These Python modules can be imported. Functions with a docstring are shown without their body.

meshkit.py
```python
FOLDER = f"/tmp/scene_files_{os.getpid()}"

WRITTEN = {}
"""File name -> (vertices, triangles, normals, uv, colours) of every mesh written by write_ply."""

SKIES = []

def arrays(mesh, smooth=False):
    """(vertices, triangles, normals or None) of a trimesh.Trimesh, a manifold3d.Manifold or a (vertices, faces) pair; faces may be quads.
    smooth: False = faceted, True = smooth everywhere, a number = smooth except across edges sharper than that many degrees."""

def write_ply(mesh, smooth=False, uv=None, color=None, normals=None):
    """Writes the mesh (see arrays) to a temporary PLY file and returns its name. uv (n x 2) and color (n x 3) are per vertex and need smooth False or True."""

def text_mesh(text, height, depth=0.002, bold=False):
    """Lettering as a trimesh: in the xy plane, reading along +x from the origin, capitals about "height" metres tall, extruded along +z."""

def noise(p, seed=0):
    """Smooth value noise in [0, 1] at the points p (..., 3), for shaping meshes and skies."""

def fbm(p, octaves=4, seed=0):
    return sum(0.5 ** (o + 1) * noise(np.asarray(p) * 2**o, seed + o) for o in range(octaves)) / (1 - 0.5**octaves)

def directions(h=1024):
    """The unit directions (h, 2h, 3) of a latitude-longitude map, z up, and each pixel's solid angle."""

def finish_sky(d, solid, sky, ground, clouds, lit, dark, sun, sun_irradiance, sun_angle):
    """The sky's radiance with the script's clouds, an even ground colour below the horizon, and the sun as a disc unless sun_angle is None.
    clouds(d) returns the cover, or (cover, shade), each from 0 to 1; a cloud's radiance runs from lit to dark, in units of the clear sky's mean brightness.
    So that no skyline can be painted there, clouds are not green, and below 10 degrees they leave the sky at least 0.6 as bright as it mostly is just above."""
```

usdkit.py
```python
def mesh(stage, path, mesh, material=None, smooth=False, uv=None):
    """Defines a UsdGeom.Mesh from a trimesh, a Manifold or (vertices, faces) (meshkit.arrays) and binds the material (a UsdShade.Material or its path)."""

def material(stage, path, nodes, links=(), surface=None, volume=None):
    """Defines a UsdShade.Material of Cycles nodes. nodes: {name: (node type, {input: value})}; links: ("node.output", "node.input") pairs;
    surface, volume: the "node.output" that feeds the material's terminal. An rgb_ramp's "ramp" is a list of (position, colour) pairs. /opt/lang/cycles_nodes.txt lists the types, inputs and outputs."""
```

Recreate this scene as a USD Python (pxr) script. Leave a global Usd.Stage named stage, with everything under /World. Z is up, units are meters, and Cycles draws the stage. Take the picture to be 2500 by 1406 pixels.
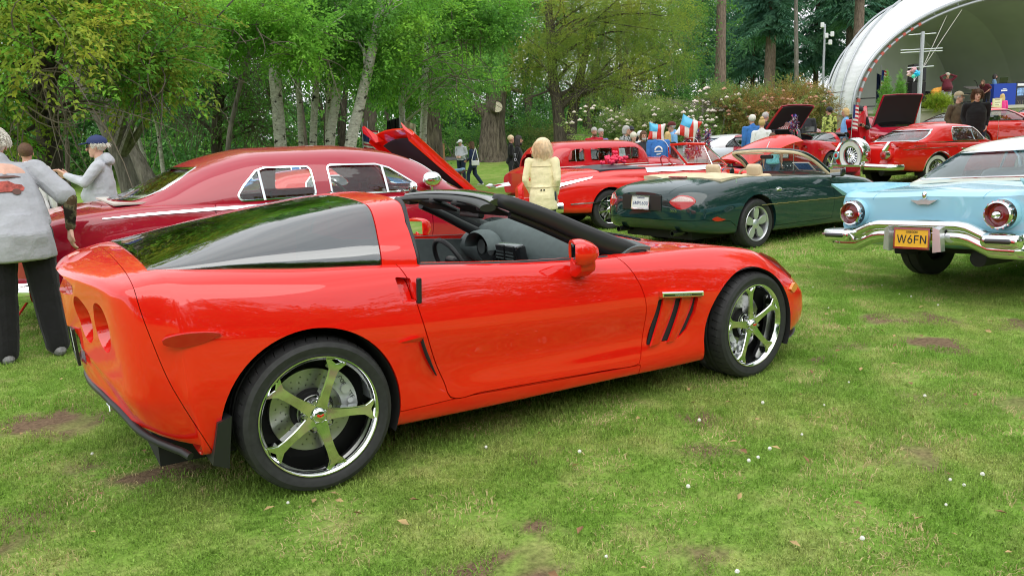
import math, random
import numpy as np, trimesh, manifold3d as m3, usdkit, meshkit
from scipy.interpolate import PchipInterpolator, Akima1DInterpolator
from scipy.ndimage import gaussian_filter1d
from pxr import Usd, UsdGeom, UsdLux, UsdShade, Gf, Sdf, Vt
stage = Usd.Stage.CreateInMemory()
UsdGeom.SetStageUpAxis(stage, 'Z'); UsdGeom.SetStageMetersPerUnit(stage, 1.0)
UsdGeom.Xform.Define(stage, '/World'); UsdGeom.Scope.Define(stage, '/World/Looks')
PI = math.pi
# ------------------------------------------------------------------ camera
CAM = np.array([-0.99192, -4.12782, 1.43271]); YAW, PITCH, ROLL, FPX = 0.553547, 0.175402, 0.035387, 1943.27
def camera_axes():
 cy, sy, cp, sp = math.cos(YAW), math.sin(YAW), math.cos(PITCH), math.sin(PITCH)
 f = np.array([sy*cp, cy*cp, -sp]); r = np.array([cy, -sy, 0.]); u = np.cross(r, f)
 return math.cos(ROLL)*r - math.sin(ROLL)*u, math.sin(ROLL)*r + math.cos(ROLL)*u, f
cr_, cu_, cf_ = camera_axes()
cam = UsdGeom.Camera.Define(stage, '/World/camera')
cam.CreateHorizontalApertureAttr(36.0); cam.CreateVerticalApertureAttr(36.0*575/1024)
cam.CreateFocalLengthAttr(36.0*FPX/2500); cam.CreateClippingRangeAttr(Gf.Vec2f(0.05, 2000))
M4 = Gf.Matrix4d(*[float(x) for x in (*cr_, 0, *cu_, 0, *(-cf_), 0, *CAM, 1)])
cam.AddTransformOp().Set(M4)
EXPOSURE = 0.25
cam.CreateExposureAttr(EXPOSURE)
# ------------------------------------------------------------------ sky and sun: bright even overcast
SUN_EL, SUN_AZ = math.radians(58), math.radians(205)          # azimuth = atan2(x, y): behind the camera, to the left
def mat(name, nodes, links=(), surface=None, volume=None):
 return usdkit.material(stage, '/World/Looks/'+name, nodes, links, surface, volume)
dome = UsdLux.DomeLight.Define(stage, '/World/sky')
dome.GetPrim().SetCustomDataByKey('kind', 'structure')
sky_m = mat('overcast_sky', {
 'sky': ('sky_texture', {'sky_type': 'single_scattering', 'sun_disc': False, 'sun_elevation': SUN_EL, 'sun_rotation': SUN_AZ, 'air_density': 1.0, 'aerosol_density': 2.0}),
 'tc': ('texture_coordinate', {}),
 'map': ('mapping', {'scale': (1.0, 1.0, 2.2)}),
 'n': ('noise_texture', {'scale': 2.2, 'detail': 5.0, 'roughness': 0.55}),
 'ramp': ('rgb_ramp', {'ramp': [(0.30, (8.6, 9.0, 9.5)), (0.52, (11.2, 11.4, 11.7)), (0.72, (13.4, 13.5, 13.6))]}),
 'mx': ('mix', {'fac': 0.93, 'use_clamp': False}),
 'bg': ('background_shader', {'strength': 0.105})},
 [('tc.generated', 'map.vector'), ('map.vector', 'n.vector'), ('n.fac', 'ramp.fac'), ('sky.color', 'mx.color1'), ('ramp.color', 'mx.color2'), ('mx.color', 'bg.color')], surface='bg.background')
UsdShade.MaterialBindingAPI.Apply(dome.GetPrim()).Bind(sky_m)
sun = UsdLux.DistantLight.Define(stage, '/World/sun')
sun.CreateIntensityAttr(0.4); sun.CreateAngleAttr(75.0); sun.CreateNormalizeAttr(True); sun.CreateColorAttr(Gf.Vec3f(1.0, 0.97, 0.92))
sun.AddRotateZOp().Set(-math.degrees(SUN_AZ)); sun.AddRotateXOp().Set(-(90-math.degrees(SUN_EL)))
# ------------------------------------------------------------------ scene helpers
_used = {}
def numbered(path):
 n = _used.get(path, 0); _used[path] = n+1
 return path if n == 0 else '%s_%03d' % (path, n)
def data(prim, label=None, cat=None, group=None, kind=None):
 for k, v in (('label', label), ('category', cat), ('group', group), ('kind', kind)):
  if v: prim.SetCustomDataByKey(k, v)
 return prim
def path_of(parent):
 return '/World' if parent is None else str(parent.GetPath())
def thing(name, label, cat, loc=(0, 0, 0), rotz=0.0, group=None, scale=None):
 x = UsdGeom.Xform.Define(stage, numbered('/World/'+name))
 x.AddTranslateOp().Set(Gf.Vec3d(*map(float, loc)))
 if rotz: x.AddRotateZOp().Set(math.degrees(rotz))
 if scale: x.AddScaleOp().Set(Gf.Vec3f(scale, scale, scale) if np.ndim(scale) == 0 else Gf.Vec3f(*map(float, scale)))
 return data(x.GetPrim(), label, cat, group)
def dup(src, loc, rotz=0.0, label=None, group=None, scale=None):
 d = src.GetCustomData()
 x = UsdGeom.Xform.Define(stage, numbered('/World/'+src.GetName().rstrip('0123456789').rstrip('_')))
 p = x.GetPrim(); p.GetReferences().AddInternalReference(src.GetPath())
 x.ClearXformOpOrder()
 x.AddTranslateOp().Set(Gf.Vec3d(*map(float, loc)))
 x.AddRotateZOp().Set(math.degrees(rotz))
 s = scale or 1.0
 x.AddScaleOp().Set(Gf.Vec3f(s, s, s) if np.ndim(s) == 0 else Gf.Vec3f(*map(float, s)))
 data(p, label or d.get('label'), d.get('category'), group or d.get('group')); p.SetInstanceable(True)
 return p
def arr(mesh):
 if hasattr(mesh, 'to_mesh'):
  m = mesh.to_mesh(); return np.array(m.vert_properties[:, :3], float), np.array(m.tri_verts, int)
 if isinstance(mesh, (tuple, list)):
  v, f = np.asarray(mesh[0], float), np.asarray(mesh[1], int)
  if f.shape[1] == 4: f = np.vstack([f[:, [0, 1, 2]], f[:, [0, 2, 3]]])
  return v, f
 return np.array(mesh.vertices, float), np.array(mesh.faces, int)
def shade(v, f, angle):
 """Splits vertices across edges sharper than the angle and returns vertex normals."""
 fn = np.cross(v[f[:, 1]]-v[f[:, 0]], v[f[:, 2]]-v[f[:, 0]]); ln = np.linalg.norm(fn, axis=1)
 keep = ln > 1e-14; f, fn, ln = f[keep], fn[keep], ln[keep]
 un = fn/ln[:, None]
 corner_v = f.ravel(); corner_f = np.repeat(np.arange(len(f)), 3)
 o = np.argsort(corner_v, kind='stable'); cv, cf = corner_v[o], corner_f[o]
 start = np.searchsorted(cv, np.arange(len(v)+1)); cnt = np.diff(start)
 rep = cnt[cv]; i = np.repeat(np.arange(len(cv)), rep)
 j = np.arange(len(i)) - np.repeat(np.cumsum(rep)-rep, rep) + np.repeat(start[cv], rep)
 ok = (un[cf[i]]*un[cf[j]]).sum(1) > math.cos(math.radians(angle))
 i, j = i[ok], j[ok]
 n = np.stack([np.bincount(i, fn[cf[j], k], len(cv)) for k in range(3)], 1)
 n /= np.linalg.norm(n, axis=1, keepdims=True)+1e-20
 key = np.round(n*400).astype(np.int64)
 kk = np.concatenate([cv[:, None], key], 1)
 _, first, inv = np.unique(kk, axis=0, return_index=True, return_inverse=True); inv = np.ravel(inv)
 f2 = np.empty(len(cv), int); f2[o] = inv
 return v[cv[first]], f2.reshape(-1, 3), n[first]
def put(name, mesh, material, parent=None, smooth=35, label=None, kind=None, cat=None, group=None, loc=None):
 """One Mesh prim under parent (or directly under /World)."""
 v, f = arr(mesh)
 path = numbered(path_of(parent)+'/'+name)
 n = None
 if smooth: v, f, n = shade(v, f, smooth)
 m = UsdGeom.Mesh.Define(stage, path)
 m.CreatePointsAttr(Vt.Vec3fArray.FromNumpy(v.astype(np.float32)))
 m.CreateFaceVertexCountsAttr(Vt.IntArray.FromNumpy(np.full(len(f), 3, np.int32)))
 m.CreateFaceVertexIndicesAttr(Vt.IntArray.FromNumpy(f.astype(np.int32).ravel()))
 m.CreateSubdivisionSchemeAttr('none')
 if n is not None:
  m.CreateNormalsAttr(Vt.Vec3fArray.FromNumpy(n.astype(np.float32))); m.SetNormalsInterpolation('vertex')
 UsdShade.MaterialBindingAPI.Apply(m.GetPrim()).Bind(material)
 if loc is not None: m.AddTranslateOp().Set(Gf.Vec3d(*map(float, loc)))
 return data(m.GetPrim(), label, cat, group, kind)
def instancer(name, protos, pos, idx, rot, scl, parent=None, label=None, kind='stuff', cat=None):
 """PointInstancer of (mesh, material) prototypes; rot = quaternions (w,x,y,z) rows."""
 path = numbered(path_of(parent)+'/'+name)
 pi = UsdGeom.PointInstancer.Define(stage, path)
 targets = []
 for k, (me, ma) in enumerate(protos):
  v, f = arr(me); q = UsdGeom.Mesh.Define(stage, '%s/proto_%d' % (path, k))
  q.CreatePointsAttr(Vt.Vec3fArray.FromNumpy(v.astype(np.float32))); q.CreateFaceVertexCountsAttr(Vt.IntArray.FromNumpy(np.full(len(f), 3, np.int32)))
  q.CreateFaceVertexIndicesAttr(Vt.IntArray.FromNumpy(f.astype(np.int32).ravel())); q.CreateSubdivisionSchemeAttr('none')
  UsdShade.MaterialBindingAPI.Apply(q.GetPrim()).Bind(ma); targets.append(q.GetPath())
 pi.CreatePrototypesRel().SetTargets(targets)
 pi.CreatePositionsAttr(Vt.Vec3fArray.FromNumpy(np.asarray(pos, np.float32)))
 pi.CreateProtoIndicesAttr(Vt.IntArray.FromNumpy(np.asarray(idx, np.int32)))
 r = np.asarray(rot, float)
 pi.CreateOrientationsAttr(Vt.QuathArray([Gf.Quath(float(a), float(b), float(c), float(d)) for a, b, c, d in r]))
 pi.CreateScalesAttr(Vt.Vec3fArray.FromNumpy(np.asarray(scl, np.float32)))
 return data(pi.GetPrim(), label, cat, None, kind)
def quats(yaw, pitch=None, roll=None):
 yaw = np.asarray(yaw, float); p = np.zeros_like(yaw) if pitch is None else np.asarray(pitch, float); r = np.zeros_like(yaw) if roll is None else np.asarray(roll, float)
 cy, sy, cp, sp, cr, sr = np.cos(yaw/2), np.sin(yaw/2), np.cos(p/2), np.sin(p/2), np.cos(r/2), np.sin(r/2)
 return np.stack([cr*cp*cy+sr*sp*sy, sr*cp*cy-cr*sp*sy, cr*sp*cy+sr*cp*sy, cr*cp*sy-sr*sp*cy], 1)
# ------------------------------------------------------------------ mesh helpers: all return (v, f) or Manifold
def cat(parts):
 V, F, n = [], [], 0
 for p in parts:
  v, f = arr(p); V.append(v); F.append(f+n); n += len(v)
 return np.vstack(V), np.vstack(F)
def xf(mesh, loc=(0, 0, 0), rz=0, ry=0, rx=0, s=1.0):
 v, f = arr(mesh); v = v*np.asarray(s)
 R = trimesh.transformations.euler_matrix(rx, ry, rz, 'sxyz')[:3, :3]
 v = v@R.T+np.asarray(loc)
 if np.prod(np.broadcast_to(s, 3)) < 0: f = f[:, ::-1]
 return v, f
def mirror_y(mesh):
 v, f = arr(mesh); return v*[1, -1, 1], f[:, ::-1]
def box(x0, x1, y0, y1, z0, z1):
 m = trimesh.creation.box((abs(x1-x0), abs(y1-y0), abs(z1-z0))); m.apply_translation(((x0+x1)/2, (y0+y1)/2, (z0+z1)/2)); return arr(m)
def rbox(x0, x1, y0, y1, z0, z1, r=0.01, seg=8):
 """Box with rounded edges."""
 s = m3.Manifold.sphere(r, seg)
 return m3.Manifold.batch_hull([s.translate([x, y, z]) for x in (x0+r, x1-r) for y in (y0+r, y1-r) for z in (z0+r, z1-r)])
def hull(pts):
 return m3.Manifold.hull_points(np.asarray(pts, float))
def ball(c, r, seg=16, s=(1, 1, 1)):
 return m3.Manifold.sphere(1.0, seg).scale(list(np.asarray(s)*r)).translate(list(map(float, c)))
def tube(pts, rad, n=10, closed=False, flat=None, up=None):
 """Swept tube with per-point radius; flat=(a,b) scales the two section axes; closed joins the ends."""
 p = np.asarray(pts, float); m = len(p); rad = np.broadcast_to(rad, (m,)).astype(float)
 t = (np.roll(p, -1, 0)-np.roll(p, 1, 0)) if closed else np.gradient(p, axis=0)
 t /= np.linalg.norm(t, axis=1, keepdims=True)+1e-12
 a = np.zeros_like(p)
 if up is not None:
  a = np.cross(np.broadcast_to(np.asarray(up, float), p.shape), t)
 else:
  a0 = np.cross(t[0], [0, 0, 1.0]); a0 = a0 if np.linalg.norm(a0) > .1 else np.cross(t[0], [1.0, 0, 0])
  for i in range(m):
   a0 = a0-t[i]*(a0@t[i]); a0 = a0/(np.linalg.norm(a0)+1e-12); a[i] = a0
 a /= np.linalg.norm(a, axis=1, keepdims=True)+1e-12
 b = np.cross(t, a); ang = np.arange(n)*2*PI/n
 fa, fb = flat or (1, 1)
 v = (p[:, None]+rad[:, None, None]*(fa*np.cos(ang)[None, :, None]*a[:, None]+fb*np.sin(ang)[None, :, None]*b[:, None])).reshape(-1, 3)
 k = m if closed else m-1
 i, j = np.meshgrid(np.arange(k), np.arange(n), indexing='ij'); i2 = (i+1) % m; j2 = (j+1) % n
 f = np.stack([i*n+j, i*n+j2, i2*n+j2, i2*n+j], -1).reshape(-1, 4)
 f = np.vstack([f[:, [0, 1, 2]], f[:, [0, 2, 3]]])
 if not closed:
  c0, c1 = len(v), len(v)+1; v = np.vstack([v, p[:1], p[-1:]]); jj = np.arange(n); j2 = (jj+1) % n
  f = np.vstack([f, np.stack([np.full(n, c0), j2, jj], 1), np.stack([np.full(n, c1), (m-1)*n+jj, (m-1)*n+j2], 1)])
 return v, f
def smooth_path(pts, n=24, closed=False):
 p = np.asarray(pts, float)
 if closed: p = np.vstack([p[-2:], p, p[:3]])
 d = np.r_[0, np.cumsum(np.linalg.norm(np.diff(p, axis=0), axis=1)+1e-9)]
 if len(p) < 3: return np.stack([np.interp(np.linspace(0, d[-1], n), d, p[:, k]) for k in range(p.shape[1])], 1)
 q = Akima1DInterpolator(d, p, axis=0)
 if closed: return q(np.linspace(d[2], d[-3], n, endpoint=False))
 return q(np.linspace(0, d[-1], n))
def lathe(prof, n=48, axis='z', a0=0, a1=2*PI):
 """Revolves (radius, height) pairs; open profile, closed surface if its ends sit on the axis or the profile is a ring."""
 p = np.asarray(prof, float); m = len(p); full = abs(a1-a0-2*PI) < 1e-6
 ang = np.linspace(a0, a1, n, endpoint=not full); k = n if full else n-1
 v = np.stack([p[None, :, 0]*np.cos(ang)[:, None], p[None, :, 0]*np.sin(ang)[:, None], np.broadcast_to(p[None, :, 1], (n, m))], -1).reshape(-1, 3)
 i, j = np.meshgrid(np.arange(k), np.arange(m-1), indexing='ij'); i2 = (i+1) % n
 f = np.stack([i*m+j, i2*m+j, i2*m+j+1, i*m+j+1], -1).reshape(-1, 4)
 f = np.vstack([f[:, [0, 1, 2]], f[:, [0, 2, 3]]])
 if axis == 'y': v = v[:, [0, 2, 1]]; f = f[:, ::-1]           # height along +y
 if axis == 'x': v = v[:, [2, 0, 1]]
 return v, f
def fan(outline3):
 """Filled polygon through 3-D points lying roughly in a plane."""
 p = np.asarray(outline3, float); c = p.mean(0); n = len(p); i = np.arange(n)
 return np.vstack([p, c]), np.stack([np.full(n, n), i, (i+1) % n], 1)
def extrude(poly, h0, h1, plane='xz'):
 """Prism of a 2-D outline. plane 'xz': outline in x,z and extruded along y from h0 to h1; 'xy' along z; 'yz' along x."""
 p = np.asarray(poly, float)
 area = 0.5*np.sum(p[:, 0]*np.roll(p[:, 1], -1)-np.roll(p[:, 0], -1)*p[:, 1])
 if area < 0: p = p[::-1]
 m = m3.CrossSection([p]).extrude(abs(h1-h0)); lo = min(h0, h1)
 if plane == 'xy': return m.translate([0, 0, lo])
 if plane == 'xz': return m.rotate([90, 0, 0]).translate([0, lo+abs(h1-h0), 0])
 return m.transform(np.array([[0, 0, 1, lo], [1, 0, 0, 0], [0, 1, 0, 0]], float))
def offset(poly, d):
 p = np.asarray(poly, float)
 if 0.5*np.sum(p[:, 0]*np.roll(p[:, 1], -1)-np.roll(p[:, 0], -1)*p[:, 1]) < 0: p = p[::-1]
 return np.asarray(m3.CrossSection([p]).offset(d, m3.JoinType.Round, 2.0, 24).to_polygons()[0])
def solid(mesh):
 v, f = arr(mesh)
 v, inv = np.unique(np.round(v, 6), axis=0, return_inverse=True); f = np.ravel(inv)[f]
 f = f[(f[:, 0] != f[:, 1]) & (f[:, 1] != f[:, 2]) & (f[:, 2] != f[:, 0])]
 make = lambda ff: m3.Manifold(m3.Mesh(vert_properties=np.ascontiguousarray(v, np.float32), tri_verts=np.ascontiguousarray(ff, np.uint32)))
 s = make(f)
 return s if s.volume() > 0 else make(f[:, ::-1])
def grid(P, flip=False):
 """Open surface through a grid of points (n, m, 3)."""
 n, m = P.shape[:2]; i, j = np.meshgrid(np.arange(n-1), np.arange(m-1), indexing='ij')
 f = np.stack([i*m+j, (i+1)*m+j, (i+1)*m+j+1, i*m+j+1], -1).reshape(-1, 4)
 if flip: f = f[:, ::-1]
 return P.reshape(-1, 3), np.vstack([f[:, [0, 1, 2]], f[:, [0, 2, 3]]])
def thick(P, d):
 """Closed sheet: a point grid given thickness d along its normals."""
 P = np.asarray(P, float)
 n = np.cross(np.gradient(P, axis=0), np.gradient(P, axis=1)); n /= np.linalg.norm(n, axis=-1, keepdims=True)+1e-12
 a, b = grid(P), grid(P-n*d, True); n0, m0 = P.shape[:2]
 ring = np.r_[np.arange(m0), np.arange(1, n0)*m0+m0-1, (n0-1)*m0+np.arange(m0-2, -1, -1), np.arange(n0-2, 0, -1)*m0]
 k = len(a[0]); r2 = np.roll(ring, -1)
 side = np.vstack([np.stack([ring, r2, ring+k], 1), np.stack([r2, r2+k, ring+k], 1)])
 v, f = cat([a, b]); f = np.vstack([f, side])
 return v, f[:, ::-1]
def sections(table, nx=120, m=56, sx=1.5, st=1.2, xs=None):
 """table: {x: [(w, z), ...]} half sections with the same number of key points, bottom centre to top centre -> (x (nx), points (nx, m, 2))."""
 X = np.array(sorted(table)); K = np.array([table[x] for x in X], float)
 x = np.linspace(X[0], X[-1], nx) if xs is None else xs
 k = PchipInterpolator(X, K, axis=0)(x)
 if sx:
  ks = gaussian_filter1d(k, sx, axis=0, mode='nearest'); ks[0], ks[-1] = k[0], k[-1]; k = ks
 d = np.linalg.norm(np.diff(K, axis=1), axis=2).mean(0)+1e-6; t = np.r_[0, np.cumsum(np.sqrt(d)*np.sqrt(d.mean()))]
 q = PchipInterpolator(t, k, axis=1)(np.linspace(0, t[-1], m))
 if st:
  full = np.concatenate([q[:, :0:-1]*[-1, 1], q, q[:, -2:0:-1]*[-1, 1]], 1)
  q = gaussian_filter1d(full, st, axis=1, mode='wrap')[:, m-1:2*m-1]
 q[:, 0, 0] = 0; q[:, -1, 0] = 0; q[..., 0] = np.maximum(q[..., 0], 0)
 return x, q
def loft(x, q, warp=None, caps=True):
 """Closed symmetric solid from half sections."""
 n, m = q.shape[:2]; ring = np.concatenate([q, q[:, -2:0:-1]*[-1, 1]], 1); k = ring.shape[1]
 P = np.concatenate([np.broadcast_to(x[:, None, None], (n, k, 1)), ring], 2)
 v = P.reshape(-1, 3)
 i, j = np.meshgrid(np.arange(n-1), np.arange(k), indexing='ij'); j2 = (j+1) % k
 f = np.stack([i*k+j, (i+1)*k+j, (i+1)*k+j2, i*k+j2], -1).reshape(-1, 4); f = np.vstack([f[:, [0, 1, 2]], f[:, [0, 2, 3]]])[:, ::-1]
 c0, c1 = len(v), len(v)+1
 v = np.vstack([v, P[0].mean(0), P[-1].mean(0)]); jj = np.arange(k); j2 = (jj+1) % k
 f = np.vstack([f, np.stack([np.full(k, c0), j2, jj], 1), np.stack([np.full(k, c1), (n-1)*k+jj, (n-1)*k+j2], 1)])
 if warp is not None: v = warp(v.copy())
 return v, f
def loft_solid(*a, **k):
 v, f = loft(*a, **k); s = solid((v, f))
 if s.is_empty() or s.volume() < 0: s = solid((v, f[:, ::-1]))
 return s
def cyl(c0, c1, r0, r1=None, n=16):
 return tube([c0, c1], [r0, r0 if r1 is None else r1], n)
def text(s, h, depth=0.003, bold=False):
 m = meshkit.text_mesh(s, h, depth, bold); v, f = arr(m); v[:, 0] -= (v[:, 0].min()+v[:, 0].max())/2; return v, f
def rounded(poly, r, n=4):
 """Rounds a 2-D polygon's corners."""
 return offset(offset(poly, -r), r)
def smooth_poly(pts, n=60):
 return smooth_path(np.asarray(pts, float), n, closed=True)
# ------------------------------------------------------------------ materials
_mats = {}
def plain(name, col, rough=0.5, metal=0.0, spec=0.5, coat=0.0, noise=0.0, scale=40.0, bump=0.0, bscale=None, sheen=0.0, emit=0.0, trans=0.0, coat_rough=0.03):
 """Principled material whose colour varies softly by noise and whose surface has a fine relief."""
 if name in _mats: return _mats[name]
 n = {'p': ('principled_bsdf', {'base_color': col, 'roughness': rough, 'metallic': metal, 'specular_ior_level': spec, 'coat_weight': coat, 'coat_roughness': coat_rough, 'sheen_weight': sheen, 'transmission_weight': trans, 'emission_strength': emit, 'emission_color': col})}
 l = []
 if noise or bump: n['tc'] = ('texture_coordinate', {})
 if noise:
  n['n'] = ('noise_texture', {'scale': scale, 'detail': 4.0, 'roughness': 0.6})
  n['r'] = ('rgb_ramp', {'ramp': [(0.3, tuple(c*(1-noise) for c in col)), (0.7, tuple(min(1, c*(1+noise)) for c in col))]})
  l += [('tc.object', 'n.vector'), ('n.fac', 'r.fac'), ('r.color', 'p.base_color')]
 if bump:
  n['bn'] = ('noise_texture', {'scale': bscale or scale*3, 'detail': 3.0})
  n['b'] = ('bump', {'strength': bump, 'distance': 0.01})
  l += [('tc.object', 'bn.vector'), ('bn.fac', 'b.height'), ('b.normal', 'p.normal')]
 _mats[name] = mat(name, n, l, 'p.BSDF'); return _mats[name]
def paint(name, col, rough=0.42, metal=0.0, flake=0.0):
 """Clear-coated car paint with a trace of dust."""
 if name in _mats: return _mats[name]
 n = {'tc': ('texture_coordinate', {}),
         'd': ('noise_texture', {'scale': 3.0, 'detail': 6.0, 'roughness': 0.7}),
         'cr': ('map_range', {'from_min': 0.35, 'from_max': 0.75, 'to_min': 0.0, 'to_max': 0.022}),
         'p': ('principled_bsdf', {'base_color': col, 'roughness': rough, 'metallic': metal, 'specular_ior_level': 0.08, 'coat_weight': 1.0, 'coat_ior': 1.72})}
 l = [('tc.object', 'd.vector'), ('d.fac', 'cr.value'), ('cr.result', 'p.coat_roughness')]
 _mats[name] = mat(name, n, l, 'p.BSDF'); return _mats[name]
def pane(name, tint=(0.75, 0.8, 0.78), ior=1.5, rough=0.0):
 """Window glass: lets light through, tinted, and mirrors by fresnel."""
 if name in _mats: return _mats[name]
 f0 = ((ior-1)/(ior+1))**2
 _mats[name] = mat(name, {'t': ('transparent_bsdf', {'color': tint}), 'g': ('glossy_bsdf', {'color': (1, 1, 1), 'roughness': rough}), 'lw': ('layer_weight', {'blend': .5}), 'pw': ('math', {'math_type': 'power', 'value2': 5.0}), 'f': ('math', {'math_type': 'multiply_add', 'value2': 1-f0, 'value3': f0}), 'm': ('mix_closure', {})},
  [('lw.facing', 'pw.value1'), ('pw.value', 'f.value1'), ('f.value', 'm.fac'), ('t.BSDF', 'm.closure1'), ('g.BSDF', 'm.closure2')], 'm.closure'); return _mats[name]
torch = paint('bright_red_paint', (0.74, 0.009, 0.003))
maroon = paint('dark_red_paint', (0.34, 0.004, 0.022))
crimson = paint('crimson_paint', (0.50, 0.006, 0.014))
scarlet = paint('scarlet_paint', (0.66, 0.008, 0.005))
racing = paint('dark_green_paint', (0.004, 0.020, 0.020))
powder = paint('powder_blue_paint', (0.30, 0.58, 0.72), rough=0.35)
cream = paint('cream_paint', (0.78, 0.74, 0.62))
white_paint = paint('white_paint', (0.78, 0.79, 0.80))
silver_paint = paint('silver_paint', (0.55, 0.60, 0.64))
sky_paint = paint('sky_blue_paint', (0.16, 0.36, 0.68))
black_paint = paint('black_paint', (0.008, 0.008, 0.009))
chrome = plain('chrome', (0.82, 0.83, 0.84), rough=0.07, metal=1.0)
steel = plain('brushed_steel', (0.50, 0.50, 0.50), rough=0.32, metal=1.0, noise=0.12, scale=90)
alloy = plain('silver_alloy', (0.62, 0.63, 0.65), rough=0.33, metal=0.85)
caliper_paint = plain('silver_caliper_paint', (0.52, 0.54, 0.55), rough=0.4, metal=0.3)
disc_metal = plain('brake_disc_metal', (0.42, 0.42, 0.41), rough=0.35, metal=1.0)
rubber = plain('tyre_rubber', (0.020, 0.020, 0.021), rough=0.62, noise=0.35, scale=30, bump=0.15, bscale=300)
trim_black = plain('black_trim', (0.012, 0.012, 0.013), rough=0.38, bump=0.05, bscale=500)
matte_black = plain('matte_black', (0.010, 0.010, 0.010), rough=0.8)
liner = plain('wheel_well_liner', (0.012, 0.012, 0.012), rough=0.9)
gloss_black = plain('gloss_black', (0.006, 0.006, 0.007), rough=0.12, coat=1.0)
dash_vinyl = plain('dark_grey_vinyl', (0.10, 0.125, 0.126), rough=0.5, noise=0.12, scale=20, bump=0.25, bscale=700)
seat_black = plain('black_leather', (0.018, 0.018, 0.019), rough=0.45, bump=0.2, bscale=300)
tan_leather = plain('tan_leather', (0.62, 0.50, 0.33), rough=0.5, noise=0.1, scale=12, bump=0.2, bscale=200)
red_leather = plain('red_leather', (0.45, 0.03, 0.03), rough=0.45, noise=0.15)
tan_canvas = plain('tan_canvas', (0.62, 0.54, 0.36), rough=0.85, noise=0.12, scale=9, bump=0.3, bscale=60)
lens_red = plain('red_lens', (0.42, 0.006, 0.006), rough=0.08, coat=1.0)
lens_dark = plain('dark_red_lens', (0.16, 0.004, 0.006), rough=0.10, coat=0.6)
lens_amber = plain('amber_lens', (0.85, 0.22, 0.02), rough=0.1, coat=1.0)
lens_clear = plain('clear_lens', (0.55, 0.40, 0.38), rough=0.06, coat=1.0, noise=0.2, scale=70)
glass_clear = pane('clear_glass', (0.92, 0.95, 0.94), 1.45)
glass_tint = pane('tinted_glass', (0.30, 0.36, 0.35), ior=2.6)
glass_smoke = pane('smoked_glass', (0.78, 0.83, 0.83), ior=1.9)
plate_white = plain('plate_white', (0.72, 0.73, 0.74), rough=0.35)
plate_yellow = plain('plate_yellow', (0.80, 0.43, 0.03), rough=0.35)
plate_blue = plain('plate_blue', (0.04, 0.08, 0.32), rough=0.35)
ink_blue = plain('ink_blue', (0.02, 0.04, 0.16), rough=0.5)
ink_dark = plain('ink_dark', (0.015, 0.015, 0.02), rough=0.5)
ink_yellow = plain('ink_yellow', (0.75, 0.48, 0.06), rough=0.5)
white_wall = plain('white_wall_rubber', (0.72, 0.72, 0.70), rough=0.55)
mirror_glass = plain('mirror_glass', (0.75, 0.77, 0.78), rough=0.02, metal=1.0)
def cloth(name, col, noise=0.10, scale=14): return plain('cloth_'+name, col, rough=0.9, noise=noise, scale=scale, bump=0.35, bscale=45, sheen=0.15, spec=0.2)
skin = plain('skin', (0.52, 0.27, 0.19), rough=0.5, noise=0.10, scale=30)
skin_pale = plain('pale_skin', (0.62, 0.36, 0.27), rough=0.5, noise=0.10, scale=30)
skin_dark = plain('tanned_skin', (0.36, 0.17, 0.11), rough=0.5, noise=0.10, scale=30)
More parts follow.
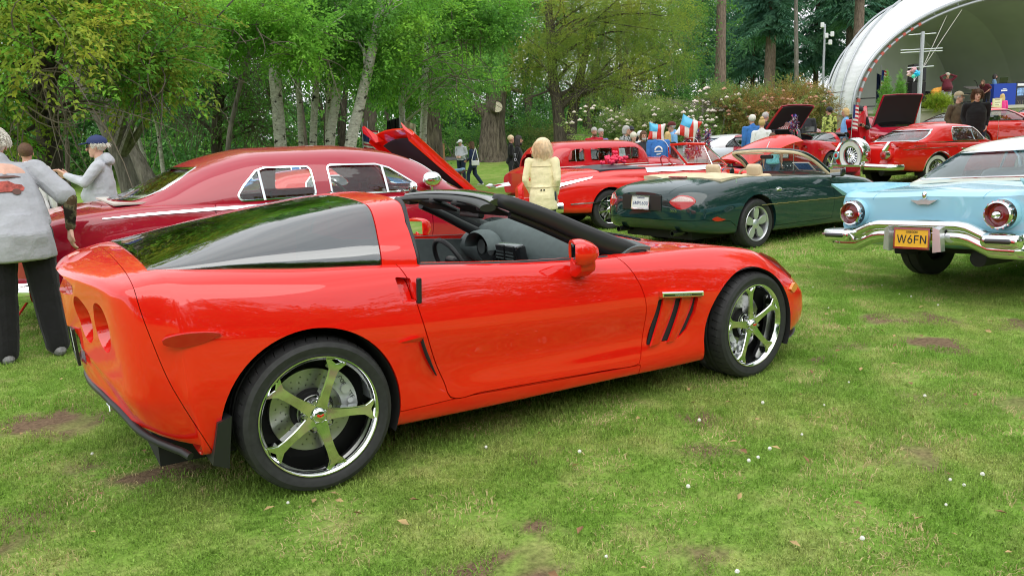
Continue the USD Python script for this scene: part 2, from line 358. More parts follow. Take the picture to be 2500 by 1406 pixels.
# ------------------------------------------------------------------ where things stand: s metres to the right of the camera, t metres ahead of it
RT, AH = np.array([math.cos(YAW), -math.sin(YAW)]), np.array([math.sin(YAW), math.cos(YAW)])
def height(x, y):
 dx, dy = np.asarray(x)-CAM[0], np.asarray(y)-CAM[1]
 s, t = dx*RT[0]+dy*RT[1], dx*AH[0]+dy*AH[1]
 sp = lambda v, k: np.logaddexp(0, v/k)*k
 a = .085*sp(s-4.9, .6)*np.clip((t-5)/10, 0, 1)
 a = np.where(a > .6, .6+.5*np.tanh((a-.6)/.5), a)*np.clip(1-(s-34)/60, 0, 1)
 b = .09*sp(t-36+.9*np.clip(s, 0, 4), 1.6)
 return a+np.where(b > 1.0, 1.0+2.2*np.tanh((b-1.0)/2.2), b)
def st(s, t, dz=0.0):
 p = CAM[:2]+s*RT+t*AH
 return np.array([p[0], p[1], float(height(p[0], p[1]))+dz])
DIRT = [(-1.75, 2.10, .42, .9), (-2.05, 1.80, .3, .8), (-1.05, .95, .30, .7), (-.55, -.30, .22, .75), (-.9, .1, .2, .5), (4.35, -1.10, .22, .85), (3.80, -.65, .22, .5), (3.35, -.85, .15, .5), (3.0, -1.85, .26, .35), (3.3, -1.95, .2, .4), (1.08, -1.25, .10, .6), (.12, -1.95, .13, .7), (.45, -1.70, .14, .75), (.25, -2.2, .15, .6),
  (1.55, -1.62, .20, .55), (2.0, -1.2, .16, .7), (3.9, -.2, .2, .5), (4.9, -.6, .3, .6), (5.2, -1.3, .25, .5), (2.35, -2.15, .2, .4), (-.75, .75, .18, .5), (-1.25, -.55, .3, .45), (-.2, -2.0, .2, .4), (1.0, -2.3, .18, .5), (-1.8, 1.2, .35, .5), (2.8, -1.35, .16, .4)]
def dirt(x, y):
 x, y = np.asarray(x, float), np.asarray(y, float); m = np.zeros_like(x)
 w = meshkit.fbm(np.stack([x*3.1, y*3.1, 0*x], -1), 3, 5)-.5; w2 = meshkit.fbm(np.stack([x*3.1, y*3.1, 0*x+9], -1), 3, 6)-.5
 for cx, cy, r, a in DIRT:
  m = np.maximum(m, a*(.55+.9*meshkit.fbm(np.stack([x*11, y*11, 0*x+2], -1), 3, 9))*np.exp(-(((x-cx+w*.7)/r)**2+((y-cy+w2*.7)/(r*.75))**2)**1.3))
 return m
def lawn_nodes(extra, soil):
 n = {'g': ('geometry', {}),
         'n1': ('noise_texture', {'scale': 0.55, 'detail': 4.0, 'roughness': 0.6}),
         'n2': ('noise_texture', {'scale': 2.6, 'detail': 5.0, 'roughness': 0.65}),
         'n3': ('noise_texture', {'scale': 38.0, 'detail': 4.0, 'roughness': 0.7}),
         'r1': ('rgb_ramp', {'ramp': [(0.34, (0.140, 0.268, 0.032)), (0.50, (0.182, 0.312, 0.048)), (0.64, (0.285, 0.350, 0.088))]}),
         'r2': ('rgb_ramp', {'ramp': [(0.36, (0.112, 0.232, 0.026)), (0.50, (0.182, 0.292, 0.054)), (0.66, (0.385, 0.372, 0.150))]}),
         'm1': ('mix', {'fac': 0.50, 'use_clamp': False}),
         'v': ('map_range', {'from_min': 0.3, 'from_max': 0.7, 'to_min': 0.66, 'to_max': 1.5}),
         'm2': ('mix', {'mix_type': 'multiply', 'fac': 0.9, 'use_clamp': False})}
 l = [('g.position', 'n1.vector'), ('g.position', 'n2.vector'), ('g.position', 'n3.vector'), ('n1.fac', 'r1.fac'), ('n2.fac', 'r2.fac'), ('r1.color', 'm1.color1'), ('r2.color', 'm1.color2'), ('m1.color', 'm2.color1'), ('n3.fac', 'v.value'), ('v.result', 'm2.color2')]
 return n, l
n_, l_ = lawn_nodes(None, True)
n_.update({'a': ('attribute', {'attribute': 'soil'}), 'ds': ('rgb_ramp', {'ramp': [(0.3, (0.090, 0.058, 0.036)), (0.7, (0.27, 0.19, 0.115))]}), 'm3': ('mix', {'use_clamp': True}),
           'th': ('map_range', {'from_min': 0.12, 'from_max': 0.55, 'to_min': 0.0, 'to_max': 1.0, 'clamp': True}),
           'bn': ('bump', {'strength': 0.8, 'distance': 0.03}), 'p': ('principled_bsdf', {'roughness': 0.95, 'specular_ior_level': 0.15})})
l_ += [('n3.fac', 'ds.fac'), ('a.fac', 'th.value'), ('th.result', 'm3.fac'), ('m2.color', 'm3.color1'), ('ds.color', 'm3.color2'), ('m3.color', 'p.base_color'), ('n3.fac', 'bn.height'), ('bn.normal', 'p.normal')]
lawn_m = mat('lawn', n_, l_, 'p.BSDF')
n_, l_ = lawn_nodes(None, False)
n_.update({'n4': ('noise_texture', {'scale': 140.0, 'detail': 2.0}), 'hv': ('hsv', {}), 'rv': ('map_range', {'from_min': 0.28, 'from_max': 0.72, 'to_min': 0.5, 'to_max': 1.75}), 'p': ('principled_bsdf', {'roughness': 0.6, 'specular_ior_level': 0.25}), 'tr': ('translucent_bsdf', {}), 'mx': ('mix_closure', {'fac': 0.30})})
l_ += [('m2.color', 'hv.color'), ('g.position', 'n4.vector'), ('n4.fac', 'rv.value'), ('rv.result', 'hv.value'), ('hv.color', 'p.base_color'), ('hv.color', 'tr.color'), ('p.BSDF', 'mx.closure1'), ('tr.BSDF', 'mx.closure2')]
blade_m = mat('grass_blade', n_, l_, 'mx.closure')
straw_m = plain('dry_grass_blade', (0.48, 0.40, 0.19), rough=0.8, noise=0.2)
# ground: one sheet, fine near the camera
def ground():
 tx = np.unique(np.r_[-320, -200, -120, -80, np.linspace(-60, -8, 30), np.linspace(-8, 10, 260), np.linspace(10, 60, 60), 80, 120, 200, 320])
 ty = np.unique(np.r_[-320, -200, -120, -60, -30, -12, np.linspace(-8, 6, 220), np.linspace(6, 70, 80), 90, 120, 200, 320])
 X, Y = np.meshgrid(tx, ty, indexing='ij')
 d = dirt(X, Y)
 Z = height(X, Y)+.018*(meshkit.fbm(np.stack([X*1.7, Y*1.7, 0*X], -1), 3, 2)-.5)*np.exp(-((X-1)**2+Y**2)/200)+.012*d*(meshkit.fbm(np.stack([X*9, Y*9, 0*X], -1), 3, 8)-.1)
 v, f = grid(np.stack([X, Y, Z], -1))
 p = put('lawn', (v, f), lawn_m, None, True, kind='structure'); return p, v, f, d.ravel()
def put_ground():
 global _used
 tx_p, v, f, d = ground()
 m = UsdGeom.Mesh(tx_p)
 pts = np.array(m.GetPointsAttr().Get())
 from scipy.spatial import cKDTree
 _, i = cKDTree(v).query(pts)
 UsdGeom.PrimvarsAPI(m).CreatePrimvar('soil', Sdf.ValueTypeNames.FloatArray, 'vertex').Set(Vt.FloatArray.FromNumpy(d[i].astype(np.float32)))
put_ground()
rng = np.random.default_rng(7)
def blades(n, size, h0, h1, w, lean, r):
 x, y = r.uniform(-size/2, size/2, n), r.uniform(-size/2, size/2, n); h = r.uniform(h0, h1, n); a = r.uniform(0, 2*PI, n); b = r.uniform(0, 2*PI, n); ln = np.abs(r.normal(0, lean, n))*h
 ww = w*r.uniform(.6, 1.3, n)
 base = np.stack([x, y, 0*x-.004], 1); side = np.stack([np.cos(a), np.sin(a), 0*a], 1)*ww[:, None]/2
 mid = base+np.stack([np.cos(b)*ln*.35, np.sin(b)*ln*.35, h*.6], 1); tip = base+np.stack([np.cos(b)*ln, np.sin(b)*ln, h*np.clip(1-.25*ln/h, .4, 1)], 1)
 v = np.stack([base-side, base+side, mid-side*.8, mid+side*.8, tip], 1).reshape(-1, 3); k = np.arange(n)[:, None]*5
 return v, np.concatenate([k+np.array([[0, 1, 3]]), k+np.array([[0, 3, 2]]), k+np.array([[2, 3, 4]])])
def lawn_patches(name, cell, t0, t1, protos, label, keep=None, margin=.6):
 n = int((t1*1.5+2)/cell); I, J = np.meshgrid(np.arange(-n, n), np.arange(int(t0/cell)-2, int(t1/cell)+2), indexing='ij')
 s, t = ((I+rng.uniform(-.35, .35, I.shape))*cell).ravel(), ((J+rng.uniform(-.35, .35, J.shape))*cell).ravel()
 ok = (t > t0) & (t < t1) & (np.abs(s) < .70*t+margin); s, t = s[ok], t[ok]
 x, y = CAM[0]+s*RT[0]+t*AH[0], CAM[1]+s*RT[1]+t*AH[1]
 d = dirt(x, y); ok = d < rng.uniform(.14, .6, len(d)); x, y, d = x[ok], y[ok], d[ok]
 dry = meshkit.fbm(np.stack([x*.9, y*.9, 0*x+3], -1), 3, 4)+.25*d
 k = len(protos); idx = rng.integers(0, k, len(x)); sc = rng.uniform(.75, 1.2, len(x))*(1-.35*d)*(1.18-.5*np.clip(dry-.3, 0, .5))
 instancer(name, protos, np.stack([x, y, height(x, y)], 1), idx, quats(rng.uniform(0, 2*PI, len(x))), np.stack([np.ones_like(sc), np.ones_like(sc), sc], 1), None, label, 'stuff', 'grass')
r_ = np.random.default_rng(3)
near = [(blades(400, .30, .014, .036, .0052, .75, r_), blade_m) for _ in range(4)]+[(blades(260, .30, .010, .028, .0045, 1.0, r_), straw_m), (blades(360, .30, .018, .050, .0055, .6, r_), blade_m)]
lawn_patches('lawn_grass', .20, 1.2, 9.0, near, 'short mown green grass with straw coloured blades on the near lawn')
mid = [(blades(300, .60, .02, .055, .010, .6, r_), blade_m) for _ in range(3)]+[(blades(150, .6, .015, .04, .009, .9, r_), straw_m)]
lawn_patches('lawn_grass', .42, 9.0, 24, mid, 'short mown grass of the lawn between and beyond the parked cars')
# bits lying in the grass: dry leaves and clover heads
lf_ = (np.array([[0, 0, .002], [.022, .014, .008], [.05, 0, .004], [.022, -.014, .010]]), np.array([[0, 1, 2], [0, 2, 3]]))
def scatter(name, label, protos, n, h, s0, s1):
 t = rng.uniform(1.9, 9, n)**1.0; s = rng.uniform(-.68, .68, n)*t; x, y = CAM[0]+s*RT[0]+t*AH[0], CAM[1]+s*RT[1]+t*AH[1]
 instancer(name, protos, np.stack([x, y, height(x, y)+rng.uniform(h*.5, h, n)], 1), rng.integers(0, len(protos), n), quats(rng.uniform(0, 6.3, n), rng.normal(0, .3, n), rng.normal(0, .3, n)), np.repeat(rng.uniform(s0, s1, n)[:, None], 3, 1), None, label, 'stuff', name.replace('_', ' '))
scatter('dry_leaves', 'small dry brown leaves scattered over the near lawn', [(lf_, plain('dry_leaf_brown', (.20, .11, .05), .9, noise=.3)), (lf_, plain('dry_leaf_tan', (.38, .27, .12), .9, noise=.3))], 170, .035, .5, 1.1)
scatter('clover_heads', 'tiny white clover heads dotted over the near lawn', [(ball((0, 0, .035), .009, 6), plain('clover_white', (.72, .72, .66), .8))], 60, .01, .6, 1.1)
# ------------------------------------------------------------------ trees and shrubs
def leaf_mat(name, a, b, c, trans=0.48, rough=0.55, scale=0.55):
 """Leaf colour drifts from clump to clump and from leaf to leaf."""
 return mat(name, {'g': ('geometry', {}), 'n': ('noise_texture', {'scale': scale, 'detail': 3.0, 'roughness': 0.6}),
  'r': ('rgb_ramp', {'ramp': [(0.32, a), (0.5, b), (0.68, c)]}), 'hv': ('hsv', {}), 'n2': ('noise_texture', {'scale': 7.0, 'detail': 2.0}), 'v': ('map_range', {'from_min': 0.3, 'from_max': 0.7, 'to_min': 0.55, 'to_max': 1.6}),
  'p': ('principled_bsdf', {'roughness': rough, 'specular_ior_level': 0.3}), 't': ('translucent_bsdf', {}), 'mx': ('mix_closure', {'fac': trans})},
  [('g.position', 'n.vector'), ('n.fac', 'r.fac'), ('r.color', 'hv.color'), ('g.position', 'n2.vector'), ('n2.fac', 'v.value'), ('v.result', 'hv.value'), ('hv.color', 'p.base_color'), ('hv.color', 't.color'), ('p.BSDF', 'mx.closure1'), ('t.BSDF', 'mx.closure2')], 'mx.closure')
leaf_fresh = leaf_mat('fresh_green_leaves', (0.102, 0.271, 0.040), (0.171, 0.402, 0.048), (0.300, 0.543, 0.059))
leaf_yellow = leaf_mat('yellow_green_leaves', (0.154, 0.254, 0.036), (0.254, 0.344, 0.044), (0.418, 0.418, 0.051))
leaf_mid = leaf_mat('mid_green_leaves', (0.076, 0.217, 0.046), (0.128, 0.305, 0.055), (0.204, 0.407, 0.066))
leaf_dark = leaf_mat('dark_green_leaves', (0.045, 0.129, 0.040), (0.074, 0.196, 0.053), (0.120, 0.274, 0.062), 0.3)
leaf_willow = leaf_mat('olive_green_leaves', (0.139, 0.223, 0.037), (0.223, 0.317, 0.048), (0.372, 0.419, 0.064))
needle = leaf_mat('conifer_needles', (0.055, 0.160, 0.104), (0.090, 0.222, 0.133), (0.145, 0.306, 0.160), 0.15, 0.7)
leaf_rhodo = leaf_mat('shrub_leaves', (0.100, 0.190, 0.043), (0.162, 0.252, 0.061), (0.270, 0.306, 0.086), 0.25)
leaf_russet = leaf_mat('russet_shrub_leaves', (0.133, 0.161, 0.036), (0.238, 0.182, 0.048), (0.378, 0.196, 0.070), 0.25)
leaf_lime = leaf_mat('lime_leaves', (0.143, 0.260, 0.026), (0.260, 0.351, 0.033), (0.416, 0.429, 0.039), 0.35)
leaf_cedar = leaf_mat('cedar_leaves', (0.108, 0.273, 0.043), (0.166, 0.370, 0.058), (0.234, 0.468, 0.070), 0.25)
def bark_mat(name, lo, hi, scale=(9, 9, 1.6), bump=0.9, marks=None):
 n = {'tc': ('texture_coordinate', {}), 'mp': ('mapping', {'scale': scale}), 'n': ('noise_texture', {'scale': 1.6, 'detail': 7.0, 'roughness': 0.7}), 'r': ('rgb_ramp', {'ramp': [(0.34, lo), (0.66, hi)]}),
         'b': ('bump', {'strength': bump, 'distance': 0.06}), 'p': ('principled_bsdf', {'roughness': 0.9, 'specular_ior_level': 0.2})}
 l = [('tc.object', 'mp.vector'), ('mp.vector', 'n.vector'), ('n.fac', 'r.fac'), ('n.fac', 'b.height'), ('b.normal', 'p.normal')]
 if marks:
  n.update({'mp2': ('mapping', {'scale': (4.5, 4.5, 7.0)}), 'n2': ('noise_texture', {'scale': 1.3, 'detail': 3.0, 'roughness': 0.6}), 'th': ('map_range', {'from_min': 0.60, 'from_max': 0.66, 'to_min': 0, 'to_max': 1, 'clamp': True}), 'mx': ('mix', {'color2': marks})})
  l += [('tc.object', 'mp2.vector'), ('mp2.vector', 'n2.vector'), ('n2.fac', 'th.value'), ('th.result', 'mx.fac'), ('r.color', 'mx.color1'), ('mx.color', 'p.base_color')]
 else: l += [('r.color', 'p.base_color')]
 return mat(name, n, l, 'p.BSDF')
bark_birch = bark_mat('birch_bark', (0.28, 0.27, 0.23), (0.62, 0.60, 0.54), (6, 6, 14), 0.4, (0.035, 0.030, 0.026))
bark_grey = bark_mat('grey_bark', (0.09, 0.082, 0.068), (0.26, 0.235, 0.20))
bark_dark = bark_mat('dark_bark', (0.035, 0.029, 0.022), (0.12, 0.10, 0.078))
bark_furrow = bark_mat('furrowed_bark', (0.045, 0.036, 0.028), (0.24, 0.20, 0.155), (7, 7, 1.1), 1.6)
bark_fir = bark_mat('fir_bark', (0.10, 0.072, 0.055), (0.28, 0.21, 0.165), (8, 8, 2.0), 1.0)
twig_m = plain('twig_bark', (0.13, 0.11, 0.08), rough=0.9)
cut_wood = plain('cut_wood', (0.62, 0.55, 0.43), rough=0.8, noise=0.2, scale=20)
def sprig(n, length, leaf, wid, r, droop=.25, spread=.5, twig=True):
 """A twig with folded leaves along it, pointing along +x."""
 parts = []
 t = np.linspace(.08, 1, n); side = np.where(np.arange(n) % 2, 1, -1)
 x = t*length; z = -droop*length*t**2
 ang = side*r.uniform(.4, 1.2, n); ang[-1] = 0; el = r.uniform(-.6, .35, n)
 L = leaf*r.uniform(.7, 1.2, n); W = wid*r.uniform(.8, 1.2, n)
 d = np.stack([np.cos(ang)*np.cos(el), np.sin(ang)*np.cos(el), np.sin(el)], 1)
 w = np.cross(d, [0, 0, 1.0]); w /= np.linalg.norm(w, axis=1, keepdims=True); roll = r.uniform(-.8, .8, n)[:, None]; up = np.cross(w, d); w = w*np.cos(roll)+up*np.sin(roll)
 b = np.stack([x, r.uniform(-spread, spread, n)*length*.25*t, z+r.uniform(-.5, .5, n)*spread*length*.3], 1)
 m = b+d*L[:, None]*.45; up = np.cross(w, d)
 v = np.stack([b, m+w*W[:, None]/2+up*W[:, None]*.18, b+d*L[:, None]+[0, 0, -1]*L[:, None]*.12, m-w*W[:, None]/2+up*W[:, None]*.18], 1).reshape(-1, 3)
 k = np.arange(n)[:, None]*4
 return v, np.concatenate([k+np.array([[0, 1, 2]]), k+np.array([[0, 2, 3]])])
tr_ = np.random.default_rng(11)
SPR_BIG = [sprig(16, .50, .095, .048, tr_) for _ in range(3)]
SPR = [sprig(24, .60, .085, .046, tr_, .3, 1.0) for _ in range(3)]
SPR_FINE = [sprig(34, .75, .075, .020, tr_, .35, 1.1) for _ in range(3)]
SPR_FAR = [sprig(30, 1.0, .17, .085, tr_, .3, 1.2) for _ in range(3)]
SPR_SHRUB = [sprig(22, .42, .085, .034, tr_, -.15, .9) for _ in range(3)]
def bough(n, L, r):
 """A drooping conifer branch: flat sprays of needle fans on both sides."""
 V, F, k = [], [], 0
 for i in range(n):
  t = (i+.5)/n; x = t*L; z = -.30*L*t*t
  for s in (-1, 1):
   l = L*.30*(1-t*.75)*r.uniform(.6, 1.25); a = s*r.uniform(.7, 1.15)
   d = np.array([math.cos(a), math.sin(a), r.uniform(-.55, -.15)]); w = np.array([-d[1], d[0], 0])*l*.11*s
   b = np.array([x, 0, z]); m = b+d*l*.5
   V += [b, m+w, b+d*l+[0, 0, -.12*l], m-w]; F += [[k, k+1, k+2], [k, k+2, k+3]]; k += 4
 return np.array(V), np.array(F)
BOUGH = [bough(20, 3.0, tr_) for _ in range(3)]
def crown(parent, clumps, n, protos, m, seed=0, size=1.0, bias=.45, down=.15, name='crown', kind='stuff'):
 r = np.random.default_rng(seed); c = np.array([q[:3] for q in clumps], float); R = np.array([q[3:6] if len(q) >= 6 else (q[3],)*3 for q in clumps], float)
 p = np.prod(R, 1)**(2/3); k = r.choice(len(c), n, p=p/p.sum())
 d = r.normal(size=(n, 3)); d /= np.linalg.norm(d, axis=1, keepdims=True)
 rad = r.uniform(0, 1, n)**bias*(1+.25*(meshkit.noise(c[k]*3+d*2.2, seed)-.5)*2)
 P = c[k]+d*R[k]*rad[:, None]
 keep = meshkit.fbm(P*.55+seed, 2, seed) > .40; P, d = P[keep], d[keep]; n = len(P)
 yaw = np.arctan2(d[:, 1], d[:, 0])+r.normal(0, .7, n); pitch = -np.arcsin(np.clip(d[:, 2], -1, 1))*.6+down+r.normal(0, .45, n)
 mats = m if isinstance(m, (list, tuple)) else [m]
 pr = [(q, mm) for mm in mats for q in protos]
 return instancer(name, pr, P, r.integers(0, len(pr), n), quats(yaw, pitch, r.normal(0, .5, n)), np.repeat((size*r.uniform(.7, 1.25, n))[:, None], 3, 1), parent, None, kind)
def trunk_mesh(pts, r0, r1, n=14, flare=.35, seed=0, knots=.06):
 p = smooth_path(pts, 26); t = np.linspace(0, 1, 26); rad = r0+(r1-r0)*t+r0*flare*np.exp(-t*18)
 v, f = tube(p, rad, n); c = np.vstack([np.repeat(p, n, 0), p[:1], p[-1:]]); d = v-c
 v = c+d*(1+knots*4*(meshkit.fbm(v*2.2+seed, 3, seed)-.5)[:, None]); return v, f
def limbs(top_pts, clumps, r0, r, n=None):
 """Branches from the upper trunk out to the clumps."""
 parts = []
 tp = smooth_path(top_pts, 30)
 for q in clumps[:n]:
  e = np.array(q[:3]); i = int(np.argmin(np.linalg.norm(tp*[1, 1, .8]-(e-[0, 0, .6*abs(e[2]-tp[0, 2])*.3])*[1, 1, .8], axis=1))); i = max(8, min(i, 28)); a = tp[i]
  m = (a+e)/2+r.normal(0, .15, 3)*np.linalg.norm(e-a)*.4+[0, 0, .08*np.linalg.norm(e-a)]
  rr = r0*(1-i/34)*.55
  parts.append(tube(smooth_path([a, m, e], 10), np.linspace(rr, rr*.2, 10), 7))
  for _ in range(2):
   j = e+r.normal(0, 1, 3)*np.array(q[3:6] if len(q) >= 6 else (q[3],)*3)*.8
   parts.append(tube(smooth_path([m, (m+j)/2+r.normal(0, .1, 3), j], 8), np.linspace(rr*.45, rr*.1, 8), 5))
 return cat(parts)
def tree(name, label, base, tr, r0, r1, clumps, n, protos, m, bark, seed=0, size=1.0, group=None, cat_='tree', limb=True, kind=None, bias=.45, nl=14, twigs=0, down=.15):
 """base (s, t); tr trunk points and clumps relative to the base in right/ahead/up axes of the lawn."""
 b = st(*base); A = np.array([[RT[0], RT[1], 0], [AH[0], AH[1], 0], [0, 0, 1.0]])
 T = [np.array(p, float)@A for p in tr]; C = [tuple(np.array(q[:3], float)@A)+tuple(q[3:]) for q in clumps]
 x = thing(name, label, cat_, b, 0, group); r = np.random.default_rng(seed)
 T[0] = T[0]-[0, 0, .25]
 put('trunk', trunk_mesh(T, r0, r1, 16, seed=seed), bark, x, True)
 if limb and C: put('limbs', limbs(T, C, r0, r, nl), bark, x, True)
 if twigs:
  tw = []
  for _ in range(twigs):
   q = C[r.integers(len(C))]; a = np.array(q[:3])+r.normal(0, .5, 3)*np.array(q[3:6] if len(q) >= 6 else (q[3],)*3); e = a+r.normal(0, .6, 3)+[0, 0, -.5]
   tw.append(tube(smooth_path([a, (a+e)/2+r.normal(0, .15, 3), e], 6), np.linspace(.012, .003, 6), 4))
  put('twigs', cat(tw), twig_m, x, True, kind='stuff')
 if n: crown(x, C, n, protos, m, seed, size, bias, down)
 return x
def at_px(px, py, t):
 """Right offset and height above the lawn datum for a picture point at distance t (used once to lay the trees out)."""
 u = cr_*(px-1250)/FPX+cu_*(703-py)/FPX+cf_; d = u*(t/(u[:2]@AH)); return d[:2]@RT, CAM[2]+d[2]
def lay(px_, t, pts):
 """Points given by picture position at distance t (+dt) -> relative to the base at (s, t)."""
 s0 = at_px(px_, 400, t)[0]; b = st(s0, t)[2]; out = []
 for q in pts:
  dt = q[2] if len(q) > 2 else 0; s, z = at_px(q[0], q[1], t+dt); out.append((s-s0, dt, z-b))
 return s0, out
def tree_px(name, label, px, t, tr, r0, r1, clumps, n, protos, m, bark, **k):
 """tr: trunk points (px, py[, dt]) above the foot; clumps: (px, py, dt, rx, ry, rz)."""
 s0, T = lay(px, t, tr); _, C = lay(px, t, [q[:3] for q in clumps])
 C = [c+tuple(q[3:]) for c, q in zip(C, clumps)]
 return tree(name, label, (s0, t), [(0, 0, 0)]+T, r0, r1, C, n, protos, m, bark, **k)
BG = 'trees along the edge of the lawn'
# near left: overhanging crown with yellowing leaves, then a greener one
tree_px('broadleaf_tree', 'dark trunked tree with yellowing leaves hanging low at the left edge', 118, 13.5, [(112, 260), (105, 120), (80, -120), (60, -400)], .22, .12,
     [(60, 60, -2.2, 1.1, 1.1, .9), (150, 150, -2.0, .75, .8, .6), (-60, 190, -1.5, 1.0, 1.0, .7), (190, 20, -1.6, .8, .8, .7), (70, 265, -1.4, .55, .6, .45), (190, 240, -1.2, .4, .5, .35), (-20, -60, -1, 1.4, 1.3, 1.0), (130, 215, -2, .5, .5, .45), (30, 330, -.8, .35, .4, .3), (160, -120, -1, 1.4, 1.4, 1)], 1900, SPR_BIG, [leaf_yellow, leaf_yellow, leaf_fresh], bark_dark, seed=1, twigs=130)
tree_px('broadleaf_tree', 'leaning grey tree with a low yellowish leaf cluster over the man in the cap', 330, 16, [(268, 320), (230, 250), (190, 150), (170, 0), (150, -200)], .20, .10,
     [(345, 150, -2.4, .65, .7, .5), (400, 185, -2.4, .45, .5, .38), (330, 95, -2.2, .55, .6, .4), (290, 205, -1.8, .5, .5, .35), (430, 130, -2, .45, .5, .4), (300, 20, -1, 1.1, 1, .7), (370, 225, -2.4, .3, .35, .22), (420, 30, -1, .8, 1, .6)], 1050, SPR_BIG, [leaf_yellow, leaf_fresh], bark_grey, seed=2, twigs=80)
tree_px('broadleaf_tree', 'grey leaning trunk behind the man in the blue cap', 420, 19, [(345, 410), (300, 330), (255, 230), (225, 120), (190, -100)], .20, .11, [(250, 60, 0, 1.6, 1.4, 1.0), (330, 10, .5, 1.5, 1.4, .9), (200, 150, .6, 1.2, 1.2, .6), (430, 90, .5, 1.3, 1.2, .7), (480, 30, .5, 1.3, 1.2, .8), (350, 170, 1, 1.0, 1, .5), (250, 215, 1, 1.0, 1, .45)], 1700, SPR, [leaf_mid, leaf_fresh], bark_grey, seed=3)
# the birches behind the dark red saloon
birch = [  # foot px, distance, trunk px path, radius, clumps
 (352, 22, [(330, 350), (305, 270), (285, 200), (270, 60), (255, -100)], .085, 'thin white birch trunk leaning left at the wood edge, first of three'),
 (330, 22.6, [(318, 360), (296, 280), (276, 220), (262, 80), (250, -100)], .075, 'thin white birch trunk leaning left, between two others'),
 (362, 23.2, [(350, 380), (326, 300), (308, 230), (290, 90), (275, -100)], .07, 'thin pale birch trunk leaning left nearest the dark red saloon'),
 (398, 21, [(396, 400), (388, 330), (372, 260), (362, 120), (350, -100)], .06, 'very thin birch stem over the rear window of the dark red saloon'),
 (683, 19.5, [(681, 300), (672, 200), (668, 130), (655, 0), (645, -150)], .175, 'stout pale birch trunk above the roof of the dark red saloon'),
 (735, 21, [(733, 300), (727, 200), (715, 60), (705, -120)], .085, 'slim birch trunk just right of the stout one'),
 (765, 20.5, [(766, 300), (772, 200), (778, 60), (788, -120)], .105, 'straight mottled birch trunk between the slim birch and the forked birch'),
 (806, 20, [(808, 320), (820, 250), (826, 130), (824, 0), (820, -130)], .135, 'forked birch trunk with a branch leaning right'),
 (802, 21.5, [(800, 300), (806, 200), (800, 60), (792, -120)], .075, 'thin birch trunk half hidden behind the forked birch'),
 (852, 19.3, [(862, 320), (880, 250), (903, 150), (925, 40), (950, -120)], .155, 'white birch trunk leaning right, nearest the open red bonnet'),
 (1032, 26, [(1033, 330), (1037, 250), (1040, 100), (1045, -100)], .13, 'pale birch trunk beside the stout brown trunk'),
]
rb = np.random.default_rng(21)
for i, (fx, t, tp, r0, lab) in enumerate(birch):
 top = tp[-2]; cl = []
 nb = 4 if r0 < .12 else 6
 for k in range(nb): cl.append((top[0]+rb.uniform(-130, 130), top[1]+rb.uniform(-70, 110), rb.uniform(-1.5, 1.5), rb.uniform(.7, 1.3), rb.uniform(.7, 1.3), rb.uniform(.4, .8)))
 x = tree_px('birch_tree', lab, fx, t, tp, r0, r0*.55, cl, 520, SPR, [leaf_fresh, leaf_mid] if i > 4 else [leaf_mid], bark_birch, seed=30+i, group='birches along the wood edge')
# forks and crowns that hang in front of the birches
s0, F = lay(806, 20, [(815, 300), (845, 250), (870, 190), (890, 130)])
tree_px('leafy_tree', 'fresh green tree whose long boughs hang over the middle of the lawn', 985, 24, [(985, 330), (980, 250), (975, 100), (970, -100)], .10, .07,
     [(960, 60, -1.5, 1.5, 1.4, .9), (1060, 110, -2.0, 1.2, 1.2, .6), (1105, 140, -2.2, .8, .9, .4), (1010, 185, -1.5, .9, .9, .4), (1110, 195, -2.0, .55, .7, .26), (930, 140, -1, 1.1, 1, .6), (1110, 60, -1.5, 1.3, 1.2, .7), (1020, 10, -1, 1.6, 1.4, .8), (1165, 70, -1.5, .8, .9, .45), (1090, 230, -1.8, .6, .7, .25), (1190, 20, -1, 1.2, 1.2, .7), (880, 30, -.5, 1.2, 1.2, .8), (1060, 180, -1.8, .9, .9, .35)], 3400, SPR, [leaf_fresh, leaf_fresh, leaf_mid], bark_birch, seed=50, twigs=110, nl=15)
tree_px('leafy_tree', 'thin stemmed tree whose light boughs reach over the roof of the dark red saloon', 560, 18.5, [(565, 300), (600, 160), (640, 20), (660, -150)], .06, .04,
     [(600, 60, -1.8, .8, .8, .4), (680, 110, -2.0, .75, .8, .3), (640, 20, -1.8, .9, .9, .4), (720, 60, -1.8, .7, .8, .35), (530, 100, -1.2, .8, .8, .4), (740, 145, -1.5, .5, .6, .2), (480, 60, -1, .8, .8, .4)], 1500, SPR_BIG, leaf_fresh, bark_grey, seed=51, twigs=70, size=.85)
tree_px('bare_branched_tree', 'dark tree with bare crooked branches above the roof of the dark red saloon', 535, 23, [(528, 330), (535, 240), (520, 160), (535, 60), (545, -100)], .17, .09,
     [(600, 200, 0, .9, .9, .5), (620, 260, 0, .9, .9, .6), (480, 230, 0, .8, .8, .5), (640, 160, .5, .9, .9, .5), (560, 120, 0, .9, .9, .6), (590, 300, 0, .8, .8, .4), (450, 290, .5, .7, .7, .4), (630, 320, 0, .7, .7, .35)], 260, SPR, leaf_mid, bark_dark, seed=52, twigs=420, nl=8)
tree_px('broadleaf_tree', 'stout brown trunk just right of the pale birch', 1058, 30, [(1056, 320), (1050, 250), (1040, 100), (1030, -100)], .36, .24, [(1050, 40, 0, 2, 2, 1.2), (1000, 120, 0, 1.8, 1.8, 1), (1100, 130, .5, 1.8, 1.8, .9), (980, 200, 1, 1.4, 1.4, .6)], 1100, SPR_FAR, leaf_mid, bark_furrow, seed=53)
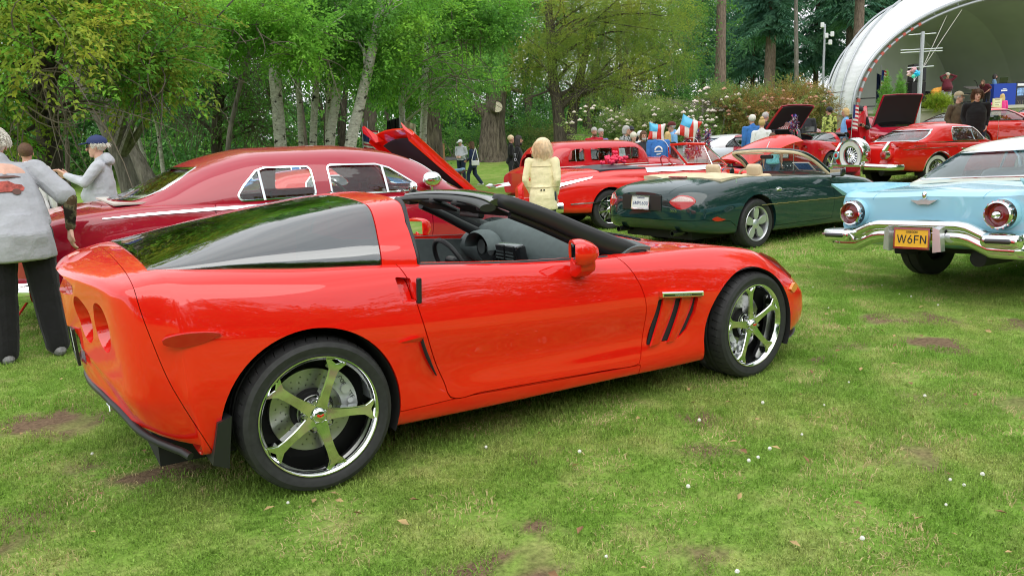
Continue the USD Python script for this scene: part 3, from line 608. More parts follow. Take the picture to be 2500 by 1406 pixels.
# the great old trunk with sawn limbs
s_, P_ = lay(1205, 44, [(1205, 400), (1205, 330), (1210, 260), (1212, 200), (1208, 120), (1200, -60)])
old = thing('old_tree', 'huge old tree with deeply furrowed trunk and a pale sawn limb', 'tree', st(s_, 44))
A3 = np.array([[RT[0], RT[1], 0], [AH[0], AH[1], 0], [0, 0, 1.0]])
tp = smooth_path(np.array([(0, 0, -.4)]+P_[1:])@A3, 40); tt_ = np.linspace(0, 1, 40)
v, f = tube(tp, .62+.55*np.exp(-tt_*9)-.22*tt_, 40); c = np.vstack([np.repeat(tp, 40, 0), tp[:1], tp[-1:]])
v = c+(v-c)*(1+.5*(meshkit.fbm(v*np.array([2.2, 2.2, .5]), 4, 4)-.5)[:, None]); put('trunk', (v, f), bark_furrow, old, True)
_, Q = lay(1205, 44, [(1200, 285), (1175, 268), (1155, 255)]); put('limb', tube(smooth_path(np.array(Q)@A3, 10), np.linspace(.42, .24, 10), 14), bark_furrow, old, True)
_, Q = lay(1205, 44, [(1205, 262, -.5), (1212, 262, -.95), (1214, 262, -1.05)]); stub = np.array(Q)@A3
put('limb_stub', tube(stub, [.34, .30, .29], 14), bark_furrow, old, True); put('sawn_face', cyl(stub[-1], stub[-1]-np.append(AH, 0)*.04, .27, n=20), cut_wood, old)
_, Q = lay(1205, 44, [(1208, 190, -.3), (1207, 186, -.75), (1207, 185, -.85)]); q = np.array(Q)@A3; put('sawn_face', cyl(q[1], q[2], .13, n=16), cut_wood, old)
_, Q = lay(1205, 44, [(1215, 190), (1240, 212), (1275, 225)]); put('limb', tube(smooth_path(np.array(Q)@A3, 10), np.linspace(.2, .1, 10), 10), bark_furrow, old, True)
_, Q = lay(1205, 44, [(1210, 40, 0), (1150, 100, 1), (1270, 110, 1), (1240, 180, 1.5), (1200, -40, 0), (1290, 30, 1)])
crown(old, [tuple(np.array(q)@A3)+(2.4, 2.4, 1.3) for q in Q], 1100, SPR_FAR, [leaf_mid, leaf_dark], 54)
# the twin dark trunks with olive, twiggy crown
tw = tree_px('twin_trunk_tree', 'olive green twiggy tree on two dark trunks right of the old tree', 1368, 42, [(1362, 260), (1350, 190), (1345, 90), (1330, -80)], .36, .16,
     [(1340, 60, 0, 2.6, 2.4, 1.6), (1440, 40, 0, 2.6, 2.4, 1.7), (1540, 80, 0, 2.2, 2.2, 1.5), (1610, 110, -.5, 1.5, 1.6, 1.2), (1300, 140, 0, 1.7, 1.8, 1.1), (1420, 140, -.5, 2.2, 2, 1.3), (1520, 165, -.5, 1.9, 1.9, 1.0), (1620, 40, 0, 1.6, 1.7, 1.4), (1580, 10, 0, 2.0, 2, 1.2), (1480, -20, 0, 2.6, 2.4, 1.4), (1640, 150, -.5, .9, 1, .8), (1460, 215, -1, 1.5, 1.6, .7), (1380, -10, 0, 2.4, 2.3, 1.4), (1330, 210, 0, 1.2, 1.2, .6), (1570, 215, -1, 1.1, 1.2, .6)], 5200, SPR_FINE, [leaf_willow, leaf_willow, leaf_yellow], bark_dark, seed=55, size=1.25, twigs=420, nl=15)
_, Q = lay(1368, 42, [(1385, 345, .3), (1402, 260, .3), (1420, 170, .2), (1450, 60, 0)]); Q[0] = (Q[0][0], Q[0][1], -.4)
put('trunk', trunk_mesh(np.array(Q)@A3, .36, .14, 16, seed=9), bark_dark, tw, True)
# wood behind: deep green mass of leaves with dark stems, seen only as one wood
wood = thing('wood', 'deep green wood filling the background behind the birches and the lawn', 'wood', (0, 0, 0)); wood.SetCustomDataByKey('kind', 'stuff')
rw_ = np.random.default_rng(77)
cl = []
for i in range(330):
 px = rw_.uniform(-500, 1720); low = i % 5 < 2
 t = rw_.uniform(36, 60) if px < 900 else rw_.uniform(56, 68)
 py = rw_.uniform(255, 350) if low else rw_.uniform(-330, 300)
 if px > 1250 and not low: py = rw_.uniform(-60, 310)
 s, z = at_px(px, py, t); p = CAM[:2]+s*RT+t*AH; q = (2.8, 2.8, 1.5) if low else (3.2, 3.2, 2.0)
 cl.append((p[0], p[1], max(z, height(p[0], p[1])+.6))+q)
crown(wood, cl, 16000, SPR_FAR, [leaf_dark, leaf_mid, leaf_dark], 78, 1.35, name='leaves')
stems = []
for i in range(60):
 px = rw_.uniform(-300, 1650); t = rw_.uniform(34, 55) if px < 1080 else rw_.uniform(54, 64); s = at_px(px, 300, t)[0]; b = st(s, t); q = rw_.normal(0, .8, 2)
 stems.append(trunk_mesh([b-[0, 0, .3], b+[q[0]*.3, q[1]*.3, 3], b+[q[0], q[1], 7], b+[q[0]*1.4, q[1]*1.4, 14]], rw_.uniform(.08, .22), .06, 9, seed=i))
put('stems', cat(stems), bark_dark, wood, True, kind='stuff')
# wood on the near side, behind the photographer: it is what the car flanks mirror
wood2 = thing('wood', 'shady wood behind the photographer, seen only mirrored in the car paint', 'wood', (0, 0, 0)); wood2.SetCustomDataByKey('kind', 'stuff')
cl, stems = [], []
for i in range(130):
 a = math.radians(rw_.uniform(-150, 20)); d = rw_.uniform(15, 26); p = np.array([1+d*math.cos(a), -4+d*math.sin(a)]); h = rw_.uniform(.6, 9.5)*(.55+.5*math.sin(a*4+1)**2)
 cl.append((p[0], p[1], h, 2.4, 2.4, 1.7))
 if i % 3 == 0: stems.append(trunk_mesh([(p[0], p[1], -.2), (p[0]+.2, p[1], h), (p[0], p[1]+.3, h+3)], .2, .06, 8, seed=i))
crown(wood2, cl, 9000, SPR_FAR, [leaf_mid, leaf_dark], 79, 1.7, name='leaves'); put('stems', cat(stems), bark_dark, wood2, True, kind='stuff')
# undergrowth at the edge of the lawn
for i, (px, t, w, h, lab) in enumerate([(1275, 47, 2.2, 1.5, 'low brownish bush beside the old tree'), (1330, 49, 2.0, 1.7, 'round green bush between the old tree and the twin trunks'), (950, 40, 2.2, 1.3, 'dark green bush behind the man in the grey shirt'), (1110, 46, 2.6, 1.4, 'ferny green undergrowth behind the man in the white hoodie'), (1160, 50, 1.8, 1.2, 'small dark bush left of the old tree')]):
 s = at_px(px, 380, t)[0]; b = thing('bush', lab, 'bush', st(s, t))
 crown(b, [(0, 0, h*.5, w, w, h*.6), (w*.5, .3, h*.4, w*.6, w*.6, h*.45)], 330, SPR_FAR, [leaf_rhodo] if i == 0 else [leaf_mid, leaf_dark], 90+i, .8, name='leaves')
 put('stems', cat([tube([(0, 0, -.1), (rw_.normal(0, .3)*w, rw_.normal(0, .3)*w, h*.8)], [.03, .01], 5) for _ in range(8)]), twig_m, b, True)
# conifers on the right
con = [(1757, 58, .42, 30, 'tall thick fir trunk bare in its lower part, left of the others', 14), (1870, 66, .26, 26, 'fir with slim reddish trunk in front of its twin', 6), (1880, 72, .33, 28, 'fir trunk close behind the slim reddish one', 9), (1946, 60, .17, 24, 'thin grey leaning fir trunk left of the lamp mast', 11), (2088, 62, .45, 30, 'thick brown fir trunk rising behind the white canopy', 9), (2072, 70, .34, 28, 'dark fir trunk left of the thick one behind the canopy', 7), (1715, 76, .28, 26, 'dark fir beside the olive tree', 4), (1800, 82, .25, 26, 'distant fir between the thick bare trunk and the reddish one', 4), (1835, 78, .2, 24, 'distant slim fir behind the reddish trunks', 4), (1915, 80, .25, 26, 'distant fir behind the thin grey trunk', 4), (1990, 76, .25, 27, 'distant fir behind the lamp mast', 4), (2030, 84, .25, 27, 'distant fir left of the canopy top', 4), (2140, 72, .3, 28, 'fir right of the thick trunk behind the canopy', 5), (1675, 84, .25, 25, 'distant fir just right of the olive tree', 4), (1770, 90, .25, 26, 'farthest fir behind the thick bare trunk', 3), (1900, 92, .25, 26, 'farthest fir between the reddish and grey trunks', 3), (2180, 80, .3, 27, 'distant fir over the canopy rib', 4), (2230, 74, .3, 27, 'dark fir over the top of the canopy', 5)]
for i, (px, t, r0, h, lab, bare) in enumerate(con):
 s = at_px(px, 250, t)[0]; b = st(s, t); x = thing('fir_tree', lab, 'tree', b, 0, 'firs behind the stage and shrubs'); r = np.random.default_rng(200+i)
 lean = r.normal(0, .012, 2)+([-.035*RT[0], -.035*RT[1]] if i == 3 else [0, 0])
 put('trunk', trunk_mesh([(0, 0, -.4), (lean[0]*h*.5, lean[1]*h*.5, h*.5), (lean[0]*h, lean[1]*h, h)], r0, .05, 14, seed=i), bark_fir if i in (0, 1, 2, 4) else (bark_grey if i == 3 else bark_dark), x, True)
 n = 260 if bare > 8 else 380
 z = bare+(h-bare)*r.uniform(0, 1, n)**1.15; L = (1-(z-bare*.8)/(h-bare*.8))*.95+.15; yaw = r.uniform(0, 2*PI, n)
 instancer('boughs', [(q, needle) for q in BOUGH], np.stack([lean[0]*z, lean[1]*z, z], 1), r.integers(0, 3, n), quats(yaw, r.normal(.12, .12, n), r.normal(0, .25, n)), np.repeat((L*r.uniform(.65, 1.1, n)*1.25)[:, None], 3, 1), x)
# flowering shrubs before the conifers
flower_white = plain('white_blossom', (0.72, 0.62, 0.56), rough=0.7, noise=0.15); flower_pink = plain('faded_blossom', (0.55, 0.30, 0.20), rough=0.8, noise=0.3)
blossom = cat([xf(ball((0, 0, 0), .032, 5), (math.cos(a)*.05*k, math.sin(a)*.05*k, .03*(1-k))) for k, a in ((0, 0), (1, 0), (1, 1.3), (1, 2.5), (1, 3.8), (1, 5))])
for i, (px, t, w, h, lab, m, fl, nfl) in enumerate([(1530, 36, 1.9, 2.5, 'green rhododendron with white blossom, left of the pair', leaf_rhodo, flower_white, 46), (1610, 35, 2.1, 2.75, 'tall rhododendron with many pale pink blossoms in the middle', leaf_rhodo, flower_white, 95), (1720, 36, 2.3, 3.0, 'wide rhododendron with scattered white blossom before the firs', leaf_rhodo, flower_white, 80), (1830, 36, 2.1, 2.9, 'rhododendron turning russet beside the canopy shrubs', [leaf_russet, leaf_rhodo], flower_pink, 70), (1945, 36, 2.2, 2.75, 'russet rounded rhododendron next to the white canopy', [leaf_russet], flower_pink, 90), (1480, 38, 1.6, 1.6, 'low green shrub behind the man in the red shirt', leaf_mid, flower_white, 8)]):
 s = at_px(px, 300, t)[0]; b = thing('rhododendron', lab, 'shrub', st(s, t), 0, 'flowering shrubs before the firs'); r = np.random.default_rng(300+i)
 cls = [(r.normal(0, .42)*w, r.normal(0, .42)*w, h*r.uniform(.45, .72), w*.5, w*.5, h*.27) for _ in range(7)]+[(0, 0, h*.5, w*.8, w*.7, h*.42)]
 crown(b, cls, 2300, SPR_SHRUB, m, 310+i, 1.0, name='leaves', down=-.25, bias=.35)
 put('stems', cat([tube(smooth_path([(r.normal(0, .15), r.normal(0, .15), -.1), (r.normal(0, .3)*w, r.normal(0, .3)*w, h*.45), (r.normal(0, .5)*w, r.normal(0, .5)*w, h*.85)], 8), np.linspace(.05, .012, 8), 6) for _ in range(26)]), bark_grey, b, True)
 d = r.normal(size=(nfl, 3)); d[:, 2] = np.abs(d[:, 2])*.8; d[:, :2] -= AH*.5; d /= np.linalg.norm(d, axis=1, keepdims=True); k = r.integers(0, len(cls), nfl); c = np.array([q[:3] for q in cls])[k]; R = np.array([q[3:] for q in cls])[k]
 instancer('blossom', [(blossom, fl)], c+d*R*1.05, np.zeros(nfl, int), quats(r.uniform(0, 6, nfl)), np.repeat(r.uniform(.7, 1.5, nfl)[:, None], 3, 1), b)
# ------------------------------------------------------------------ the red sports coupe with its roof panel off (nearest car)
def road_wheel(parent, loc, rz, R, W, rl, style, spin=0.0, name='wheel', hub=None, disc=True, cal=None, calt=None, tyre_wall=None, detail=True):
 """wheel > tyre, rim, ... ; outer face towards -y before rotation. R tyre radius, W width, rl rim lip radius."""
 x = UsdGeom.Xform.Define(stage, numbered(path_of(parent)+'/'+name)); x.AddTranslateOp().Set(Gf.Vec3d(*map(float, loc)))
 if rz: x.AddRotateZOp().Set(math.degrees(rz))
 w = x.GetPrim(); h = W/2; side = R-rl
 prof = [(rl-.012, -h*.80), (rl, -h*.93), (rl+.25*side, -h*1.0), (rl+.55*side, -h*1.03), (rl+.80*side, -h*.97), (R-.010, -h*.86), (R-.002, -h*.74)]
 n_g = 3 if detail else 1
 for k in range(n_g):
  g = h*(-.45+.9*(k+.5)/n_g) if n_g > 1 else 0
  prof += [(R, g-.010), (R-.008, g-.006), (R-.008, g+.006), (R, g+.010)]
 prof += [(R-.002, h*.74), (R-.010, h*.86), (rl+.6*side, h*1.0), (rl, h*.9), (rl-.012, h*.8), (rl-.012, -h*.80)]
 ty = solid(lathe(prof, 96 if detail else 48, 'y'))
 if detail:
  cuts = []
  for k in range(44):
   a = k*2*PI/44
   for s in (-1, 1):
    b = box(-.0022, .0022, min(s*h*.50, s*h*1.0), max(s*h*.50, s*h*1.0), R-.012, R+.02)
    b = xf(b, rz=.22*s); b = xf(b, ry=a+(.07 if s > 0 else 0)); cuts.append(solid(b))
  ty = ty - m3.Manifold.batch_boolean(cuts, m3.OpType.Add)
 put('tyre', ty, rubber, w, 30)
 if tyre_wall is not None:
  put('white_wall', lathe([(rl+.2*side, -h*1.005-.001), (rl+.3*side, -h*1.02-.003), (rl+.62*side, -h*1.04-.003), (rl+.72*side, -h*1.01-.001)], 64, 'y'), tyre_wall, w)
 style(w, rl, h, spin)
 if disc:
  dr = rl*.70
  d = solid(lathe([(rl*.30, -.012), (dr, -.012), (dr, .012), (rl*.30, .012), (rl*.30, -.012)], 64, 'y')).translate([0, -h*.12, 0])
  if detail:
   holes = []
   for k in range(66):
    rr = dr*(.62+.12*(k % 3)); a = k*2*PI/66
    holes.append(solid(xf(cyl((rr, -.1, 0), (rr, .1, 0), .0032, n=6), ry=a)))
   d = d - m3.Manifold.batch_boolean(holes, m3.OpType.Add)
  put('brake_disc', d, disc_metal, w)
  put('brake_hub', lathe([(0, -h*.12-.045), (rl*.34, -h*.12-.045), (rl*.37, -h*.12-.03), (rl*.37, -h*.12)], 32, 'y'), matte_black, w)
 put('wheel_back', lathe([(0, h*.25), (rl*.90, h*.25)], 40, 'y'), matte_black, w)
 if cal is not None:
  arc = []
  for a in np.linspace(-.52, .52, 9): arc.append((dr*1.10*math.cos(a), dr*1.10*math.sin(a)))
  for a in np.linspace(.46, -.46, 7): arc.append((dr*.70*math.cos(a), dr*.70*math.sin(a)))
  body = extrude(arc, -.045, .045, 'xz').translate([0, -h*.12, 0])
  for a in (-.36, 0, .36):
   q = solid(cyl((dr*.90*math.cos(a), -.062, dr*.90*math.sin(a)), (dr*.90*math.cos(a), .01, dr*.90*math.sin(a)), .021 if a == 0 else .013, n=14)).translate([0, -h*.12, 0]); body = body+q
  put('caliper', xf(body, ry=-cal), caliper_paint, w)
  if calt:
   tx = text(calt, .017, .002); v, f = tx; v = np.stack([v[:, 0], -v[:, 2]-.046-h*.12, v[:, 1]], 1)       # reads from -y
   v = xf((v, f), ry=PI/2)[0]; v[:, 0] += dr*.90; v[:, 2] -= 0.0
   put('caliper_lettering', xf((v, f), ry=-cal), ink_dark, w, smooth=0)
 return w
def rim_five_split(w, rl, h, spin):
 lip = lathe([(rl-.020, -h*.80), (rl-.016, -h*.90), (rl-.004, -h*.985), (rl+.001, -h*.985), (rl+.003, -h*.94), (rl-.002, -h*.86), (rl-.006, -h*.6), (rl-.012, h*.8), (rl-.022, h*.8), (rl-.030, -h*.2), (rl-.020, -h*.80)], 96, 'y')
 put('rim_barrel', lip, chrome, w, 30)
 y0 = -h*.93
 sp = []
 half = [(.030, .036), (.055, .026), (.09, .0215), (.13, .0195), (.17, .0195), (.205, .023), (.224, .036), (.239, .047), (.247, .050)]
 k = rl/.260
 out = [(r*k, t*k) for r, t in half]+[(.2485*k, .036*k), (.232*k, .0)]+[(.2485*k, -.036*k)]+[(r*k, -t*k) for r, t in half[::-1]]
 inner = offset(out, -.0045)
 for i in range(5):
  a = spin+i*2*PI/5
  s = extrude(out, y0+.006, y0+.05, 'xz') + extrude(inner, y0+.0, y0+.01, 'xz')
  v = arr(s.refine_to_length(.02)); vv = v[0]; r = np.hypot(vv[:, 0], vv[:, 2])
  vv[:, 1] += .020*np.clip(1-r/(rl*.9), 0, 1)                    # dished towards the hub
  sp.append(xf((vv, v[1]), ry=-a))
 for s in sp: put('spoke', s, chrome, w, 28)
 hubc = lathe([(0, y0-.004), (.022, y0-.003), (.030, y0+.003), (.034, y0+.014), (.036, y0+.05), (.0, y0+.05)], 40, 'y')
 put('hub_cap', hubc, chrome, w)
 put('cap_emblem', cat([xf(box(-.016, .0, -.0012, 0, -.004, .006), (0, y0-.0042, 0), ry=.5), xf(box(.0, .017, -.0012, 0, -.003, .004), (0, y0-.0042, 0), ry=-.45)]), scarlet, w, 0)
 put('hub_face', lathe([(.034, y0+.022), (.075, y0+.034), (.082, y0+.045), (.082, y0+.06), (.03, y0+.06)], 40, 'y'), chrome, w)
 for i in range(5):
  a = spin+(i+.5)*2*PI/5; c = (.060*math.cos(a), .060*math.sin(a))
  put('lug_nut', cat([lathe([(.0, 0), (.0085, 0), (.0095, .004), (.0095, .022), (0, .022)], 6, 'y')]), steel, w, 20, loc=(c[0], y0+.012, c[1]))
  put('lug_well', lathe([(.011, .0), (.019, -.004), (.021, .008)], 18, 'y'), gloss_black, w, 30, loc=(c[0], y0+.031, c[1]))
vt = thing('sports_coupe', 'bright red low coupe with roof panel off and chrome five spoke wheels, nearest car', 'car')
VT = {  # half sections: bottom centre, bottom corner x2, rocker top, lower door, character line, shoulder, inner top, centre top
 -.875: [(0,.38),(.60,.38),(.70,.405),(.74,.56),(.76,.68),(.765,.79),(.755,.905),(.58,.945),(0,.955)],
 -.866: [(0,.345),(.64,.345),(.765,.375),(.812,.54),(.828,.68),(.828,.79),(.806,.925),(.62,.963),(0,.972)],
 -.845: [(0,.32),(.66,.32),(.800,.345),(.848,.52),(.862,.67),(.860,.79),(.832,.940),(.64,.976),(0,.984)],
 -.80:  [(0,.285),(.68,.285),(.83,.31),(.872,.49),(.886,.64),(.884,.785),(.846,.950),(.66,.987),(0,.996)],
 -.72:  [(0,.255),(.69,.255),(.85,.28),(.892,.455),(.905,.61),(.904,.772),(.857,.958),(.67,1.000),(0,1.010)],
 -.58:  [(0,.235),(.71,.235),(.868,.26),(.915,.41),(.930,.575),(.928,.75),(.872,.955),(.70,1.006),(0,1.022)],
 -.40:  [(0,.235),(.76,.235),(.89,.26),(.93,.38),(.95,.55),(.945,.72),(.895,.930),(.75,.995),(0,1.02)],
 0.0:   [(0,.20),(.80,.20),(.90,.215),(.945,.33),(.962,.50),(.960,.68),(.905,.885),(.79,.955),(0,.99)],
 .40:   [(0,.19),(.82,.19),(.90,.205),(.935,.29),(.940,.46),(.943,.64),(.895,.850),(.815,.925),(0,.955)],
 .80:   [(0,.182),(.82,.182),(.895,.195),(.920,.285),(.908,.43),(.922,.60),(.890,.800),(.835,.885),(0,.92)],
 1.25:  [(0,.178),(.82,.178),(.895,.19),(.915,.272),(.900,.41),(.917,.58),(.888,.765),(.835,.848),(0,.885)],
 1.70:  [(0,.172),(.82,.172),(.895,.185),(.915,.262),(.898,.40),(.920,.57),(.892,.740),(.825,.825),(0,.875)],
 2.10:  [(0,.168),(.82,.168),(.90,.18),(.928,.258),(.918,.40),(.930,.56),(.895,.735),(.790,.822),(0,.835)],
 2.45:  [(0,.166),(.81,.166),(.90,.18),(.938,.258),(.944,.40),(.945,.56),(.895,.725),(.775,.812),(0,.790)],
 2.75:  [(0,.166),(.78,.166),(.875,.18),(.922,.26),(.940,.40),(.938,.54),(.880,.695),(.755,.775),(0,.750)],
 3.05:  [(0,.168),(.72,.168),(.82,.18),(.870,.25),(.890,.37),(.885,.49),(.815,.610),(.69,.680),(0,.690)],
 3.28:  [(0,.172),(.62,.172),(.72,.185),(.775,.24),(.795,.34),(.790,.43),(.715,.525),(.58,.590),(0,.615)],
 3.46:  [(0,.18),(.46,.18),(.57,.195),(.63,.24),(.645,.31),(.635,.38),(.56,.455),(.44,.515),(0,.55)],
 3.57:  [(0,.20),(.28,.20),(.38,.215),(.43,.25),(.44,.31),(.43,.36),(.37,.415),(.28,.46),(0,.49)],
 3.62:  [(0,.24),(.10,.24),(.14,.25),(.16,.27),(.165,.31),(.16,.34),(.14,.37),(.10,.40),(0,.42)],
}
xs_ = np.unique(np.r_[np.linspace(-.875, -.6, 36), np.linspace(-.6, 3.1, 150), np.linspace(3.1, 3.62, 44)])
vx, vq = sections(VT, m=92, sx=1.3, st=1.0, xs=xs_)
def tail_warp(v):
 v = np.array(v, float); t = np.clip((-.42-v[:, 0])/.40, 0, 1); t = t*t*(3-2*t)
 v[:, 0] += t*(.145*(np.abs(v[:, 1])/.8)**1.7+.06*(1.0-v[:, 2])+.42*np.maximum(.50-v[:, 2], 0)+.005); return v
vb = loft_solid(vx, vq, tail_warp)
well = lambda x, z, r: solid(cyl((x, -1.3, z), (x, -.60, z), r, n=72))+solid(cyl((x, .60, z), (x, 1.3, z), r, n=72))
RW, FW_ = (-.015, .335, .388), (2.645, .300, .384)
vb = vb - well(*RW) - well(*FW_)
cabin = extrude([(.44, .33), (1.62, .33), (1.80, .62), (1.98, .74), (1.98, 1.2), (.44, 1.2)], -.765, .765, 'xz')
cargo = extrude([(-.52, .80), (.46, .70), (.46, 1.3), (-.60, 1.3)], -.70, .70, 'xz')
vb = vb - cabin - cargo
door_o = smooth_poly([(.468, .99), (.476, .83), (.492, .73), (.520, .61), (.560, .47), (.600, .37), (.640, .285), (.80, .281), (1.2, .264), (1.60, .247), (1.780, .242), (1.806, .30), (1.832, .42), (1.840, .53), (1.822, .64), (1.775, .745), (1.72, .83), (1.70, .99), (1.4, 1.0), (.9, 1.0)], 130)
gap = .0025
# fine surface features cut before splitting into panels
vent_o = [(1.925, .585), (2.215, .566), (2.195, .48), (2.135, .385), (2.075, .345), (1.845, .338), (1.865, .40), (1.90, .50)]
def inset(d):
 """The lofted body shrunk by d, for recesses of even depth."""
 q = vq.copy(); t = np.gradient(q, axis=1); nrm = np.stack([-t[..., 1], t[..., 0]], -1); nrm /= np.linalg.norm(nrm, axis=-1, keepdims=True)+1e-9
 q = q+d*nrm; q[:, 0, 0] = 0; q[:, -1, 0] = 0; q[..., 0] = np.maximum(q[..., 0], 0)
 return loft_solid(vx, q, tail_warp)
deep = inset(.030)
vent_cut = extrude(rounded(vent_o, .012), -1.2, -.6, 'xz') - deep
vb = vb - vent_cut - vent_cut.mirror([0, 1, 0])
handle_cut = extrude(rounded([(.405, .880), (.478, .868), (.484, .765), (.416, .772)], .008), -1.2, -.6, 'xz') - inset(.040)
vb = vb - handle_cut - handle_cut.mirror([0, 1, 0])
for yy in (-.60, -.36, .36, .60):                                          # round tail lamp tunnels
 vb = vb - solid((tail_warp(xf(lathe([(0, -.95), (.102, -.95), (.098, -.87), (.086, -.79), (0, -.79)], 48, 'x'), (0, yy, .775), s=(1, 1, 1.06))[0]), lathe([(0, -.95), (.102, -.95), (.098, -.87), (.086, -.79), (0, -.79)], 48, 'x')[1]))
vb = vb - extrude(rounded([(-.20, .54), (.20, .54), (.20, .70), (-.20, .70)], .02), -.95, -.800, 'yz')      # plate recess
vb = vb - solid(xf(lathe([(0, -1.0), (.050, -1.0), (.050, -.825), (0, -.825)], 24, 'x'), (0, 0, .91), s=(1, 7.5, 1)))   # high brake light recess
zc_y = lambda y: np.interp(np.abs(y), [0, .3, .5, .7, .82, .95, 1.3], [.455, .44, .405, .35, .305, .26, .22])
yy_ = np.linspace(-1.3, 1.3, 53); low_cut = extrude([(-1.3, -.2)]+[(a, float(zc_y(a))) for a in yy_]+[(1.3, -.2)], -2, -.47, 'yz')
valance = (inset(.045) ^ low_cut) ^ m3.Manifold.cube([2, 1.86, 1], True).translate([-1.44, 0, .70])
vb = vb - low_cut
bump_line = smooth_path([(-.655, 1.06), (-.648, .99), (-.638, .90), (-.606, .74), (-.553, .55), (-.487, .39), (-.43, .26)], 40)
tail_o = np.vstack([[(-1.2, .1), (-1.2, 1.3), (-.655, 1.3)], bump_line, [(-.43, .1)]])
tail_p = extrude(tail_o, -1.2, 1.2, 'xz')
roof_free = extrude([(-2, .1), (-.62, .1), (-.62, 2), (-2, 2)], -.74, .74, 'xz')       # keep deck whole between the fender lines
rocker_o = [(.30, .05), (1.80, .05), (1.80, .2365), (1.2, .2575), (.80, .2755), (.64, .2795), (.36, .278), (.36, .05)]
hood_o = smooth_poly([(2.02, -.66), (2.4, -.66), (2.75, -.60), (3.05, -.50), (3.25, -.35), (3.32, 0), (3.25, .35), (3.05, .50), (2.75, .60), (2.4, .66), (2.02, .66), (1.98, .4), (2.03, 0), (1.98, -.4)], 110)
def split(b, prism_in, prism_out):
 return b ^ prism_in, b - prism_out
P1 = lambda o, g, y0, y1, pl='xz': extrude(offset(o, g), y0, y1, pl)
two = lambda o, g: P1(o, g, -1.3, -.55)+P1(o, g, .55, 1.3)
door, vb = split(vb, two(door_o, -gap), two(door_o, gap))
tailp, vb = split(vb, P1(tail_o, -.0013, -1.3, 1.3), P1(tail_o, .0013, -1.3, 1.3))
hood, vb = split(vb, P1(hood_o, -gap, .55, 1.3, 'xy'), P1(hood_o, gap, .55, 1.3, 'xy'))
rock, vb = split(vb, two(rocker_o, -.002), two(rocker_o, .002))
half_r = lambda m: m ^ m3.Manifold.cube([8, 4, 4], True).translate([1, -2.0005, 0])
half_l = lambda m: m ^ m3.Manifold.cube([8, 4, 4], True).translate([1, 2.0005, 0])
put('body', vb, torch, vt, 40)
put('rear_bumper_cover', tailp, torch, vt, 40)
put('door', half_r(door), torch, vt, 40); put('door', half_l(door), torch, vt, 40)
put('bonnet', hood, torch, vt, 40)
put('rocker_panel', half_r(rock), torch, vt, 40); put('rocker_panel', half_l(rock), torch, vt, 40)
for s in (-1, 1):
 m = (lambda q: q) if s < 0 else mirror_y
 for (x, z, r), w0 in ((RW, .955), (FW_, .94)):
  put('wheel_well', xf(m(lathe([(r-.004, -w0+.022), (r-.004, -.602), (0, -.602)], 64, 'y', -.38, PI+.38)), (x, 0, z)), liner, vt)
 rw = (0, .79*s, .337); fw = (2.685, .790*s, .325)
 road_wheel(vt, rw, 0 if s < 0 else PI, .337, .325, .260, rim_five_split, spin=math.radians(-4), cal=math.radians(28) if s < 0 else None, calt='CORVETTE' if s < 0 else None)
 road_wheel(vt, fw, .075+(0 if s < 0 else PI), .325, .275, .248, rim_five_split, spin=math.radians(26), cal=math.radians(205) if s < 0 else None, calt='CORVETTE' if s < 0 else None)
# greenhouse: hatch glass and the red hoop behind the seats
GT = {
 -.575: [(0,.90),(.68,.90),(.72,.998),(.65,1.010),(.42,1.020),(0,1.026)],
 -.40: [(0,.88),(.74,.88),(.772,.996),(.70,1.030),(.46,1.056),(0,1.064)],
 -.20: [(0,.86),(.76,.86),(.785,.985),(.71,1.050),(.47,1.098),(0,1.112)],
 0.0:  [(0,.84),(.77,.84),(.795,.968),(.705,1.065),(.48,1.134),(0,1.152)],
 .20:  [(0,.82),(.77,.82),(.800,.950),(.695,1.078),(.49,1.162),(0,1.184)],
 .43:  [(0,.80),(.77,.80),(.805,.932),(.685,1.092),(.50,1.186),(0,1.210)],
 .62:  [(0,.78),(.77,.78),(.808,.918),(.680,1.098),(.50,1.194),(0,1.220)],
 .75:  [(0,.78),(.77,.78),(.808,.905),(.678,1.098),(.50,1.194),(0,1.222)],
}
gx, gq = sections(GT, 70, 60, 1.5, 1.0)
G = loft_solid(gx, gq)
Gi = solid(xf(arr(G), (0, 0, .8*(1-.975)), s=(1, .975, .975))); Gi2 = solid(xf(arr(G), (0, 0, .8*(1-.93)), s=(1, .935, .93)))
hoop_p = extrude(smooth_path([(.372, .80), (.381, .94), (.402, 1.06), (.434, 1.16), (.48, 1.30)], 30).tolist()+[(.66, 1.30), (.605, 1.20), (.562, 1.10), (.552, 1.0), (.552, .90), (.55, .80)], -1, 1, 'xz')
glass_p = extrude([(-.9, .5)]+smooth_path([(.366, .80), (.375, .94), (.396, 1.06), (.428, 1.16), (.474, 1.30)], 30).tolist()+[(-.9, 1.4)], -1, 1, 'xz')
body_keep = loft_solid(vx, vq)
hoop = (G ^ hoop_p) - Gi2
put('roof_hoop', hoop - body_keep, torch, vt, 40)
put('hatch_glass', ((G ^ glass_p) - Gi) - inset(.004), glass_tint, vt, 40)
put('cargo_liner', cat([box(-.58, .44, -.69, .69, .70, .80), box(.42, .46, -.60, .60, .70, .98)]), matte_black, vt)
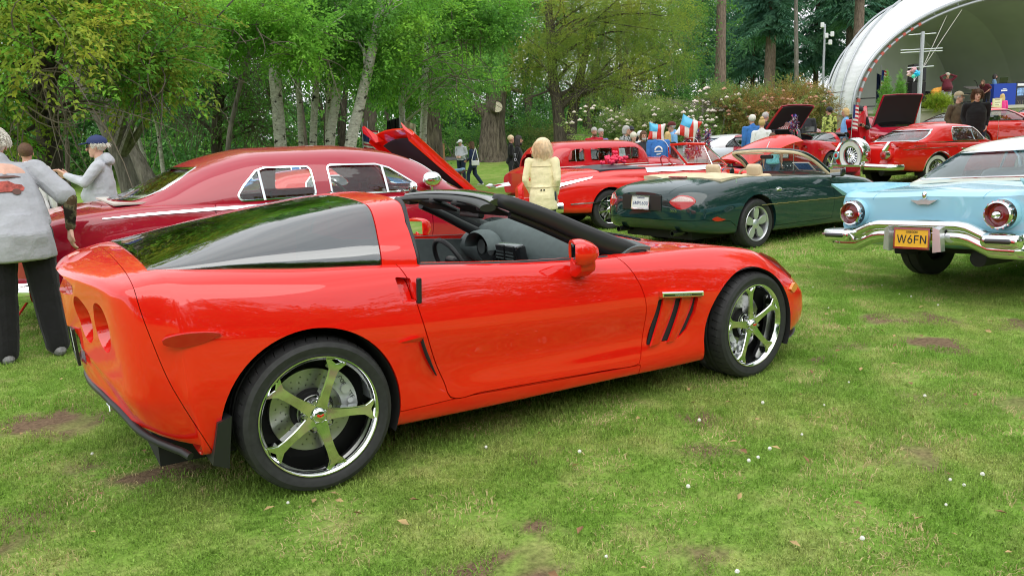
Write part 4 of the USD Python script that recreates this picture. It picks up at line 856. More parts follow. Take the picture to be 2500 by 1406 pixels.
# black seal along the front edge of the hoop, and along the door tops
ed = lambda z: np.interp(z, [.80, .90, 1.0, 1.10, 1.20, 1.30], [.55, .552, .552, .562, .605, .66])
for s in (-1, 1):
 pts = []
 for z, y in ((.90, .795), (.96, .785), (1.02, .745), (1.08, .69), (1.13, .635), (1.17, .57), (1.19, .48)):
  pts.append((ed(z)+.012, s*(y-.012), z-.004))
 put('hoop_seal', tube(smooth_path(pts, 24), .016, 8, flat=(1.5, .8)), trim_black, vt)
 put('belt_seal', tube(smooth_path([(.56, s*.800, .912), (.9, s*.800, .880), (1.3, s*.797, .852), (1.68, s*.785, .832)], 20), .011, 6, flat=(1.2, .8)), trim_black, vt)
put('hoop_liner', tube(smooth_path([(.615, -.47, 1.168), (.63, -.25, 1.180), (.635, 0, 1.184), (.63, .25, 1.180), (.615, .47, 1.168)], 20), .016, 8), trim_black, vt)
# windscreen: frame pillars, header, glass
A0, A1 = np.array([1.955, -.725, .800]), np.array([1.190, -.565, 1.148])
pil = smooth_path([A0+(.05, -.012, -.045), A0-(.03, 0, -.008), (1.72, -.695, .900), (1.45, -.632, 1.035), A1, (1.165, -.50, 1.156)], 40)
for s in (-1, 1):
 p = pil*[1, -s if False else (1 if s < 0 else -1), 1]
 rad = np.interp(np.linspace(0, 1, 40), [0, .2, .5, .8, 1], [.060, .064, .050, .044, .036])
 put('windscreen_pillar', tube(p, rad, 14, flat=(.62, 1.0), up=(0, 0, 1)), trim_black, vt, 50)
 q = p[:34]+np.array([-.035, .045*(-s) * -1 if False else (.045 if s < 0 else -.045), -.035])
 put('pillar_trim', tube(q, rad[:34]*.62, 10), trim_black, vt, 50)
hd = smooth_path([(1.165, -.55, 1.150), (1.20, -.40, 1.164), (1.225, -.2, 1.172), (1.232, 0, 1.175), (1.225, .2, 1.172), (1.20, .40, 1.164), (1.165, .55, 1.150)], 40)
put('header', tube(hd, .036, 14, flat=(1.6, .55), up=(0, 0, 1)), gloss_black, vt, 50)
put('header_trim', tube(hd+[-.075, 0, -.026], .034, 12, flat=(1.3, .62), up=(0, 0, 1)), trim_black, vt, 50)
for y in (-.46, .46): put('roof_latch', rbox(1.09, 1.16, y-.045, y+.045, 1.10, 1.145, .012), trim_black, vt)
for y in (-.15, .15): put('roof_latch', rbox(1.105, 1.17, y-.03, y+.03, 1.115, 1.152, .01), trim_black, vt)
u = np.linspace(0, 1, 14); tt = np.linspace(-1, 1, 25)
WS = np.zeros((14, 25, 3))
for i, a in enumerate(u):
 for j, b in enumerate(tt):
  c = 1-b*b
  base = np.array([1.94+.21*c, .70*b, .805+.055*c]); top = np.array([1.175+.065*c, .54*b, 1.146+.026*c])
  WS[i, j] = base*(1-a)+top*a+np.array([.0, 0, .022*math.sin(PI*a)])
put('windscreen', thick(WS, .005), glass_clear, vt, 50)
for s in (-1, 1):
 put('sun_visor', xf(rbox(-.085, .085, -.20, .20, -.008, .008, .008), (1.19, s*.30, 1.100), ry=.40, rz=-.06*s), matte_black, vt)
put('rear_view_mirror', cat([xf(rbox(-.02, .02, -.125, .125, -.035, .035, .014), (1.30, 0, 1.062), ry=.2), cyl((1.31, 0, 1.08), (1.34, 0, 1.13), .012, n=8)]), trim_black, vt)
# cockpit
tub = cat([box(.45, 1.75, -.76, .76, .30, .34), box(.45, .47, -.76, .76, .33, .86), box(.46, 1.95, -.768, -.762, .33, .80), box(.46, 1.95, .762, .768, .33, .80)])
put('cockpit_tub', tub, matte_black, vt)
DT = {-.76: [(1.98, .70), (1.80, .68), (1.76, .73), (1.79, .785), (1.98, .81)], -.55: [(1.98, .66), (1.74, .60), (1.69, .70), (1.73, .80), (1.98, .84)], -.2: [(1.98, .62), (1.66, .55), (1.60, .72), (1.65, .835), (1.98, .85)],
      .2: [(1.98, .62), (1.68, .55), (1.62, .72), (1.66, .845), (1.98, .85)], .36: [(1.98, .62), (1.68, .55), (1.62, .74), (1.66, .868), (1.98, .86)], .55: [(1.98, .66), (1.70, .60), (1.64, .74), (1.68, .85), (1.98, .84)], .76: [(1.98, .70), (1.62, .70), (1.58, .74), (1.62, .795), (1.98, .81)]}
ys = np.linspace(-.76, .76, 40); dk = PchipInterpolator(sorted(DT), [DT[k] for k in sorted(DT)], axis=0)(ys)
dk = np.stack([smooth_path(np.c_[q, 0*q[:, :1]], 26)[:, :2] for q in dk])
put('dashboard', solid(thick(np.stack([dk[..., 0]+.03, np.broadcast_to(ys[:, None], dk.shape[:2]), dk[..., 1]+.022], -1), .02)), dash_vinyl, vt, 60)
hoodp = []
for a in np.linspace(0, PI, 16): hoodp.append((1.575, +.36+.155*math.cos(a), .79+.105*math.sin(a)))
put('gauge_hood', tube(np.array(hoodp), .022, 8, flat=(.7, 2.6), up=(1, 0, 0)), dash_vinyl, vt, 50)
put('gauge_panel', xf(lathe([(0, 0), (.16, 0)], 24, 'x'), (1.60, .36, .79), s=(1, .88, .65)), gloss_black, vt)
for y in (.30, .42): put('gauge_dial', lathe([(.0, -.004), (.046, -.004), (.05, 0)], 24, 'x'), plain('dial_grey', (.10, .11, .11), .3), vt, loc=(1.594, y, .79))
put('centre_stack', xf(rbox(-.03, .05, -.125, .125, -.20, .15, .02), (1.575, 0, .70), ry=-.22), gloss_black, vt)
for y in (-.055, .055):
 fr = rbox(-.012, .012, -.048, .048, -.05, .05, .008)
 v_ = put('air_vent', xf(fr, (1.528, y, .795), ry=-.22), trim_black, vt)
 for k in range(4): put('slat', xf(box(-.018, -.012, -.042, .042, -.003, .003), (1.528, y, .765+.02*k), ry=-.22), dash_vinyl, v_, 0)
put('radio', xf(rbox(-.01, .01, -.085, .085, -.05, .05, .005), (1.512, 0, .675), ry=-.22), plain('radio_face', (.05, .07, .07), .2), vt)
sw = UsdGeom.Xform.Define(stage, '/World/sports_coupe/steering_wheel').GetPrim()
sc = np.array([1.335, .36, .70]); ang = np.linspace(0, 2*PI, 40, endpoint=False)
tilt = lambda P: xf((np.asarray(P), np.zeros((0, 3), int)), ry=-.42)[0]+sc
put('rim', tube(tilt(np.stack([0*ang, .182*np.cos(ang), .182*np.sin(ang)], 1)), .0155, 10, closed=True), seat_black, sw)
put('hub', xf(rbox(-.03, .03, -.07, .07, -.06, .06, .025), sc+[.02, 0, 0], ry=-.42), trim_black, sw)
for a in (0, PI, -PI/2): put('spoke', tube(tilt([(.015, .05*math.cos(a), .05*math.sin(a)), (0, .175*math.cos(a), .175*math.sin(a))]), .017, 8, flat=(1, .5)), alloy if a == -PI/2 else trim_black, sw)
put('column', cyl(sc+[.03, 0, 0], sc+[.32, 0, -.09], .045), trim_black, sw)
for y in (-.36, .36):
 put('seat', rbox(.60, 1.10, y-.25, y+.25, .36, .52, .05) + solid(xf(arr(rbox(-.07, .07, -.25, .25, 0, .50, .05)), (.60, y, .42), ry=-.28)), seat_black, vt, 50)
put('cowl_grille', thick(np.stack([np.stack([np.array([2.00+.13*(1-b*b)+.09*a*(1-.3*b*b), .70*b*(1-.06*a), .822+.035*(1-b*b)-.006*a+.0]) for b in np.linspace(-1, 1, 21)]) for a in (0, .5, 1)]), .004)[0:2], matte_black, vt)
for y0, y1 in ((-.55, .0), (-.05, .5)): put('wiper', tube(smooth_path([(2.12, y0, .865), (2.10, (y0+y1)/2, .885), (1.98 if y1 < .4 else 2.02, y1, .90)], 12), .008, 6), matte_black, vt)
# door mirrors
for s in (-1, 1):
 mm = UsdGeom.Xform.Define(stage, numbered('/World/sports_coupe/door_mirror')).GetPrim()
 base = np.array([1.40, s*.885, .795])
 MS = {-.058: [(0, -.04), (.06, -.052), (.098, .0), (.085, .055), (0, .075)], -.02: [(0, -.05), (.07, -.06), (.108, 0), (.095, .060), (0, .080)], .03: [(0, -.042), (.06, -.052), (.092, .0), (.078, .048), (0, .064)], .072: [(0, -.012), (.022, -.018), (.04, 0), (.03, .022), (0, .03)]}
 mx_, mq_ = sections(MS, 24, 24, 1, .6)
 hv = loft_solid(mx_, mq_)
 rec = m3.Manifold.cube([.03, .17, .10], True).translate([-.062, 0, .008])
 foot = hull([(x, y, z) for x, y, z in ((-.045, -.045, -.02), (.045, -.045, -.02), (-.045, .05, -.02), (.045, .05, -.02), (-.035, -.03, -.085), (.055, -.03, -.085), (-.035, .05, -.085), (.055, .05, -.085), (-.03, .03, -.125), (.055, .03, -.125), (-.03, .09, -.125), (.055, .09, -.125))])
 f2 = (lambda q: q) if s < 0 else mirror_y
 sf = trimesh.Trimesh(*arr(foot.refine_to_length(.012)), process=False); trimesh.smoothing.filter_taubin(sf, iterations=16); soft_foot = (np.array(sf.vertices), np.array(sf.faces))
 hs = xf(xf(arr(hv-rec), s=(1, .88, .92)), rz=-.42)
 put('housing', xf(f2(cat([hs, soft_foot])), base+[0, s*.065, .10]), torch, mm, 50)
 put('mirror_glass', xf(f2(xf(box(-.052, -.048, -.072, .072, -.035, .049), rz=-.42)), base+[0, s*.065, .10]), mirror_glass, mm)
# side details
for s in (-1, 1):
 put('door_panel', hull([(x, s*y, z) for x, z in ((.56, .34), (1.72, .34), (1.80, .60), (1.80, .80), (1.3, .842), (.9, .874), (.56, .905)) for y in (.735, .7635)]), dash_vinyl, vt)
 put('armrest', rbox(.62, 1.35, min(s*.66, s*.74), max(s*.66, s*.74), .62, .68, .025), seat_black, vt)
for s in (-1, 1):
 mv = (lambda q: q) if s < 0 else mirror_y
 bar = hull([(x, y, z-.10*(x-1.92)) for x in (1.925, 2.232) for y, z in ((-.915, .600), (-.915, .630), (-.957, .604), (-.957, .624), (-.952, .630), (-.952, .599))])
 put('vent_bar', mv(bar), chrome, vt, 20)
 put('vent_bar_inlay', mv(hull([(x, y, z-.10*(x-1.92)) for x in (1.935, 2.222) for y, z in ((-.9572, .606), (-.9572, .618), (-.95, .606), (-.95, .618))])), gloss_black, vt)
 tb = text('GRAND SPORT', .0085, .0008); q = np.stack([tb[0][:, 0]*1.5+2.078, -.9575-tb[0][:, 2], tb[0][:, 1]+.608], 1); q[:, 2] -= .10*(q[:, 0]-1.92)
 if s < 0: put('bar_lettering', (q, tb[1]), alloy, vt, 0)
 for k in range(2):
  dx = .138*k
  a = smooth_path([(1.957+dx, .588-.010*k), (1.932+dx, .50), (1.895+dx*.97, .41), (1.862+dx*.92, .335)], 12); b = smooth_path([(2.078+dx, .582-.010*k), (2.050+dx, .50), (2.004+dx*.92, .41), (1.962+dx*.85, .338)], 12)
  P = np.stack([np.stack([a[:, 0], -.930+0*a[:, 0], a[:, 1]], 1), np.stack([.5*(a+b)[:, 0], -.926+0*a[:, 0], .5*(a+b)[:, 1]], 1), np.stack([b[:, 0], -.908+0*b[:, 0], b[:, 1]], 1)], 1)
  put('vent_blade', mv(thick(P, .012)), torch, vt, 30)
 put('vent_mesh', mv(extrude(offset(vent_o, -.004), -.912, -.906, 'xz')), matte_black, vt, 0)
 put('door_pull', mv(xf(rbox(-.012, .012, -.008, .012, -.058, .058, .007), (.502, -.918, .812), ry=.05)), trim_black, vt)
 gl = smooth_path([(.485, -.952, .602), (.495, -.950, .56), (.520, -.945, .49), (.555, -.936, .415)], 16)
 put('quarter_gill', mv(tube(gl, np.interp(np.linspace(0, 1, 16), [0, .5, 1], [.010, .012, .005]), 8, flat=(.6, 1.3), up=(0, 1, 0))), matte_black, vt)
 put('gill_blade', mv(hull([(.375, -.957, .600), (.46, -.972, .612), (.492, -.966, .608), (.488, -.955, .588), (.40, -.950, .592)])), torch, vt)
 mk = smooth_poly([(-.105, .006), (-.085, .017), (.08, .013), (.108, .005), (.085, -.009), (-.095, -.015)], 30)
 put('side_marker', mv(xf(extrude(mk, -.004, .012, 'xz'), (-.475, -.942, .752), rz=-.07, rx=.16)), lens_red, vt, 30)
 put('front_marker', mv(xf(extrude(smooth_poly([(-.06, .0), (-.03, .024), (.03, .024), (.06, .0), (.03, -.024), (-.03, -.02)], 24), -.008, .008, 'xz'), (3.105, -.868, .498), rz=.36, rx=.1)), lens_amber, vt, 30)
 put('headlight', mv(xf(hull([(x, y, z) for x, y, z in [(-.20, -.06, .02), (-.1, -.09, .01), (.1, -.09, -.05), (.2, -.02, -.09), (.05, .09, -.02), (-.1, .06, .02), (-.1, 0, -.03), (.1, 0, -.08)]]).refine_to_length(.03), (3.06, -.735, .650), ry=.36)), pane('lamp_glass', (.5, .5, .5), 1.7), vt, 60)
 put('front_lip', mv(tube(smooth_path([(2.995, -.868, .175), (3.15, -.80, .172), (3.35, -.66, .174), (3.52, -.40, .18), (3.58, 0, .19)], 24), .014, 8, flat=(1.8, .5), up=(0, 0, 1))), trim_black, vt)
 put('splash_guard', mv(hull([(-.415, -.955, .40), (-.36, -.958, .42), (-.445, -.93, .225), (-.385, -.94, .20), (-.415, -.80, .40), (-.36, -.80, .40), (-.445, -.80, .225), (-.385, -.80, .20)])), trim_black, vt, 30)
for yy in (-.60, -.36, .36, .60):
 tl_ = xf(lathe([(0, -.808), (.035, -.806), (.07, -.799), (.088, -.790)], 36, 'x'), (0, yy, .775), s=(1, 1, 1.06))
 put('tail_lamp', (tail_warp(tl_[0]), tl_[1]), lens_red, vt)
W_ = lambda q: (tail_warp(arr(q)[0]), arr(q)[1])
pl = put('licence_plate', W_(rbox(-.870, -.862, -.155, .155, .545, .695, .003)), plate_white, vt)
put('plate_frame', W_(cat([box(-.876, -.864, -.165, .165, .693, .703), box(-.876, -.864, -.165, .165, .537, .547), box(-.876, -.864, -.165, -.155, .547, .693), box(-.876, -.864, .155, .165, .547, .693)])), trim_black, vt)
put('high_brake_light', xf(lathe([(0, 0), (.046, 0)], 24, 'x'), (-.826, 0, .91), s=(1, 7.0, 1)), lens_dark, vt)
bv = np.vstack([arr(tailp)[0], arr(vb)[0]]); sk = []
for yy in np.linspace(-.90, .90, 47):
 q = bv[(np.abs(bv[:, 1]-yy) < .035) & (bv[:, 0] < -.30) & (bv[:, 2] < zc_y(yy)+.05)]; sk.append((q[:, 0].min()+.006, yy, float(zc_y(yy))-.006))
sk = np.array(sk); sk[:, 0] = gaussian_filter1d(sk[:, 0], 1.5)
put('valance', valance, trim_black, vt, 40)
put('rear_skirt', tube(sk, .016, 10, flat=(1.0, 1.0), up=(0, 0, 1)), trim_black, vt, 50)
for yy in (-.19, -.075, .075, .19): put('exhaust_tip', lathe([(.036, -.90), (.043, -.905), (.044, -.89), (.040, -.70), (.030, -.70), (.036, -.90)], 24, 'x'), chrome, vt, loc=(0.17, yy, .35))
put('underbody', box(-.6, 3.2, -.62, .62, .155, .25), matte_black, vt)
# ------------------------------------------------------------------ the other cars
class Body:
 def __init__(self, table, nx=90, m=64, warp=None, sx=1.3, st_=1.0):
  self.x, self.q = sections(table, nx, m, sx, st_); self.w = warp; self.s = loft_solid(self.x, self.q, warp)
 def inset(self, d):
  q = self.q.copy(); t = np.gradient(q, axis=1); n = np.stack([-t[..., 1], t[..., 0]], -1); n /= np.linalg.norm(n, axis=-1, keepdims=True)+1e-9
  q = q+d*n; q[:, 0, 0] = 0; q[:, -1, 0] = 0; q[..., 0] = np.maximum(q[..., 0], 0)
  return loft_solid(self.x, q, self.w)
 def band(self, d0=-.007, d1=.01): return self.inset(d0)-self.inset(d1)
BIG = 1.4
def side(o, y0=.35, y1=BIG): return extrude(o, -y1, -y0, 'xz')+extrude(o, y0, y1, 'xz')
def rside(o, y0=.35): return extrude(o, -BIG, -y0, 'xz')
def cabin_parts(car, C, paint_m, sides, rear=None, front=None, rx=.5, fx=1.5, glass=None, frame=chrome, fw=.016, keep_out=None, shell_d=.035, name='roof', inner=None):
 """Hollow cabin with windows: sides = list of (x,z) outlines, rear and front = (y,z) outlines."""
 glass = glass or glass_clear
 A, I = C.s, C.inset(shell_d); g0, g1 = C.inset(.010), C.inset(.016); f0, f1 = C.inset(-.005), C.inset(.014)
 holes, panes, rings = [], [], []
 for o in sides:
  holes.append(side(o))
  panes.append(('side_window', (g0-g1) ^ rside(o))); panes.append(('side_window', (g0-g1) ^ (side(o)-rside(o))))
  rings.append((f0-f1) ^ (side(offset(o, .006))-side(offset(o, -fw), .3, BIG+.1)))
 if rear is not None:
  p = extrude(rear, -4, rx, 'yz'); holes.append(p); panes.append(('rear_window', (g0-g1) ^ p)); rings.append((f0-f1) ^ (extrude(offset(rear, .008), -4, rx, 'yz')-extrude(offset(rear, -fw), -5, rx+1, 'yz')))
 if front is not None:
  p = extrude(front, fx, 6, 'yz'); holes.append(p); panes.append(('windscreen', (g0-g1) ^ p)); rings.append((f0-f1) ^ (extrude(offset(front, .008), fx, 6, 'yz')-extrude(offset(front, -fw), fx-1, 7, 'yz')))
 sh = A-I
 for h in holes: sh = sh-h
 if keep_out is not None: sh = sh-keep_out
 put(name, sh, paint_m, car, 40)
 if frame is not None:
  for r in rings:
   if keep_out is not None: r = r-keep_out
   put_each('window_frame', r, frame, car)
 for n, p in panes:
  if keep_out is not None: p = p-keep_out
  if not p.is_empty(): put(n, p, glass, car, 0)
def put_each(name, m, mm, car):
 for q in m.decompose():
  if q.volume() > 2e-7: put(name, q, mm, car, 30)
def wells(body, spots, r, y_in=.55):
 for x, z in spots: body = body-(solid(cyl((x, -BIG, z), (x, -y_in, z), r, n=56))+solid(cyl((x, y_in, z), (x, BIG, z), r, n=56)))
 return body
def liners(car, spots, r, w, y_in=.55):
 for x, z in spots:
  for s in (-1, 1):
   l = lathe([(r-.004, -w+.03), (r-.004, -y_in-.002), (0, -y_in-.002)], 40, 'y', -.3, PI+.3)
   put('wheel_well', xf(l if s < 0 else mirror_y(l), (x, 0, z)), liner, car)
def rim_spokes(n, mm, wd=.018, hub=.06, taper=.8, dish=.02, lipm=None, fat=None):
 def f(w, rl, h, spin):
  lip = lathe([(rl-.020, -h*.75), (rl-.014, -h*.92), (rl-.002, -h*.985), (rl+.003, -h*.92), (rl-.008, h*.7), (rl-.02, h*.7), (rl-.03, -h*.2), (rl-.020, -h*.75)], 56, 'y'); put('rim', lip, lipm or mm, w, 30)
  y0 = -h*.86; out = [(hub*.6, -wd*1.15), (rl-.018, -wd*taper), (rl-.018, wd*taper), (hub*.6, wd*1.15)]
  if fat: out = smooth_poly([(hub*.7, -wd*.55), (rl*.45, -wd*1.0), (rl*.72, -wd*1.15), (rl-.02, -wd*.7), (rl-.014, 0), (rl-.02, wd*.7), (rl*.72, wd*1.15), (rl*.45, wd*1.0), (hub*.7, wd*.55)], 24)
  for i in range(n):
   s = extrude(out, y0+.005, y0+.04, 'xz')+extrude(offset(out, -min(.006, wd*.3)), y0, y0+.01, 'xz'); v, ff = arr(s.refine_to_length(.04)); v[:, 1] += dish*np.clip(1-np.hypot(v[:, 0], v[:, 2])/(rl*.9), 0, 1)
   put('spoke', xf((v, ff), ry=-(spin+i*2*PI/n)), mm, w, 30)
  put('hub_cap', lathe([(0, y0+dish-.02), (hub*.5, y0+dish-.018), (hub*.8, y0+dish-.006), (hub, y0+dish+.01), (hub, y0+.05)], 32, 'y'), mm, w)
  for i in range(5): put('lug_nut', lathe([(0, y0+dish-.012), (.01, y0+dish-.01), (.011, y0+dish+.01)], 8, 'y'), steel if not fat else matte_black, w, 30, loc=(hub*1.15*math.cos(spin+(i+.5)*2*PI/5), 0, hub*1.15*math.sin(spin+(i+.5)*2*PI/5)))
 return f
def rim_wire(w, rl, h, spin):
 put('rim', lathe([(rl-.025, -h*.55), (rl-.012, -h*.85), (rl, -h*.97), (rl+.004, -h*.9), (rl-.01, h*.6), (rl-.03, h*.4), (rl-.025, -h*.55)], 56, 'y'), chrome, w, 30)
 sp = []
 for i in range(48):
  a = i*2*PI/48; b = a+(.30 if i % 2 else -.30); y = -h*.75 if i % 4 < 2 else -h*.35
  sp.append(tube([(rl*.25*math.cos(b), y, rl*.25*math.sin(b)), ((rl-.02)*math.cos(a), -h*.5, (rl-.02)*math.sin(a))], .0035, 5))
 put('wire_spokes', cat(sp), chrome, w, 40)
 put('hub_cap', lathe([(0, -h*.98), (rl*.14, -h*.94), (rl*.24, -h*.75), (rl*.26, -h*.3)], 32, 'y'), chrome, w)
def rim_hubcap(w, rl, h, spin):
 put('rim', lathe([(rl-.03, -h*.5), (rl-.012, -h*.85), (rl, -h*.97), (rl+.004, -h*.9), (rl-.01, h*.6), (rl-.03, h*.4), (rl-.03, -h*.5)], 48, 'y'), steel, w, 30)
 put('hub_cap', lathe([(0, -h*1.0), (rl*.3, -h*.97), (rl*.6, -h*.80), (rl*.85, -h*.62), (rl-.03, -h*.6)], 40, 'y'), chrome, w)
def recolor(src, name, label, loc, rotz, swap, skip=(), group=None, cat_='car'):
 """A copy of a built car in another paint."""
 lay_ = stage.GetRootLayer(); p = numbered('/World/'+name)
 Sdf.CopySpec(lay_, src.GetPath(), lay_, Sdf.Path(p)); x = stage.GetPrimAtPath(p)
 for k in list(x.GetChildren()):
  if any(k.GetName().startswith(z) for z in skip): stage.RemovePrim(k.GetPath())
 U = UsdGeom.Xformable(x); U.ClearXformOpOrder()
 for pr in list(x.GetProperties()):
  if pr.GetName().startswith('xformOp'): x.RemoveProperty(pr.GetName())
 U.AddTranslateOp().Set(Gf.Vec3d(*map(float, loc))); U.AddRotateZOp().Set(math.degrees(rotz))
 for q in Usd.PrimRange(x):
  if q.IsA(UsdGeom.Mesh):
   b = UsdShade.MaterialBindingAPI(q); m = b.GetDirectBinding().GetMaterialPath()
   for a, c in swap:
    if m == a.GetPath(): b.Bind(c)
 return data(x, label, cat_, group)
def number_plate(car, c, w, h, face, ink, s, rx=0.0, th=.05, frame_m=chrome):
 """Plate facing -x (the car's back)."""
 x = UsdGeom.Xform.Define(stage, numbered(path_of(car)+'/licence_plate')); x.AddTranslateOp().Set(Gf.Vec3d(*map(float, c))); x.AddRotateYOp().Set(rx); p = x.GetPrim()
 put('plate_face', rbox(-.004, .004, -w/2, w/2, -h/2, h/2, .002), face, p)
 put('frame', cat([box(-.009, .006, -w/2-.012, w/2+.012, h/2-.004, h/2+.012), box(-.009, .006, -w/2-.012, w/2+.012, -h/2-.012, -h/2+.006), box(-.009, .006, -w/2-.012, -w/2+.002, -h/2, h/2), box(-.009, .006, w/2-.002, w/2+.012, -h/2, h/2)]), frame_m, p, 0)
 for tx, hh, dz in s:
  v, f = text(tx, hh, .002); v = np.stack([-.0045-v[:, 2], -v[:, 0], v[:, 1]+dz], 1); put('lettering', (v, f), ink, p, 0)
 return p
# ---- dark red post-war saloon right behind the coupe
SAL = {-1.24: [(0,.44),(.40,.44),(.50,.46),(.56,.51),(.58,.58),(.57,.68),(.53,.76),(.41,.80),(0,.815)],
 -1.12: [(0,.36),(.60,.36),(.74,.38),(.80,.46),(.82,.58),(.815,.73),(.77,.865),(.60,.93),(0,.955)],
 -.80: [(0,.32),(.70,.32),(.84,.34),(.89,.45),(.91,.60),(.905,.80),(.875,.985),(.74,1.035),(0,1.055)],
 -.30: [(0,.28),(.75,.28),(.88,.30),(.93,.42),(.95,.60),(.948,.84),(.925,1.02),(.85,1.068),(0,1.09)],
 .30: [(0,.27),(.78,.27),(.90,.29),(.945,.40),(.955,.60),(.952,.84),(.930,1.005),(.88,1.055),(0,1.07)],
 2.20: [(0,.27),(.78,.27),(.90,.29),(.945,.40),(.955,.60),(.95,.82),(.918,.985),(.84,1.04),(0,1.06)],
 2.50: [(0,.27),(.78,.27),(.90,.29),(.945,.41),(.955,.60),(.945,.79),(.89,.93),(.70,.99),(0,1.04)],
 2.90: [(0,.28),(.78,.28),(.90,.30),(.94,.42),(.95,.60),(.935,.77),(.86,.885),(.60,.94),(0,1.00)],
 3.28: [(0,.32),(.70,.32),(.84,.34),(.89,.45),(.90,.60),(.88,.73),(.79,.82),(.50,.87),(0,.93)],
 3.55: [(0,.42),(.40,.42),(.55,.44),(.64,.50),(.66,.60),(.64,.68),(.55,.73),(.35,.77),(0,.80)]}
SALC = {-.68: [(0,.88),(.60,.88),(.62,.985),(.55,1.0),(.35,1.01),(0,1.015)], -.32: [(0,.88),(.76,.88),(.78,1.05),(.68,1.10),(.45,1.145),(0,1.165)],
 -.03: [(0,.88),(.84,.88),(.86,1.05),(.755,1.18),(.50,1.275),(0,1.315)], .30: [(0,.88),(.88,.88),(.895,1.045),(.80,1.26),(.56,1.395),(0,1.445)],
 .70: [(0,.88),(.895,.88),(.905,1.04),(.825,1.29),(.60,1.46),(0,1.515)], 1.30: [(0,.88),(.90,.88),(.905,1.04),(.825,1.29),(.60,1.465),(0,1.52)],
 1.82: [(0,.88),(.895,.88),(.90,1.035),(.81,1.26),(.58,1.42),(0,1.47)], 2.16: [(0,.88),(.88,.88),(.88,1.035),(.77,1.19),(.54,1.315),(0,1.36)],
 2.42: [(0,.88),(.84,.88),(.84,1.02),(.72,1.07),(.50,1.13),(0,1.16)], 2.58: [(0,.88),(.80,.88),(.80,.99),(.66,1.01),(.40,1.03),(0,1.04)]}
def saloon():
 c = thing('vintage_saloon', 'glossy dark red postwar saloon with chrome edged side windows behind the bright coupe', 'car', (.245, 3.97, -.05), scale=(1.084, 1.06, 1.03))
 B = Body(SAL); C = Body(SALC, 80, 60)
 rw, fw = (0, .36), (2.72, .36)
 b = wells(B.s, [rw, fw], .39, .60)
 b = b-extrude([(-.2, .62), (2.05, .62), (2.2, 1.3), (-.2, 1.3)], -.80, .80, 'xz')
 cut = lambda o: side(offset(o, .0035), .5)-side(offset(o, -.0035), .4, BIG+.1)
 rd = [(.28, .36), (1.095, .36), (1.095, 1.5), (.28, 1.5), (.20, 1.0), (.22, .6)]; fd = [(1.103, .36), (2.02, .36), (2.08, .7), (2.08, 1.5), (1.103, 1.5)]
 doors = []
 for o in (rd, fd):
  d = b ^ side(offset(o, -.003), .5); b = b-side(offset(o, .003), .5); doors.append(d)
 boot = smooth_poly([(-1.16, -.50), (-.80, -.60), (-.62, -.62), (-.60, 0), (-.62, .62), (-.80, .60), (-1.16, .50), (-1.2, 0)], 60)
 bl = extrude(boot, .78, 1.3, 'xy'); b2 = b-(extrude(offset(boot, .003), .78, 1.3, 'xy')-extrude(offset(boot, -.003), .7, 1.4, 'xy'))
 put('body', b2, maroon, c, 40)
 for d in doors:
  for h in (lambda q: q ^ m3.Manifold.cube([9, 4, 4], True).translate([0, -2.0005, 0]), lambda q: q ^ m3.Manifold.cube([9, 4, 4], True).translate([0, 2.0005, 0])): put('door', h(d), maroon, c, 40)
 rs = [(.36, 1.066), (.375, 1.10), (.45, 1.20), (.565, 1.315), (.64, 1.338), (1.00, 1.335), (1.02, 1.31), (1.03, 1.066)]; fs = [(1.165, 1.066), (1.165, 1.315), (1.185, 1.338), (1.62, 1.328), (1.74, 1.29), (2.04, 1.075), (2.03, 1.066)]
 rw_o = rounded([(-.70, 1.12), (.70, 1.12), (.60, 1.27), (.50, 1.355), (-.50, 1.355), (-.60, 1.27)], .05); ws_o = rounded([(-.74, 1.06), (.74, 1.06), (.56, 1.35), (-.56, 1.35)], .04)
 cabin_parts(c, C, maroon, [rounded(rs, .045), rounded(fs, .04)], rw_o, ws_o, .42, 1.72, glass_clear, chrome, .009, B.inset(.012), .03)
 for x, z1, nm in ((.60, 1.325, 0), (1.68, 1.312, 0)):
  for s in (-1, 1): put('vent_divider', tube([(x, s*.905, 1.062), (x-.01, s*.865, 1.20), (x-.015, s*.815, z1)], .011, 6), chrome, c)
 st_o = [(-.60, 1.004), (-.3, 1.022), (.2, 1.032), (1.0, 1.030), (2.1, 1.010), (2.1, .988), (1.0, 1.006), (.2, 1.008), (-.3, 1.003), (-.60, .998)]
 put_each('belt_strip', B.band(-.008, .006) ^ side(st_o, .5), chrome, c)
 for x in (.98, 1.2):
  for s in (-1, 1): put('door_handle', rbox(x-.09, x+.09, min(s*.95, s*.985), max(s*.95, s*.985), .93, .96, .01), chrome, c)
 # inside
 put('parcel_shelf', box(-.5, .12, -.74, .74, 1.085, 1.10), plain('pale_cloth', (.50, .47, .42), .9), c, 0)
 put('seat', rbox(.10, .55, -.70, .70, .55, .98, .08), plain('grey_upholstery', (.12, .11, .105), .8), c); put('seat', rbox(.98, 1.28, -.70, .70, .55, .96, .08), plain('grey_upholstery', (.12, .11, .105), .8), c)
 put('dashboard', rbox(1.95, 2.25, -.78, .78, .80, 1.0, .04), maroon, c)
 put('steering_wheel', tube(xf((np.stack([0*ang, .21*np.cos(ang), .21*np.sin(ang)], 1), np.zeros((0, 3), int)), (1.72, .38, .98), ry=-.6)[0], .013, 8, closed=True), plain('ivory', (.6, .56, .45), .4), c)
 put('fuzzy_dice', cat([rbox(1.86, 1.94, -.03, .05, 1.10, 1.18, .01), rbox(1.80, 1.88, .06, .14, 1.05, 1.13, .01)]), plain('red_plush', (.5, .02, .02), .9), c)
